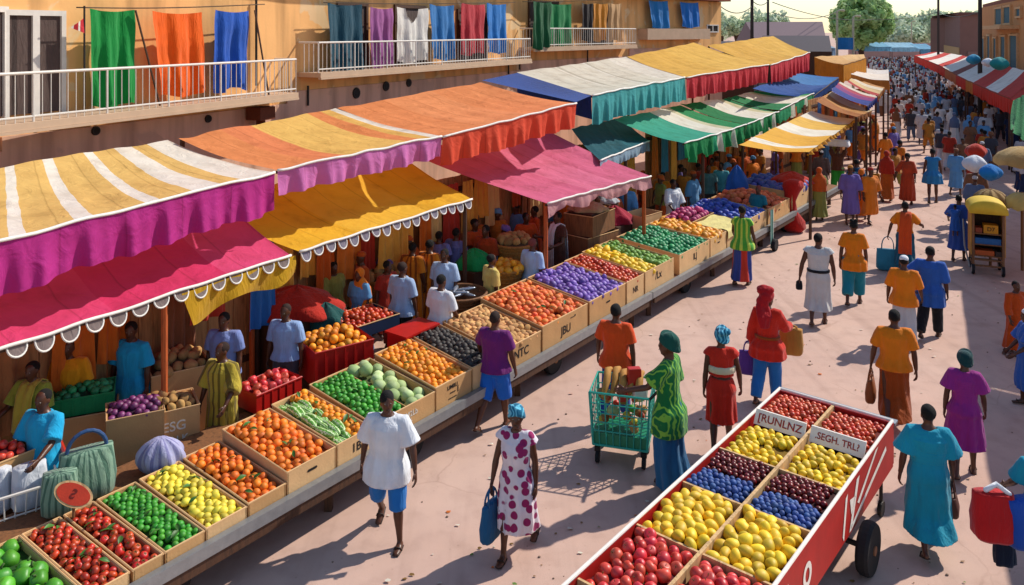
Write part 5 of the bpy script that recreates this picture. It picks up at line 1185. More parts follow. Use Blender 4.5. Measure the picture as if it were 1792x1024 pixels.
# white lettering and emblem strokes on the red side
pz=CW+.036+.004
def onside(a,z): return K(a,pz,z)
xd=-CD
for t,a,z,s_ in (('C',.42,.70,.34),('D',.98,.70,.36),('J',1.75,.70,.34)):
    pass
def strokes(polys,name):
    m=MB()
    for P in polys: m.add([onside(a,z) for a,z in P],[tuple(range(len(P)))])
    m.build(name,WHP,sp)
EMB=[[(3.95,.985),(4.06,.985),(3.32,.66),(3.26,.70)],[(3.24,.96),(3.34,.96),(3.06,.50),(2.98,.50)],[(3.02,.54),(3.06,.50),(4.40,.80),(4.38,.86)],[(2.86,.92),(2.93,.94),(2.80,.50),(2.76,.56)],[(3.0,.84),(3.2,.80),(3.05,.66)]]
strokes(EMB,'emblem')
def letter(cx,kind):
    if kind=='D':
        o=[(cx+.14*math.cos(t),.72+.15*math.sin(t)) for t in np.linspace(0,2*math.pi,18)[:-1]]; i=[(cx+.07*math.cos(t),.72+.08*math.sin(t)) for t in np.linspace(0,2*math.pi,18)[:-1]]
        return [[o[k],o[(k+1)%17],i[(k+1)%17],i[k]] for k in range(17)]
    if kind=='A': return [[(cx-.14,.56),(cx+.14,.62),(cx+.05,.90)]]
    if kind=='F': return [[(cx-.16,.52),(cx-.08,.52),(cx+.14,.86),(cx+.06,.88)],[(cx-.02,.66),(cx+.02,.60),(cx+.18,.66),(cx+.18,.73)],[(cx+.02,.86),(cx+.10,.80),(cx+.26,.86),(cx+.24,.92)]]
SC=.8
strokes([[((a-1.72)*SC+1.72,(z-.72)*SC+.72) for a,z in P] for P in letter(1.72,'D')],'lettering'); strokes(letter(1.18,'A'),'lettering'); strokes(letter(.72,'F'),'lettering')
# wheels, axle, small front castor
for b in (-.16,CW+.16):
    p=K(3.22,b,.27); m=MB(); m.wheel(p,CN,.27,.13,26); w=m.build('wheel',RUBBER,cart)
    m=MB(); m.wheel(p,CN,.2,.09,20,prof=[(.03,-.04),(.195,-.045),(.195,.045),(.03,.04)]); m.wheel(p,CN,.05,.16,10,prof=[(.001,-.08),(.05,-.08),(.05,.08),(.001,.08)]); m.build('rim',plain('rusty rim','#8a5a3c',.7),w)
m=MB(); m.tube([K(3.22,-.1,.27),K(3.22,CW+.1,.27)],.03,8); m.box(K(3.22,CW/2,.42),(1.0,.08,.28),math.atan2(CN.y,CN.x)); m.build('axle',DARKMETAL,cart)
for b in (.12,CW-.02):
    p=K(4.4,b,.09); m=MB(); m.wheel(p,CN,.09,.05,16); m.tube([p,p+Vector((0,0,.48))],.022,8); m.build('castor',DARKMETAL,cart)
# ------------------------------------------------------------------ things people carry
def bag(name,p,w,d,h,mat,label,cat='bag',rz=0,handle=True,stripes=False,drop=.16):
    """p = the hand; the bag hangs below it"""
    p=Vector(p); z1=p.z-drop; M=Matrix.Rotation(rz,3,'Z'); rr=[]
    for t,kx,ky in ((0,.86,.9),(.08,1,1.1),(.4,1.03,1.15),(.75,.98,.85),(.95,.96,.6),(1,.95,.55)):
        ring=[]
        for i in range(28):
            a=2*math.pi*i/28; cx,cy=math.cos(a),math.sin(a); q=3.2
            r=(abs(cx)**q+abs(cy)**q)**(-1/q)
            wv=1+.03*math.sin(5*a+t*6)+.02*math.sin(9*a-t*4)
            v=M@Vector((cx*r*w/2*kx*wv,cy*r*d/2*ky*wv,0)); ring.append(Vector((p.x,p.y,z1-h+h*t))+v)
        rr.append(ring)
    root=thing(name,label,cat,(p.x,p.y,z1-h)); m=MB(); m.rings(rr); m.build('pouch',mat,root,smooth=True)
    if handle:
        for sy in (-1,1):
            m=MB(); pts=[]
            for k in range(13):
                a=math.pi*k/12; pts.append(Vector((p.x,p.y,z1-.02))+M@Vector((-w*.27*math.cos(a),sy*d*.22*(1-math.sin(a)),0))+Vector((0,0,(drop+.02)*math.sin(a)**.7)))
            m.tube(pts,.011,6); m.build('handle',mat,root,smooth=True)
    return root
bag('tote_bag',m2['hands']['R'],.34,.13,.40,W_('blue tote','#1d5a86'),'blue tote bag carried by the woman in the magenta print dress','bag',R(60))
bag('shoulder_bag',m8['hands']['L']+Vector((-.03,-.02,.1)),.32,.14,.36,violet,'violet bag hanging at the left of the woman in the red headscarf','bag',R(-20))
bag('shopping_bag',m8['hands']['R'],.36,.22,.40,W_('tan bag','#b07c34'),'tan shopping bag held by the woman in the red headscarf','bag',R(-20),drop=.05)
bag('hand_bag',m14['hands']['L'],.30,.13,.34,plain('brown leather','#8a4a1c',.55),'tall brown leather bag carried by the man in the rust brown wrap','bag',R(60))
bag('hand_bag',m16['hands']['R'],.26,.12,.22,plain('dark leather','#52281c',.55),'small dark brown handbag carried by the man in the turquoise robe','bag',R(60))
bag('carrier_bag',m11['hands']['L'],.50,.22,.50,W_('translucent blue bag','#2c7690'),'round blue carrier bag held by the woman in amber blouse','bag',R(-20),drop=.30)
bag('carrier_bag',m9['hands']['L'],.12,.10,.16,black,'small black pouch in the hand of the man in white robe','bag',0,drop=.02)
bag('cloth_bundle',m23['hands']['L']+Vector((-.05,0,.1)),.32,.2,.62,mustard,'long mustard cloth bundle beside the woman in red veil','bundle',0,drop=.05)
bag('hand_bag',m25['hands']['R']+Vector((.12,0,0)),.3,.2,.34,plain('black leather','#1c1a1a',.5),'black round bag next to the woman in petrol dress','bag',0)
bag('shoulder_bag',m21['hands']['R'],.34,.2,.5,black,'black bag under the arm of the woman with a baby','bag',0,drop=.0)
# red and blue cloth held by the person at the right edge, a folded dark one below
hp_=m18['hands']['L']; p=Vector((hp_.x-.05,hp_.y,hp_.z+.05))
pR=onz(1735,885,.95)
def drape(name,pts_top,length,w0,w1,mat,label,lean=(0,0)):
    m=MB(); rows=[]; c=Vector(pts_top)
    for j in range(16):
        t=j/15; w=lerp(w0,w1,math.sin(t*math.pi*.62)); rr=[]
        for i in range(24):
            a=2*math.pi*i/24; f=1+.16*math.sin(5*a+t*2)*t
            rr.append(c+Vector((w*math.cos(a)*f+lean[0]*t,w*.55*math.sin(a)*f+lean[1]*t,-length*t)))
        rows.append(rr)
    m.rings(rows); return alone(m,name,mat,c-Vector((0,0,length)),label,'cloth',smooth=True)
bag('cloth_bundle',(pR.x+.02,pR.y,1.13),.40,.28,.46,W_('scarlet cloth','#b41a1c'),'scarlet cloth bundle held out by the person at the right edge','bundle',R(-10),handle=False,drop=.04)
bag('cloth_bundle',(pR.x+.26,pR.y-.06,1.10),.32,.24,.46,W_('royal cloth','#1c4aa4'),'royal blue cloth bundle beside the scarlet one','bundle',R(15),handle=False,drop=.04)
drape('draped_cloth',(pR.x+.16,pR.y+.08,.70),.40,.06,.11,W_('midnight cloth','#141c30'),'midnight blue cloth hanging below the scarlet bundle',(.03,0))
m=MB(); m.tube([Vector((pR.x-.06,pR.y,1.11)),Vector((pR.x+.05,pR.y,1.17)),Vector((pR.x+.16,pR.y-.04,1.09))],.026,8,rounded=True); alone(m,'knotted_cloth',white,(pR.x,pR.y,1.2),'white knotted strip tying the scarlet and blue cloths','cloth',smooth=True)
# white load carried by the porter
q=Vector((m27['pos'][0],m27['pos'][1],1.70)); m=MB(); m.box(q+Vector((0,0,.10)),(.85,.5,.22),R(-30),taper=.85); o=alone(m,'load_bundle',white,q,'white bundle carried on the head of the porter in green trousers','bundle'); bv=o.modifiers.new('b','BEVEL'); bv.width=.06; bv.segments=3
# ------------------------------------------------------------------ teal shopping trolley
TEALP=plain('teal plastic','#2aa592',.4,vary=.1)
c=onz(1090,800,0); rz=R(-16); Mz=Matrix.Rotation(rz,3,'Z'); ex,ey=Mz@Vector((1,0,0)),Mz@Vector((0,1,0))
def T(x,y,z): return Vector((c.x,c.y,0))+ex*x+ey*y+Vector((0,0,z))
tr=thing('shopping_trolley','teal wire shopping trolley full of groceries','trolley',(c.x,c.y,0))
wb,wt,db,dt,zb,zt=.36,.40,.27,.33,.26,.98
def corner(sx,sy,t): return T(sx*lerp(wb,wt,t),sy*lerp(db,dt,t),lerp(zb,zt,t))
m=MB()
for t in (0,.28,.45,.62,.8,1): m.tube([corner(sx,sy,t) for sx,sy in ((-1,-1),(1,-1),(1,1),(-1,1))],.016 if t in(0,1) else .009,6,closed=True)
for sx,sy in ((-1,-1),(1,-1),(1,1),(-1,1)): m.tube([corner(sx,sy,0),corner(sx,sy,1)],.017,6)
for k in range(1,8):
    f=2*k/8-1
    for sy in (-1,1): m.tube([T(f*wb,sy*db,zb),T(f*wt,sy*dt,zt)],.008,5)
for k in range(1,6):
    f=2*k/6-1
    for sx in (-1,1): m.tube([T(sx*wb,f*db,zb),T(sx*wt,f*dt,zt)],.008,5)
m.build('basket',TEALP,tr)
m=MB(); P=[T(-wb+.01,-db+.01,0),T(wb-.01,-db+.01,0),T(wb-.01,db-.01,0),T(-wb+.01,db-.01,0)]; m.prism([(q.x,q.y) for q in P],zb-.02,zb+.16); m.build('base_tray',plain('green plastic','#15805c',.45),tr)
for sx,sy in ((-1,-1),(1,-1),(1,1),(-1,1)):
    q=T(sx*wb*.86,sy*db*.8,.08); m=MB(); m.wheel(q,ex,.08,.05,18); w=m.build('wheel',RUBBER,tr); m=MB(); m.tube([q+Vector((0,0,.02)),q+Vector((0,0,.17))],.018,6); m.box(q+Vector((0,0,.1)),(.08,.04,.06),rz); m.build('fork',DARKMETAL,w)
m=MB(); m.tube([T(wt,-dt,zt),T(wt+.12,-dt,zt+.14),T(wt+.12,dt,zt+.14),T(wt,dt,zt)],.018,8); m.build('handle',DARKMETAL,tr)
BREAD=plain('bread crust','#b5813c',.8,vary=.25,scale=18); 
for k in range(5):
    m=MB(); x=-.24+.11*k; y0=-.18+.05*(k%2); m.tube([T(x,y0,zt-.10),T(x+.03,y0+.13,zt+.06),T(x+.02,y0+.28,zt+.14),T(x+.05,y0+.36,zt+.13)],[.03,.052,.052,.03],9,rounded=True)
    alone(m,'bread_loaf',[BREAD][0],T(x,0,zt),'long bread loaf sticking out of the teal trolley','bread','loaves in the teal trolley',smooth=True)
PKR=plain('red packet','#b8281c',.4); PKW=plain('white packet','#d8d2c4',.5); CG=plain('corn yellow','#c8b06a',.6)
for (x,y,z,sz,mt,lb) in ((.15,.02,zt+.10,(.20,.12,.30),PKR,'tall red packet on top of the groceries in the trolley'),(.02,-.17,zt-.05,(.13,.12,.16),PKR,'small red packet at the front of the trolley'),(.24,-.10,zt-.03,(.18,.15,.14),PKW,'white packet on the right side of the trolley')):
    m=MB(); m.box(T(x,y,z),sz,rz+.4,taper=.9); o=alone(m,'packet',mt,T(x,y,z),lb,'packet'); bv=o.modifiers.new('b','BEVEL'); bv.width=.015; bv.segments=2
rngs=random.Random(4)
for k in range(26):
    kind=rngs.choice(['cabbage','tomato','potato','lime','lemon']); r={'cabbage':.085,'tomato':.05,'potato':.06,'lime':.05,'lemon':.05}[kind]
    put(kind,T(rngs.uniform(-.27,.27),rngs.uniform(-.2,.2),rngs.uniform(zb+.24,zt-.10)),r,f'{kind} among the groceries inside the teal trolley',kind,f'{kind} in the teal trolley')
# ------------------------------------------------------------------ goods behind the row
def gbox(u,v,Y,size,kind,r,label,flabel,cat,rz=None,mat=None,mark=None,dome=.1,plastic=False,name='cardboard_box',lab='box'):
    p=at(u,v,Y); return freecrate(name,(p.x,p.y,p.z),size,RZ-.12 if rz is None else rz,kind,r,label,flabel,cat,mat=mat,mark=mark,dome=dome,plastic=plastic,lab_cat=lab)
GPL=plain('green crate plastic','#128048',.45); RPL=plain('red crate plastic','#b01a14',.4)
gbox(148,682,10.6,(.72,.5,.22),'green_melon',.055,'green plastic crate of green fruit on the tall box under the crimson awning','small green fruit in the green plastic crate','melon',mat=GPL,plastic=True,name='plastic_crate',lab='crate',rz=RZ-.5)
p=at(148,682,10.6); freecrate('cardboard_box',(p.x,p.y,p.z-.225),(.80,.6,p.z-.225),RZ-.5,None,.05,'tall plain cardboard box under the green plastic crate','','')
gbox(236,712,10.2,(.66,.52,.98),'onion',.05,'tall cardboard box of purple onions at the left','purple onion in the tall cardboard box','onion',rz=RZ-.45)
gbox(299,703,10.45,(.62,.55,.96),'potato',.055,'cardboard box of potatoes with white lettering ESG','brown potato in the box with white lettering','potato',rz=RZ-.38,mark=[('ESG',.5,.78,.17,WHITEINK),('/ILLK',.55,.60,.13,WHITEINK)])
gbox(310,634,11.6,(.8,.7,1.05),'potato',.075,'big cardboard box heaped with potatoes by the orange post','large potato heaped in the big box by the orange post','potato',rz=RZ-.35,dome=.22)
gbox(585,592,12.4,(.95,.8,.52),'tangerine',.062,'red plastic crate heaped with tangerines under the yellow awning','tangerine in the red plastic crate','tangerine',mat=RPL,plastic=True,name='plastic_crate',lab='crate',dome=.16,rz=RZ-.3)
p=at(585,592,12.4); m=MB(); m.box((p.x,p.y,(p.z-.525)/2),(.9,.75,p.z-.53),RZ-.3); alone(m,'wooden_stand',WOODD,(p.x,p.y,0),'dark wooden stand under the red plastic crate','stand')
gbox(636,552,13.5,(.95,.75,.2),'plum_tomato',.05,'dark blue tray of red fruit on a steel stand under the yellow awning','red fruit in the dark blue tray','tomato',mat=plain('navy paint','#1c2c48',.5),name='fruit_tray',lab='tray')
p=at(636,552,13.5); tb=thing('steel_stand','pale steel stand carrying the dark blue tray','stand',(p.x,p.y,0))
for sx in (-1,1):
    for sy in (-1,1): m=MB(); q=Vector((p.x,p.y,0))+Matrix.Rotation(RZ,3,'Z')@Vector((sx*.42,sy*.3,0)); m.tube([q,q+Vector((0,0,p.z-.21))],.025,6); m.build('leg',STEEL,tb)
gbox(722,575,12.95,(.72,.42,.4),None,.05,'empty red lidded box behind the tangerine crate','','',mat=RPL,name='plastic_box',rz=RZ)
p=at(722,575,12.95); m=MB(); m.box((p.x,p.y,p.z+.012),(.78,.48,.03),RZ); alone(m,'box_lid',RPL,(p.x,p.y,p.z),'flat red lid lying on the red box','lid')
m=MB(); m.box((p.x,p.y,(p.z-.405)/2),(.7,.4,p.z-.41),RZ); alone(m,'wooden_stand',WOODD,(p.x,p.y,0),'dark wooden stand under the empty red box','stand')
gbox(470,668,11.2,(.75,.5,.25),'apple',.06,'red crate of red fruit behind the oranges near the striped robe','red fruit in the red crate near the striped robe','apple',mat=RPL,plastic=True,name='plastic_crate',lab='crate',rz=RZ)
p=at(470,668,11.2); m=MB(); m.box((p.x,p.y,(p.z-.255)/2),(.7,.46,p.z-.26),RZ); alone(m,'wooden_stand',WOODD,(p.x,p.y,0),'dark wooden stand under the red crate of red fruit','stand')
# baskets
WICK=wood('wicker','#a06c2c',6.0); WICK2=wood('dark wicker','#6e4420',6.0)
def basket(u,v,Y,r,h,kind,kr,label,flabel,cat,mat=WICK,dome=.12,stand=True):
    p=at(u,v,Y); root=thing('wicker_basket',label,'basket',(p.x,p.y,p.z-h)); rr=[]
    for t in np.linspace(0,1,9):
        k=.72+.28*t; rr.append([Vector((p.x+r*k*math.cos(a)*(1+.012*math.sin(14*a+t*30)),p.y+r*k*math.sin(a)*(1+.012*math.sin(14*a+t*30)),p.z-h+h*t)) for a in np.linspace(0,2*math.pi,33)[:-1]])
    m=MB(); m.rings(rr,cap=False); m.add(rr[0],[tuple(range(32))]); m.build('body',mat,root)
    m=MB()
    for t in (.12,.3,.5,.7,.88): k=.72+.28*t; m.tube([(p.x+(r*k+.008)*math.cos(a),p.y+(r*k+.008)*math.sin(a),p.z-h+h*t) for a in np.linspace(0,2*math.pi,25)[:-1]],.014,5,closed=True)
    m.tube([(p.x+r*math.cos(a),p.y+r*math.sin(a),p.z) for a in np.linspace(0,2*math.pi,25)[:-1]],.028,6,closed=True); m.build('rim',mat,root)
    if kind:
        m=MB(); m.ell((p.x,p.y,p.z-.06),(r*.95,r*.95,dome),20,8); m.build('lining',plain('lining '+kind,tuple(x*.35 for x in fill[kind]),.9,vary=.4,scale=30),root)  # darkened mound painting the shade between the goods
        n=0; rad=0
        while rad<r*.9:
            cnt=max(1,int(2*math.pi*rad/(kr*1.95)))
            for k in range(cnt):
                a=2*math.pi*k/cnt+rad*7; put(kind,(p.x+rad*math.cos(a),p.y+rad*math.sin(a),p.z-.05+dome*math.sqrt(max(0,1-(rad/r/.97)**2))),kr,flabel,cat,'goods in the '+label)
            rad+=kr*1.8
    if stand and p.z-h>.15:
        m=MB(); m.tube([(p.x,p.y,0),(p.x,p.y,p.z-h-.004)],[r*.75,r*.68],16); alone(m,'barrel',WOODD,(p.x,p.y,0),'dark wooden barrel under the '+label.split(' with')[0].split(' of')[0]+f' of {flabel.split(" in ")[0]}','barrel')
basket(665,478,16.0,.66,.42,'potato',.10,'large wicker basket of long brown tubers under the yellow awning','long brown tuber in the large wicker basket','tuber',dome=.24)
basket(900,425,17.0,.42,.45,'potato',.08,'wicker basket of brown rolls left of the sky blue shirt','brown roll in the wicker basket','bread roll',dome=.2)
basket(886,470,16.0,.34,.42,'mango',.08,'wicker basket of amber mangoes left of the sky blue shirt','amber mango in the wicker basket','mango',dome=.16)
basket(806,512,14.7,.48,.34,None,.05,'round dark basket holding a plate of silver fish','','',mat=WICK2)
p=at(806,512,14.7)
for k in range(8):
    m=MB(); a=.5+.28*k-1; x=p.x+.10*math.cos(k*2.2); y=p.y+.10*math.sin(k*2.2); d=Vector((math.cos(a),math.sin(a),0))*.2; q=Vector((x,y,p.z-.03+.03*(k%4)))
    m.tube([q-d,q-d*.75,q-d*.2,q+d*.4,q+d*.75,q+d],[(.004,.035),(.015,.012),(.03,.045),(.03,.045),(.02,.03),(.008,.012)],8)
    alone(m,'fish',plain('fish silver','#8f98a4',.25,.4,vary=.3,scale=20),q,'silver fish lying in the round dark basket','fish','fish in the round dark basket',smooth=True)
m=MB(); m.wheel((p.x,p.y,p.z-.10),(0,0,1),.42,.05,24,prof=[(.01,-.02),(.40,-.02),(.45,.02),(.40,.01),(.01,.0)]); alone(m,'tray',WICK2,(p.x,p.y,p.z-.1),'shallow round tray under the silver fish','tray')
# heaps of cloth and bags
def heapcloth(u,v,Y,r,h,mat,label,name='cloth_heap',cat='cloth'):
    p=at(u,v,Y); m=MB(); rr=[]; ph=rnd.uniform(0,9)
    for t in np.linspace(0,1,14):
        ring=[]
        for i in range(36):
            a=2*math.pi*i/36; k=math.cos(t*math.pi/2)**.75; f=1+.10*math.sin(6*a+ph+t*3)+.10*noise.noise(Vector((math.cos(a)*2+ph,math.sin(a)*2,t*3)))
            ring.append(Vector((p.x+r*k*f*math.cos(a),p.y+r*k*f*math.sin(a)*.8,p.z-h+h*t*(1+.05*math.sin(5*a)))))
        rr.append(ring)
    m.rings(rr); 
    o=alone(m,name,mat,(p.x,p.y,p.z-h),label,cat,smooth=True)
    if p.z-h>.2:
        s=MB(); s.box((p.x,p.y,(p.z-h-.005)/2),(r*1.7,r*1.4,p.z-h-.005),RZ); alone(s,'wooden_stand',WOODD,(p.x,p.y,0),'dark wooden stand under the '+label,'stand')
heapcloth(830,435,16.6,.42,.38,W_('emerald heap','#17924a'),'emerald green cloth heap beside the violet shirts')
heapcloth(520,500,13.6,.75,.42,W_('scarlet heap','#a82416'),'scarlet cloth heap at the left of the yellow awning')
heapcloth(570,530,13.4,.40,.36,W_('dark green heap','#154a48'),'dark green sack beside the scarlet cloth heap','sack','sack')
heapcloth(1075,360,20.2,.48,.42,W_('crimson heap','#9a1c34'),'crimson cloth heap under the rose awning')
heapcloth(1385,300,24.5,.62,.36,W_('scarlet heap','#a82416'),'scarlet cloth heap behind the coral fruit')
heapcloth(1290,290,24.0,.36,.75,W_('cobalt heap','#2458ac'),'cobalt blue sack standing behind the pink guavas','sack','sack')
# lavender netted garlic bag on the crate corner, striped market bags, paddle sign
TBLM=MB(); P=[F(-.9)+side(0)*1.50,F(2.6)+side(2)*1.50,F(2.6)+side(2)*2.25,F(-.9)+side(0)*2.25]; TBLM.prism([(q.x,q.y) for q in P],.54,.60)
tbl=thing('low_table','low wooden table behind the nearest crates','table',tuple(F(.8)+side(1)*1.9)); TBLM.build('tabletop',WOODM,tbl)
for q in P:
    c_=sum(P,Vector((0,0,0)))/4; r_=q+(c_-q)*.08; m=MB(); m.box((r_.x,r_.y,.27),(.08,.08,.538)); m.build('leg',WOODD,tbl)
p=F(1.12)+side(1.2)*1.74; p.z=.60; m=MB(); rr=[]
for t in np.linspace(0,1,14):
    rr.append([Vector((p.x+.27*math.sin(math.pi*min(.97,.12+.85*t))**.6*math.cos(a)*(1+.10*math.sin(7*a+4*t)),p.y+.20*math.sin(math.pi*min(.97,.12+.85*t))**.6*math.sin(a)*(1+.10*math.sin(7*a+4*t)),.60+.40*t)) for a in np.linspace(0,2*math.pi,43)[:-1]])
m.rings(rr); alone(m,'garlic_sack',W_('lavender net','#a9a8c8','stripes','#7c7aa4',scale=14.),p,'lavender netted sack of bulbs behind the pale lemons','sack',smooth=True)
bg=W_('green striped bag','#7f9c84','stripes','#4a6a58',scale=16.)
p=F(.42)+side(.4)*1.95; q=bag('market_bag',(p.x,p.y,1.20),.56,.34,.52,bg,'large pale green striped market bag with blue handle on the low table','bag',R(35),handle=False,drop=.08)
m=MB(); m.tube([Vector((p.x,p.y,1.10))+Matrix.Rotation(R(35),3,'Z')@Vector((.20*math.cos(a),0,.22*math.sin(a))) for a in np.linspace(0,math.pi,11)],.022,8); m.build('handle',plain('blue handle','#2c4c78',.5),q)
p=F(.12)+side(0)*1.85; bag('market_bag',(p.x,p.y,1.04),.34,.28,.42,bg,'smaller green striped bag left of the large striped bag','bag',R(20),handle=True,drop=.0)
p=F(.06)+side(0)*1.40; sg=thing('paddle_sign','round red paddle sign with wooden rim standing at the tomato crate','sign',(p.x,p.y,.62))
m=MB(); m.tube([p+Vector((0,0,.62)),p+Vector((0,0,.92))],.016,6); m.build('stick',WOODM,sg)
nrm=Vector((.35,-.75,.56)).normalized(); cc=p+Vector((0,0,.98)); e1=nrm.cross(Vector((0,0,1))).normalized(); e2=e1.cross(nrm)
if e2.z<0: e2=-e2
def disc(rx,ry,o,th,rot=.55):
    m=MB(); ca,sa=math.cos(rot),math.sin(rot); A,B_=e1*ca+e2*sa,-e1*sa+e2*ca
    m.rings([[cc+nrm*(o+h)+A*rx*k*math.cos(a)+B_*ry*k*math.sin(a) for a in np.linspace(0,2*math.pi,29)[:-1]] for h,k in ((-th,1),(th,1))]); return m
disc(.20,.115,0,.012).build('board',CREAMW,sg); disc(.175,.095,.014,.003).build('face',plain('paddle red','#b83418',.6),sg)
A_=e1*math.cos(.55)+e2*math.sin(.55); B__=-e1*math.sin(.55)+e2*math.cos(.55)
text('S',"lettering",cc+nrm*.021,A_,B__,.12,plain('dark sign red','#6a1208',.7),sg)
# white wire shopping cart at the left edge
c=onz(20,905,.45); ct=thing('wire_cart','white wire basket cart with red handle at the lower left edge','cart',(c.x,c.y,0)); Mz=Matrix.Rotation(R(38),3,'Z')
def C_(x,y,z): return Vector((c.x,c.y,0))+Mz@Vector((x,y,0))+Vector((0,0,z))
m=MB()
for t,z in ((.86,.42),(.93,.62),(1,.86)): m.tube([C_(sx*.42*t,sy*.36*t,z) for sx,sy in ((-1,-1),(1,-1),(1,1),(-1,1))],.018 if z>.8 else .010,6,closed=True)
for k in range(9):
    f=2*k/8-1
    for sy in (-1,1): m.tube([C_(f*.36,sy*.31,.42),C_(f*.42,sy*.36,.86)],.009,5)
    for sx in (-1,1): m.tube([C_(sx*.36,f*.31,.42),C_(sx*.42,f*.36,.86)],.009,5)
    m.tube([C_(f*.36,-.31,.42),C_(f*.36,.31,.42)],.008,5)
m.build('basket',WHITEMETAL,ct)
for sx in (-1,1):
    for sy in (-1,1): m=MB(); q=C_(sx*.3,sy*.26,.07); m.wheel(q,Mz@Vector((1,0,0)),.07,.04,14); m.tube([q,C_(sx*.33,sy*.28,.42)],.014,6); m.build('wheel',DARKMETAL,ct)
m=MB(); m.tube([C_(.43,-.36,.88),C_(.52,-.40,.98),C_(.52,.40,.98),C_(.43,.36,.88)],.03,8); m.build('handle',plain('red plastic','#b02a18',.45),ct)
for k,(x,y,mt,lb) in enumerate(((-.15,.05,W_('white bag','#c9ccd2'),'white plastic bag in the wire cart'),(.16,-.1,W_('white bag','#c9ccd2'),'second white plastic bag in the wire cart beside the handle'),(-.2,.22,W_('blue bag','#2a4c9c'),'blue plastic bag at the back of the wire cart'))):
    q=C_(x,y,1.02); bag('plastic_bag',q,.34,.28,.46,mt,lb,'bag',R(40*k),handle=False,drop=.0)
gbox(8,792,9.0,(.5,.4,.35),'apple',.05,'small box of red fruit at the left edge above the wire cart','red fruit in the small box at the left edge','apple',rz=RZ)
p=at(8,792,9.0); m=MB(); m.box((p.x,p.y,(p.z-.355)/2),(.5,.4,p.z-.36),RZ); alone(m,'wooden_stand',WOODD,(p.x,p.y,0),'dark wooden stand under the small box at the left edge','stand')
# boxes and bundles under the rose awning
for (u,v,Y,sz,lb) in ((1032,405,18.6,(1.15,.8,.62),'lower brown wooden chest beside the rose awning post'),(1124,372,20.6,(.9,.6,.75),'pale open carton behind the crimson cloth heap')):
    gbox(u,v,Y,sz,None,.05,lb,'','',mat=WOODM if 'chest' in lb else CARD2,name='wooden_chest' if 'chest' in lb else 'cardboard_box',lab='chest' if 'chest' in lb else 'box')
p=at(1032,405,18.6); freecrate('wooden_chest',(p.x,p.y,p.z+.48),(1.1,.75,.46),RZ+.05,None,.05,'upper brown wooden chest stacked beside the rose awning post','','',mat=WOODM,lab_cat='chest')
m=MB(); m.box((p.x,p.y,(p.z-.625)/2),(1.1,.75,p.z-.63),RZ); alone(m,'wooden_stand',WOODD,(p.x,p.y,0),'dark wooden stand under the two brown chests','stand')
heapcloth(1030,352,18.6,.45,.2,W_('straw cloth','#a08a64'),'straw coloured sacking on the upper brown chest','sacking','sacking')
heapcloth(1062,340,20.6,.3,.2,W_('grey plastic','#a4a8ac'),'pale grey bag on the goods under the rose awning','sack','sack')
# stall partitions at the back with hanging goods
PLANK=wood('partition planks','#b07a4a',2.0)
def partition(s0,s1,dn,h,label):
    a=F(s0)+side(8)*dn; b=F(s1)+side(8)*dn; d=(b-a); L=d.length; d.normalize(); rz=math.atan2(d.y,d.x); root=thing('stall_partition',label,'partition',tuple((a+b)/2)); m=MB()
    n=int(L/.22)
    for i in range(n):
        q=a+d*(L*(i+.5)/n); m.box((q.x,q.y,h/2),(L/n-.02,.035+.012*(i%3),h-.05*rnd.random()),rz)
    m.build('boards',PLANK,root); m=MB()
    for z in (.5,h-.3): q=(a+b)/2; m.box((q.x,q.y,z)-Vector((d.y,-d.x,0))*.04 if False else (q.x+d.y*.04,q.y-d.x*.04,z),(L,.04,.10),rz)
    m.build('batten',WOODD,root); return a,b,d,rz
cols=['#c0561c','#d8742a','#a04420','#e09a3c','#7c4a30','#2c68ac','#b03424','#e0a044','#3c7a98','#96623c','#c8641e','#d8b070']
HC=0
def hangs(a,b,d,h,n,label,seed):
    r=random.Random(seed)
    for i in range(n):
        s=(i+.5+r.uniform(-.25,.25))/n; q=a+(b-a)*s+Vector((d.y,-d.x,0))*r.uniform(.12,.3); w=r.uniform(.16,.34); L=r.uniform(.9,1.7); c=r.choice(cols); rows=[]
        for j in range(8):
            rows.append([q+d*(w*(x-.5)*2*(.8+.2*j/7))+Vector((d.y,-d.x,0))*(.04*math.sin(x*17+i)*(.4+j/8))+Vector((0,0,h-.1-L*j/7)) for x in np.linspace(0,1,13)])
        m=MB(); m.grid(rows,uv=False); alone(m,'hanging_cloth',fabric('hang '+c,c),q,label,'cloth','cloths hung on the stall partitions',smooth=True)
for k,(s0,s1,dn,h,n,lb) in enumerate(((-3.5,3.2,4.2,2.5,9,'plank partition at the back of the crimson awning stall'),(3.3,9.6,4.6,2.6,13,'plank partition at the back of the yellow awning stall'),(9.8,16.2,4.6,2.7,12,'plank partition at the back of the rose awning stall'),(16.4,25,4.0,2.9,16,'plank partition at the back of the green awning stalls'),(25.4,40,3.2,2.9,16,'plank partition at the back of the far left stalls'))):
    a,b,d,rz=partition(s0,s1,dn,h,lb); hangs(a,b,d,h,n,'cloth in earthy colours hung on a stall partition',k)
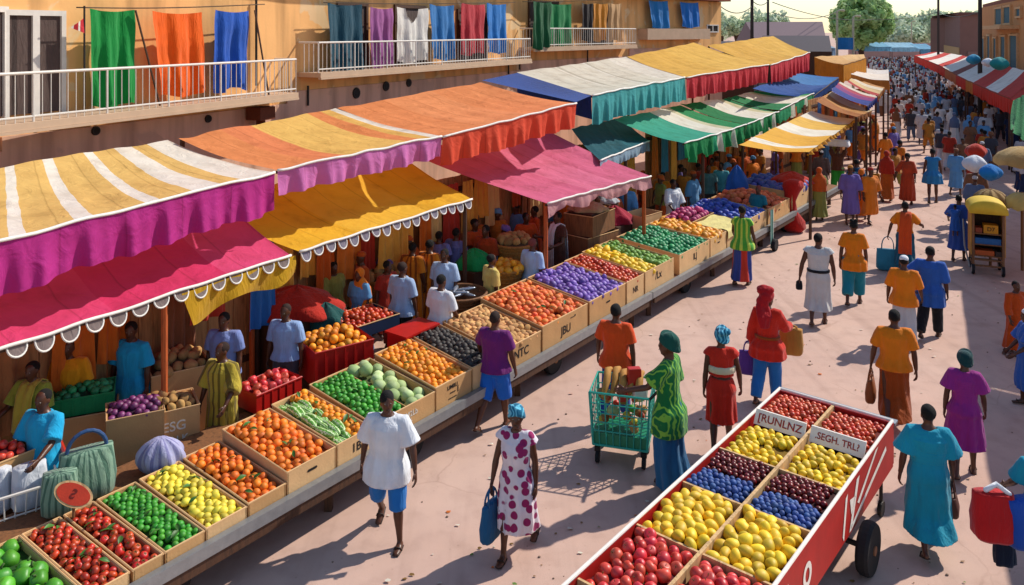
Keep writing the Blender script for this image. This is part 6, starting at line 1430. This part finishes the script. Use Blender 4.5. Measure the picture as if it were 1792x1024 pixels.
# red bundle and striped cloth hanging at the far cart, bread shaped rolls
p=onz(1386,406,0); m=MB(); rr=[]
for z,r,ox in ((0,.20,0.08),(.12,.34,.06),(.32,.33,.02),(.6,.20,-.06),(.9,.17,-.06),(1.15,.22,.0),(1.32,.30,.03),(1.45,.26,.04),(1.52,.12,.04)):
    rr.append([Vector((p.x+ox+r*math.cos(a)*(1+.06*math.sin(4*a+z*6)),p.y+.85*r*math.sin(a)*(1+.06*math.sin(4*a+z*6)),z)) for a in np.linspace(0,2*math.pi,29)[:-1]])
m.rings(rr); alone(m,'cloth_roll',W_('scarlet roll','#a41812'),p,'tall scarlet cloth roll standing against the far cart','cloth roll',smooth=True)
s=UU(1348); q=F(s,.03,0); rows=[[F(s+.28*x-.14,.05+.02*math.sin(x*12),1.08-1.0*t) for x in np.linspace(0,1,15)] for t in np.linspace(0,1,10)]
m=MB(); m.grid(rows,uv=True); alone(m,'striped_cloth',canvas('teal white cloth',[(0,'#8ab4a8'),(.25,'#d4dcd4'),(.4,'#5c9486'),(.6,'#d4dcd4'),(.75,'#78a498')],0),q,'pale teal striped cloth hanging over the far cart rail','cloth',smooth=True)
p=F(s,.12,.16); m=MB(); m.wheel(p,RN,.16,.10,18); alone(m,'spare_wheel',RUBBER,p,'small black wheel leaning below the striped cloth','wheel')
CN_={'charcoal':'#3c3c44','slate blue':'#5a6a88','pale grey':'#bcbcc0','white':'#d8d6d2','brick red':'#9a2c1c','ochre':'#b4742a','navy':'#1d2c50','brown':'#7a523a','teal':'#1d6a7c','sky blue':'#5c92c0','rust':'#b8521c','plum':'#5a2a5c','olive':'#8a8a44','orange':'#d8741c','violet':'#6c5a9c'}
def copy_person(src,loc,yaw,h,c1,c2,label,group):
    o=src.copy(); col.objects.link(o); o.location=loc; o.rotation_euler=(0,0,yaw); o.scale=(h/1.72,)*3; o['label']=label; o['category']='person'
    if group: o['group']=group
    elif 'group' in o: del o['group']
    for k,ch in enumerate(ARCHK[src.name]):
        c=ch.copy(); col.objects.link(c); c.parent=o; c.color=(*(srgb(c1 if k%2 else c2)),1)
    return o
ARCHK={a.name:children(a) for a in arch}
def sleft(Y): return interp([(8,-.5),(20,8.2),(24.5,11.6),(31,16.2),(42,19.5),(60,28.5),(85,40),(110,50),(150,68)],Y)[0]
def sright(Y): return interp([(8,7.5),(12,8.4),(18,11.8),(25,16.3),(31,20.2),(42,26.6),(60,37),(85,51),(110,64),(150,84)],Y)[0]
placed=[]
def ok(x,y,d):
    return all((x-a)**2+(y-b)**2>d*d for a,b in placed)
for s in P_: placed.append((s['pos'][0],s['pos'][1]))
rc=random.Random(21)
def scatter(n,y0,y1,xl,xr,colors,where,group,dmin=.5,yawr=25):
    k=0; tries=0
    while k<n and tries<n*60:
        tries+=1; y=rc.uniform(y0,y1); a,b=xl(y),xr(y); x=rc.uniform(a,b)
        if not ok(x,y,dmin): continue
        placed.append((x,y)); nm=rc.choice(colors); n2=rc.choice(colors); src=rc.choice(arch)
        g='person in '+nm+' and '+n2+' '+where
        copy_person(src,(x,y,0),R(-32+rc.uniform(-yawr,yawr)+(180 if rc.random()<.35 else 0)),rc.uniform(1.55,1.80),CN_[n2],CN_[nm],g,group+' in '+nm+' and '+n2); k+=1
dull=['charcoal','slate blue','pale grey','white','brown','navy','charcoal','pale grey']
mixed=['charcoal','white','brick red','ochre','slate blue','brown','sky blue','pale grey','white','charcoal','pale grey']
earth=['rust','ochre','orange','brick red','violet','rust','olive','sky blue','ochre','orange']
scatter(20,28,40,lambda y:sleft(y)+1.2,lambda y:sright(y)-1.5,mixed,'walking mid street before the crowd','strollers',1.3)
scatter(44,40,58,lambda y:sleft(y)+.5,lambda y:sright(y)-.3,mixed,'at the loose crowd front','crowd front',.8)
scatter(40,25,46,lambda y:sright(y)-.6,lambda y:sright(y)+2.8,dull,'packed along the right hand stalls','right hand crowd',.48)
scatter(22,44,60,lambda y:sright(y)-.9,lambda y:sright(y)+2.2,dull,'under the far striped awnings','far right crowd',.48)
scatter(12,17,25,lambda y:sright(y)+1.1,lambda y:sright(y)+4.0,dull+['ochre','brown'],'crowded behind the yellow roofed cart','right stall keepers',.55)
scatter(14,24,40,lambda y:sleft(y)-2.4,lambda y:sleft(y)-.2,earth,'standing at the far left stalls','far left stall people',.6,60)
for u,v,Y,c1,c2,lb in ((1708,268,24.2,'brown','charcoal','porter in brown under the red load at right'),(1706,290,23.2,'slate blue','pale grey','porter in slate blue under the white load at right'),(1733,305,20.6,'charcoal','sky blue','porter in charcoal under the azure bundle at right')):
    q=at(u,v,Y); copy_person(arch[3 if Y>21 else 0],(q.x,q.y,0),R(-30),(q.z-.30)/1.0 if q.z<2.1 else 1.75,CN_[c1],CN_[c2],lb,None)
# dim figures under the awnings, behind the front vendors
def stall_people(n,s0,s1,d0,d1,where,group):
    k=0;t=0
    while k<n and t<n*60:
        t+=1; s=rc.uniform(s0,s1); q=F(s)+side(8)*rc.uniform(d0,d1)
        if not ok(q.x,q.y,.62): continue
        placed.append((q.x,q.y)); nm=rc.choice(earth); n2=rc.choice(earth)
        copy_person(rc.choice(arch),(q.x,q.y,0),R(rc.uniform(90,250)),rc.uniform(1.55,1.75),CN_[n2],CN_[nm],'person in '+nm+' and '+n2+' '+where,group+' in '+nm+' and '+n2); k+=1
stall_people(14,4.5,10.5,3.4,4.5,'in shade behind the yellow awning','back of the yellow awning')
stall_people(12,11,17,3.0,4.5,'in the shade under the rose awning','shade of the rose awning')
stall_people(16,17,26,2.4,3.9,'in the shade under the green awnings','shade of the green awnings')
stall_people(12,26,38,1.6,3.0,'under the far left awnings','far left awnings')
# the far crowd that reads as one mass
mass=MB(); cm=[]
MAT=[plain('mass '+k,CN_[k],.9,bumps=0) for k in ('charcoal','slate blue','pale grey','white','brown','brick red','sky blue')]+[SKIN2]
for i in range(1000):
    y=54+ (150-54)*rc.random()**1.1; x=rc.uniform(sleft(y)-1.0,sright(y)+1.0); h=rc.uniform(1.5,1.8); mi=rc.choice([0,1,2,2,2,3,3,3,4,5,6]); mj=rc.choice([1,2,2,3,3,4])  # pale cloth chosen more often, haze put into the crowd's colours
    a=rc.uniform(0,6.28)
    for z0,z1,r0,r1,mm_ in ((0,.5,.12,.16,mj),(.45,.82,.17,.2,mi)):
        mass.rings([[Vector((x+r*math.cos(t+a),y+.65*r*math.sin(t+a),z*h)) for t in np.linspace(0,2*math.pi,7)[:-1]] for z,r in ((z0,r0),((z0+z1)/2,(r0+r1)/2*1.05),(z1,r1),(z1+.03,r1*.5))],mm_)
    mass.ell((x,y,h*.92),(.085,.095,.13),6,5,rc.choice([7,7,7,2,3,5,4,0]))
o=mass.build('crowd',MAT); tag(o,'dense far crowd filling the end of the market street','crowd',kind='stuff')
for a in arch:
    for c in ARCHK[a.name]: bpy.data.objects.remove(c)
    bpy.data.objects.remove(a)
# ------------------------------------------------------------------ right hand stalls
RED='#cc3424'; CRM='#f2eadc'
def rawn(label,BLx,BRx,FRx,FLx,stops,vs,drop):
    return awning('market_awning',label,(BLx,BRx,FRx,FLx),stops,'#cc3424',drop,posts=((.03,.97),(.97,.97)),vstops=vs,ruffle=.04,trim=False,sag=.06,trans=.15)
p0,p1,p2,p3,p4=at(1838,232,27.5),at(1768,172,33),at(1690,139,46),at(1642,113,62),at(1600,97,80)
q0,q1,q2,q3,q4=at(1900,168,29),at(1815,128,36),at(1738,111,50),at(1684,97,67),at(1636,90,88)
st=[(0,RED),(.17,CRM),(.36,RED),(.52,CRM),(.70,RED),(.84,CRM)]
# seen from the street the back edge runs along the right; order keeps the front edge on the street side
rawn('red and white striped awning on the right, nearest of its row',q0,q1,p1,p0,[(0,'#1f8a78'),(.16,CRM),(.3,RED),(.62,CRM),(.8,RED)],[(0,'#1d7a48'),(.2,RED)],.62)
rawn('red and white striped awning on the right, second of its row',q1,q2,p2,p1,[(0,RED),(.22,CRM),(.48,RED),(.78,CRM)],[(0,RED),(.8,'#c87a30')],.68)
rawn('red and white striped awning on the right, third of its row',q2,q3,p3,p2,[(0,CRM),(.25,'#8a3a2a'),(.42,CRM),(.8,RED)],[(0,RED),(.3,'#c06a3c'),(.7,RED)],.68)
rawn('red and white striped awning on the right, farthest of its row',q3,q4,p4,p3,[(0,CRM),(.35,RED),(.6,CRM),(.85,RED)],[(0,RED)],.7)
# two more of the row beside the camera's view: their shade lies on the right of the street
n0,n1,n2=Vector((13.4,20.6,2.9)),Vector((10.3,14.7,2.9)),Vector((7.3,8.6,2.9)); o_=Vector((2.6,-1.5,.5))
rawn('red and white striped awning standing at the right beside the yellow roofed cart',n0+o_,p0+o_,p0+Vector((.02,-.02,0)),n0,[(0,RED),(.25,CRM),(.5,RED),(.75,CRM)],[(0,RED)],.55)
rawn('red and white striped awning out on the right, shading the child in orange',n1+o_,n0+o_,n0+Vector((-.02,-.02,0)),n1,[(0,RED),(.25,CRM),(.5,RED),(.75,CRM)],[(0,RED)],.5)
rawn('red and white striped awning out on the right, shading the scarlet cloth',n2+o_,n1+o_,n1+Vector((-.02,-.02,0)),n2,[(0,RED),(.25,CRM),(.5,RED),(.75,CRM)],[(0,RED)],.5)
# green side cloth of the nearest right stall
A,B_,C_,D_=at(1773,176,29),at(1800,162,29),at(1800,252,26.5),at(1767,226,27.5); m=MB()
m.grid([[lerp(lerp(A,B_,i/8),lerp(D_,C_,i/8),j/10)+Vector((.04*math.sin(i*2),.05*math.sin(i*1.7+j*.4),0)) for i in range(9)] for j in range(11)],uv=False)
alone(m,'side_cloth',W_('stall green','#1c7a40'),A,'green cloth closing the side of the nearest right hand stall','cloth',smooth=True)
# bundles lying on the right awnings
def bundle(u,v,Y,r,mat,label):
    p=at(u,v,Y); m=MB(); rr=[]; ph=rnd.uniform(0,9)
    for t in np.linspace(.02,.98,12):
        rr.append([Vector((p.x+r*1.05*math.sin(math.pi*t)**.7*math.cos(a)*(1+.10*math.sin(5*a+ph+3*t)),p.y+r*math.sin(math.pi*t)**.7*math.sin(a)*(1+.1*math.sin(5*a+ph+3*t)),p.z+r*1.75*(t-.4))) for a in np.linspace(0,2*math.pi,31)[:-1]])
    m.rings(rr); return alone(m,'cloth_bundle',mat,p,label,'bundle',smooth=True)
bundle(1704,106,44,.34,W_('bright blue bundle','#2a90b8'),'bright blue bundle lying on the right striped awnings')
bundle(1749,114,36,.36,W_('teal bundle','#1d8484'),'teal bundle lying on the nearest striped awning at right')
bundle(1729,111,37,.24,white,'white bundle beside the teal one on the striped awning')
# tan parasol and small ones among the right stalls
def parasol(u,v,Y,r,h,mat,label):
    p=at(u,v,Y); root=thing('parasol',label,'parasol',(p.x,p.y,0)); m=MB(); n=32
    m.rings([[Vector((p.x+r*k*math.cos(a)*(1-.03*(1+math.cos(8*a))/2*k),p.y+r*k*math.sin(a)*(1-.03*(1+math.cos(8*a))/2*k),p.z+h*zz-.03*math.cos(8*a)*k)) for a in np.linspace(0,2*math.pi,n+1)[:-1]] for k,zz in ((1.0,-.42),(1.0,-.22),(.85,.05),(.6,.25),(.3,.36),(.03,.4))],cap=False)
    m.build('canopy',mat,root,smooth=True); m=MB(); m.tube([(p.x,p.y,0),(p.x,p.y,p.z+h*.42)],.035,8); m.build('pole',WOODM,root); return root
parasol(1799,272,23.0,.88,.62,fabric('tan parasol','#c2a064',trans=.2),'large tan parasol at the right edge above the stall keepers')
parasol(1733,345,19.8,.42,.5,fabric('striped tan parasol','#a88a58','stripes','#7a5a30',scale=9.,trans=.15),'small tan striped parasol behind the yellow roofed cart')
parasol(1789,350,19.4,.4,.45,fabric('straw parasol','#c8b06a',trans=.15),'small straw coloured parasol at the right edge')
heapc=bundle(1733,305,20.6,.26,W_('azure bundle','#1d78c0'),'azure blue bundle carried above the stall keepers at right')
bundle(1708,268,24.2,.28,W_('red load','#b8301c'),'red load on a head above the white one at right')
bundle(1706,290,23.2,.30,white,'white load on a head under the red one at right')

p=onz(1672,298,0); m=MB(); rr=[]
for z,r in ((0,.16),(.08,.27),(.4,.3),(.75,.28),(.95,.2),(1.02,.08)):
    rr.append([Vector((p.x+r*math.cos(a),p.y+.7*r*math.sin(a),z)) for a in np.linspace(0,2*math.pi,25)[:-1]])
m.rings(rr); alone(m,'red_sack',W_('red sack','#a81418'),p,'upright red sack on the street at the right of the strollers','sack',smooth=True)
# ------------------------------------------------------------------ yellow roofed vending cart
c=onz(1746,486,0); c.y+=.45; vc=thing('vending_cart','vending cart with yellow rounded roof and shelves on the right','cart',(c.x,c.y,0)); rz=R(-24); Mz=Matrix.Rotation(rz,3,'Z')
def V_(x,y,z): return Vector((c.x,c.y,0))+Mz@Vector((x,y,0))+Vector((0,0,z))
m=MB()
for sx in (-1,1):
    for sy in (-1,1): m.tube([V_(sx*.31,sy*.32,.12),V_(sx*.31,sy*.32,1.52)],.03,8)
for z in (.22,.36): 
    for sx in (-1,1): m.tube([V_(sx*.31,-.32,z),V_(sx*.31,.32,z)],.022,6)
    for sy in (-1,1): m.tube([V_(-.31,sy*.32,z),V_(.31,sy*.32,z)],.022,6)
m.build('frame',wood('cart frame','#7a5232'),vc)
for sx in (-1,1): m=MB(); m.box(V_(sx*.35,0,.98),(.02,.64,1.05),rz); m.build('side_panel',plain('tan canvas','#c08a3c',.8),vc)
m=MB(); m.box(V_(0,.30,.98),(.62,.02,1.0),rz); m.build('back_panel',WOODD,vc)
for z in (.45,.72,.98): m=MB(); m.box(V_(0,-.02,z),(.60,.60,.025),rz); m.build('shelf',WOODM,vc)
m=MB(); rr=[]
for y in np.linspace(-.42,.42,9):
    k=1-.12*abs(y/.42)**3; rr.append([V_(.41*math.cos(a),y,1.50+(.30*k)*max(0,math.sin(a))**.75-(.03 if math.sin(a)<0 else 0)) for a in np.linspace(0,2*math.pi,25)[:-1]])
m.rings(rr); m.build('roof',plain('yellow canvas','#d8b434',.75,vary=.1),vc,smooth=True)
for sx in (-1,1):
    for sy in (-1,1): m=MB(); q=V_(sx*.31,sy*.30,.13); m.wheel(q,Mz@Vector((1,0,0)),.13,.06,18); w=m.build('wheel',RUBBER,vc); m=MB(); m.wheel(q,Mz@Vector((1,0,0)),.09,.07,14,prof=[(.01,-.035),(.085,-.035),(.085,.035),(.01,.035)]); m.build('rim',STEEL,w)
m=MB(); m.tube([V_(-.38,-.30,.16),V_(-.47,-.10,.62),V_(-.48,.15,1.2)],.022,6); m.build('push_bar',STEEL,vc)
for (x,y,z,sz,colr,lb) in ((.06,-.15,1.09,(.30,.28,.2),'#c8860f','amber box on the top shelf of the vending cart'),(-.19,-.15,1.05,(.14,.28,.12),'#8a3a1c','rust box on the top shelf of the vending cart'),(0,-.13,.80,(.54,.32,.14),'#1d5a94','blue box on the middle shelf of the vending cart'),(-.07,-.13,.52,(.40,.32,.11),'#b5521c','orange box on the lowest shelf of the vending cart'),(.22,-.13,.52,(.13,.32,.11),'#3c2a24','dark box on the lowest shelf of the vending cart')):
    m=MB(); m.box(V_(x,y,z),sz,rz); o=alone(m,'goods_box',plain('goods '+colr,colr,.6),V_(x,y,z-sz[2]/2),lb,'box')
    if '#c8860f'==colr: text('D7','lettering',V_(x,y-sz[1]/2-.004,z),Mz@Vector((1,0,0)),(0,0,1),.13,INK,o)
# ------------------------------------------------------------------ right hand buildings
def simple_building(name,label,poly,h,mat,roofm,over=.4):
    root=thing(name,label,'building',(poly[0][0],poly[0][1],0)); m=MB(); m.prism(poly,0,h); m.build('wall',mat,root)
    cx=sum(p[0] for p in poly)/len(poly); cy=sum(p[1] for p in poly)/len(poly); big=[(p[0]+over*(1 if p[0]>cx else -1),p[1]+over*(1 if p[1]>cy else -1)) for p in poly]
    m=MB(); m.prism(big,h+.004,h+.28); m.build('roof',roofm,root); return root
A=at(1715,100,62); Bp=at(1860,100,36); A.z=Bp.z=0; d=(Bp-A).normalized(); n=Vector((d.y,-d.x,0)); 
if n.x>0: n=-n
hB=zat(14,62)
rb=simple_building('town_house','orange two storey house with teal shutters on the right',[(A.x,A.y),(Bp.x,Bp.y),(Bp.x-n.x*9,Bp.y-n.y*9),(A.x-n.x*9,A.y-n.y*9)],hB,plain('apricot plaster','#c98a54',.9,vary=.1,scale=1.5),ROOFM,.5)
TEALW=plain('teal shutter','#1d5262',.7); L=(Bp-A).length
def fpt(u):
    k=(u-896)/FOC; t=(k*A.y-A.x)/((Bp.x-A.x)-k*(Bp.y-A.y)); return A+(Bp-A)*t
def fwin(u0,u1,v0,v1,name='window',mat=TEALW):
    a=fpt(u0); b=fpt(u1); c=(a+b)/2+n*.05; z1=zat(v0,(a.y+b.y)/2); z0=zat(v1,(a.y+b.y)/2); w=(b-a).length; rz=math.atan2(d.y,d.x); m=MB()
    for s in (-1,1): m.box(c+d*s*(w/2)+Vector((0,0,(z0+z1)/2)),(.12,.16,z1-z0+.2),rz)
    for s in (0,1): m.box(c+Vector((0,0,z0 if s==0 else z1)),(w+.3,.18,.12),rz)
    o=m.build(name,plain('apricot trim','#d8a878',.9),rb); m=MB(); m.box(c+Vector((0,0,(z0+z1)/2))-n*.01,(w-.1,.06,z1-z0-.1),rz); m.build('shutter',mat,o)
fwin(1744,1756,14,44); fwin(1759,1771,11,42); fwin(1781,1789,14,30)
for u0,u1,v0,v1 in ((1720,1725,66,104),(1730,1735,62,106),(1741,1746,66,104),(1754,1762,63,112),(1770,1783,61,122)): fwin(u0,u1,v0,v1,'tall_window')
a=fpt(1744); b=fpt(1784); z=zat(48,(a.y+b.y)/2); c=(a+b)/2+n*.5; m=MB(); m.box((c.x,c.y,z),((b-a).length,1.0,.22),math.atan2(d.y,d.x)); m.build('balcony',plain('apricot trim','#d8a878',.9),rb)
a=at(1648,96,110); b=at(1680,96,88); a.z=b.z=0
g=at(1716,96,88); g.z=0
pb=simple_building('warehouse','mauve brown flat roofed warehouse beyond the orange house',[(a.x,a.y),(b.x,b.y),(g.x+4,g.y),(g.x+6,a.y)],zat(26,88),plain('mauve plaster','#7c5c54',.9,vary=.1,scale=1.),plain('mauve roof','#6a4a44',.9))
m=MB(); dd=(b-a).normalized(); nn=Vector((dd.y,-dd.x,0)); nn=nn if nn.x<0 else -nn; c=(a+b)/2+nn*.05
m.box((c.x,c.y,2.4),((b-a).length*.98,.08,3.2),math.atan2(dd.y,dd.x)); m.build('shop_front',plain('sand plaster','#c09a68',.9),pb)
for k in range(4):
    q=a+(b-a)*((k+.6)/4.4)+nn*.10; m=MB(); m.box((q.x,q.y,1.7),(2.4,.06,2.2),math.atan2(dd.y,dd.x)); m.build('window',plain('grey glass','#5c6a6c',.3),pb)
m=MB(); m.box((b.x+2.2,b.y-.05,3.4),(2.8,.1,.35)); m.box((b.x+2.4,b.y-.05,2.3),(3.0,.1,1.4)); m.build('shutter',plain('mauve shutter','#8a6c64',.8),pb)
# ------------------------------------------------------------------ far end: roofs, tents, trees, poles
ra,rb_,rc_,rd_=at(1236,83,44),at(1371,41,62),at(1452,41,70),at(1440,92,48)
def gable(name,label,poly4,z0,zr,mat,wallm):
    """poly4 ground corners A B C D; ridge runs midway between AB and CD"""
    A,B,C,D=[Vector((p[0],p[1],0)) for p in poly4]; root=thing(name,label,'building',tuple(A)); m=MB(); m.prism([(p.x,p.y) for p in (A,B,C,D)],0,z0); m.build('wall',wallm,root)
    r0=(A+D)/2; r1=(B+C)/2; up=Vector((0,0,1)); e=.4
    m=MB(); V=[A+up*z0,B+up*z0,C+up*z0,D+up*z0,r0+up*zr,r1+up*zr]; V=[v+Vector((0,0,.01)) for v in V]; m.add(V,[(0,1,5,4),(2,3,4,5),(0,4,3),(1,2,5)]); o=m.build('roof',mat,root); sm=o.modifiers.new('t','SOLIDIFY'); sm.thickness=.15; return root
#G1
gable('shed','dark tarred gabled shed behind the yellow awnings',[(9.6,45),(13.6,45),(14.8,51),(10.6,52)],4.6,5.2,plain('tarred roof','#3a3a44',.8,vary=.2),WOODD)
gable('shed','mauve roofed gabled hall behind the dark shed',[(19.6,64),(24.4,62),(27.6,72),(21.0,75)],4.9,6.6,plain('mauve sheet roof','#7a6468',.8,vary=.12),plain('mauve wall','#5c4a4c',.9))
gable('shed','low dark roofed shed left of the green tree',[(16.6,52),(20.4,51),(22.4,57),(18.2,59)],4.5,5.5,plain('dark sheet roof','#4a4248',.8,vary=.12),WOODD)
for k,(u0,u1,v,Y,c1,lb) in enumerate(((1418,1462,84,66,'#a4c4dc','pale blue awning under the green tree at left end'),(1466,1494,72,64,'#2a78b8','bright blue upright tarp below the green tree'),(1496,1560,82,118,'#7cb8dc','blue awning closing the far end of the street, left one'),(1560,1612,83,122,'#94c4de','blue awning closing the far end of the street, middle one'),(1610,1640,86,112,'#74b0d4','blue awning closing the far end of the street, right one'))):
    a=at(u0,v,Y); b=at(u1,v,Y)
    if k==1:
        m=MB(); m.grid([[Vector((lerp(a.x,b.x,i/8),Y+.1*math.sin(i),zat(66,Y)-(zat(66,Y)-zat(87,Y))*j/4)) for i in range(9)] for j in range(5)],uv=False); alone(m,'tarpaulin',W_('bright tarp','#2a78b8'),a,lb,'tarpaulin'); continue
    awning('market_awning',lb,(a+Vector((0,3,.7)),b+Vector((0,3,.7)),b,a),[(0,c1),(.5,c1)],c1,.7,trim=False,posts=((.03,.97),(.97,.97)))
a=at(1490,73,135); b=at(1640,74,135); a.z=b.z=0; m=MB(); m.box(((a.x+b.x)/2,136,1.9),((b-a).length,.6,3.8)); o=alone(m,'far_wall',plain('pink wall','#c0948a',.9,vary=.15),((a.x+b.x)/2,136,0),'long pink wall closing the far end of the street','wall')
LEAF=None
def leafmat(name,c1,c2):
    m_,nt,b=nodes(name); tc=N(nt,'ShaderNodeTexCoord'); nz=N(nt,'ShaderNodeTexNoise',Scale=.55,Detail=5.0); nt.links.new(tc.outputs['Object'],nz.inputs['Vector'])
    out=ramp(nt,nz.outputs['Fac'],[(.3,srgb(c1)),(.7,srgb(c2))]); nt.links.new(out,b.inputs['Base Color']); b.inputs['Roughness'].default_value=.7; add_trans(nt,b,out,.3); return m_
def tree(name,label,x,y,r,h0,h1,mat,leaf=.35,n=2600,seed=1,shell=False):
    rt=random.Random(seed); root=thing(name,label,'tree',(x,y,0)); m=MB(); zc=(h0+h1)/2
    m.tube([(x,y,0),(x+.1,y,h0*.6),(x,y,zc)],[.5,.36,.15],9)
    for k in range(7):
        a=rt.uniform(0,6.28); q=Vector((x+math.cos(a)*r*.6,y+math.sin(a)*r*.6,rt.uniform(zc-.1*r,zc+.5*r))); m.tube([(x,y,h0*.55+k*.15),lerp(Vector((x,y,h0)),q,.5)+Vector((0,0,.3)),q],[.2,.12,.04],6)
    m.build('trunk',WOODD,root)
    cl=[]
    for k in range(110 if shell else 46):
        while True:
            v=Vector((rt.uniform(-1,1),rt.uniform(-1,1),rt.uniform(-1,1)))
            if .2<v.length<1: break
        if shell and k%3: v=v.normalized()*.93; v.z*=1.02
        cl.append((Vector((x+v.x*r*.82,y+v.y*r*.82,zc+v.z*(h1-h0)/2*.84)),rt.uniform(.17,.33)*r*(.8 if shell else 1)))
    m=MB()
    for k in range(n):
        c,cr=rt.choice(cl); v=Vector((rt.gauss(0,1),rt.gauss(0,1),rt.gauss(0,1))).normalized(); p=c+v*cr*rt.uniform(.55,1.05)*Vector((1,1,.9)).length/1.7
        t=Vector((rt.gauss(0,1),rt.gauss(0,1),rt.gauss(0,1))).normalized(); b=(t.cross(v)); b=b.normalized() if b.length>.01 else v.orthogonal().normalized(); t=(v*.35+b.cross(v)).normalized(); s=leaf*rt.uniform(.6,1.3)
        m.add([p-b*s*.45,p+t*s,p+b*s*.45,p-t*s*.6],[(0,1,2,3)])
    m.build('crown',mat,root); return root
G1=leafmat('leaf green','#8cb868','#c0d694'); G2=leafmat('leaf far haze tint','#a4bc94','#c8d6b4'); G3=leafmat('leaf grey green haze tint','#b0c4a4','#ccd8bc')  # far leaf greens paled, haze put into their colour
p=at(1507,60,118); tree('broad_tree','big round green tree at the end of the street',p.x,118,4.9,zat(84,118),zat(-12,118),G1,.42,22000,3,shell=True)
for k,(u,v0,v1,Y,w,lb) in enumerate(((1600,78,46,190,34,'round haze-tinted tree beyond the far wall'),(1637,80,34,180,16,'tall haze-tinted tree beside the warehouse'),(1575,80,58,200,22,'low haze-tinted tree right of the big round tree'),(1290,60,32,130,30,'haze-tinted tree behind the roof end of the apartment block'),(1330,66,46,140,18,'small haze-tinted tree by the left utility poles'),(1262,62,48,120,14,'low haze-tinted bush touching the apartment block end'))):
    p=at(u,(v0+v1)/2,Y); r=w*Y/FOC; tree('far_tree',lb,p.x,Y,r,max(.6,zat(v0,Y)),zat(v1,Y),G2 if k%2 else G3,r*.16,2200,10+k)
# street trees further off, beyond the houses, close the horizon
for k in range(9):
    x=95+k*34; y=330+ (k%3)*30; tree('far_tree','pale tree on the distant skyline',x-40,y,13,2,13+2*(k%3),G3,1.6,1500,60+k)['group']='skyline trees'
POLEM=plain('weathered pole','#3c3430',.85)
def pole(u,vb,Y,vt,r,label,arm=True):
    p=at(u,vb,Y); zt=zat(vt,Y); root=thing('utility_pole',label,'pole',(p.x,p.y,0)); m=MB(); m.tube([(p.x,p.y,0),(p.x,p.y,zt)],[r,r*.7],8); m.build('shaft',POLEM,root)
    if arm: m=MB(); m.box((p.x,p.y,zt-.35),(1.3,.12,.12),R(-20)); m.build('crossarm',POLEM,root)
    return Vector((p.x,p.y,zt-.3))
w=[pole(1316,70,52,-40,.14,'dark utility pole above the yellow awnings, left of two'),pole(1344,60,58,-34,.12,'dark utility pole above the yellow awnings, right of two'),pole(1642,94,78,-36,.14,'utility pole by the warehouse'),pole(1715,105,47,-60,.14,'thick dark pole at the corner of the orange house',False)]
for u,Y,vt,lb in ((1465,72,20,'pale lamp post left before the green tree'),(1493,70,30,'pale lamp post right before the green tree'),(1595,140,38,'slim lamp post before the haze-tinted trees')):
    p=at(u,90,Y); zt=zat(vt,Y); root=thing('lamp_post',lb,'lamp post',(p.x,p.y,0)); m=MB(); m.tube([(p.x,p.y,0),(p.x,p.y,zt)],[.13,.10],8); m.build('shaft',plain('pale post','#b8b498',.7),root); m=MB(); m.tube([(p.x,p.y,zt),(p.x+.2,p.y,zt+.1),(p.x+.6,p.y,zt+.08)],[.07,.07,.11],8,rounded=True); m.build('lamp_head',plain('pale post','#b8b498',.7),root)
def wire(a,b,sag,label,r=.028):
    m=MB(); m.tube([lerp(a,b,t)-Vector((0,0,sag*4*t*(1-t))) for t in np.linspace(0,1,25)],r,5); alone(m,'cable',plain('black cable','#2a2624',.7),a,label,'cable',smooth=True)
wire(at(1262,12,46),w[0]-Vector((0,0,1.6)),.4,'cable from the apartment block to the left dark pole')
wire(w[0]-Vector((0,0,1.2)),w[1]-Vector((0,0,1.2)),.3,'short cable between the two dark poles')
wire(at(1352,4,58),at(1530,34,76),.5,'long cable crossing the sky above the green tree')
wire(at(1530,34,76),at(1642,21,78),.25,'cable rising from the green tree to the warehouse pole')
wire(at(1642,21,78),at(1716,20,47),.4,'cable from the warehouse pole to the corner pole')
wire(at(1352,22,58),at(1470,18,72),.6,'lower cable towards the left lamp post')
# ------------------------------------------------------------------ light, sky, camera
EL,AZ=R(43),(.87,.49)      # the sun stands up the street, to the right
sun=bpy.data.lights.new('sun','SUN'); sun.energy=5.0; sun.angle=R(.9); sun.color=(1.0,.93,.82)
so=bpy.data.objects.new('sun',sun); col.objects.link(so)
dirv=Vector((AZ[0]*math.cos(EL),AZ[1]*math.cos(EL),math.sin(EL))); so.rotation_euler=dirv.to_track_quat('Z','Y').to_euler(); so.location=(20,40,40)
wd=bpy.data.worlds.new('World'); scene.world=wd; wd.use_nodes=True; nt=wd.node_tree
bgn=nt.nodes['Background']; sky=nt.nodes.new('ShaderNodeTexSky'); sky.sky_type='NISHITA'; sky.sun_disc=False; sky.sun_elevation=EL; sky.sun_rotation=math.atan2(AZ[0],AZ[1]); sky.air_density=1.15; sky.dust_density=.4; sky.ozone_density=2.5
nt.links.new(sky.outputs[0],bgn.inputs['Color']); bgn.inputs['Strength'].default_value=.15
cam=bpy.data.cameras.new('camera'); co=bpy.data.objects.new('camera',cam); col.objects.link(co); co.location=(0,0,EYE); co.rotation_euler=(R(90),0,0)
cam.sensor_width=36; cam.lens=FOC/1792*36; cam.shift_y=(V0-512)/1792; cam.clip_end=6000; cam.clip_start=.1
scene.camera=co
scene.view_settings.view_transform='Standard'; scene.view_settings.look='None'; scene.view_settings.exposure=0
scene.cycles.max_bounces=8; scene.cycles.transparent_max_bounces=4
print('fruit',NCOUNT, 'objects',len(bpy.data.objects))
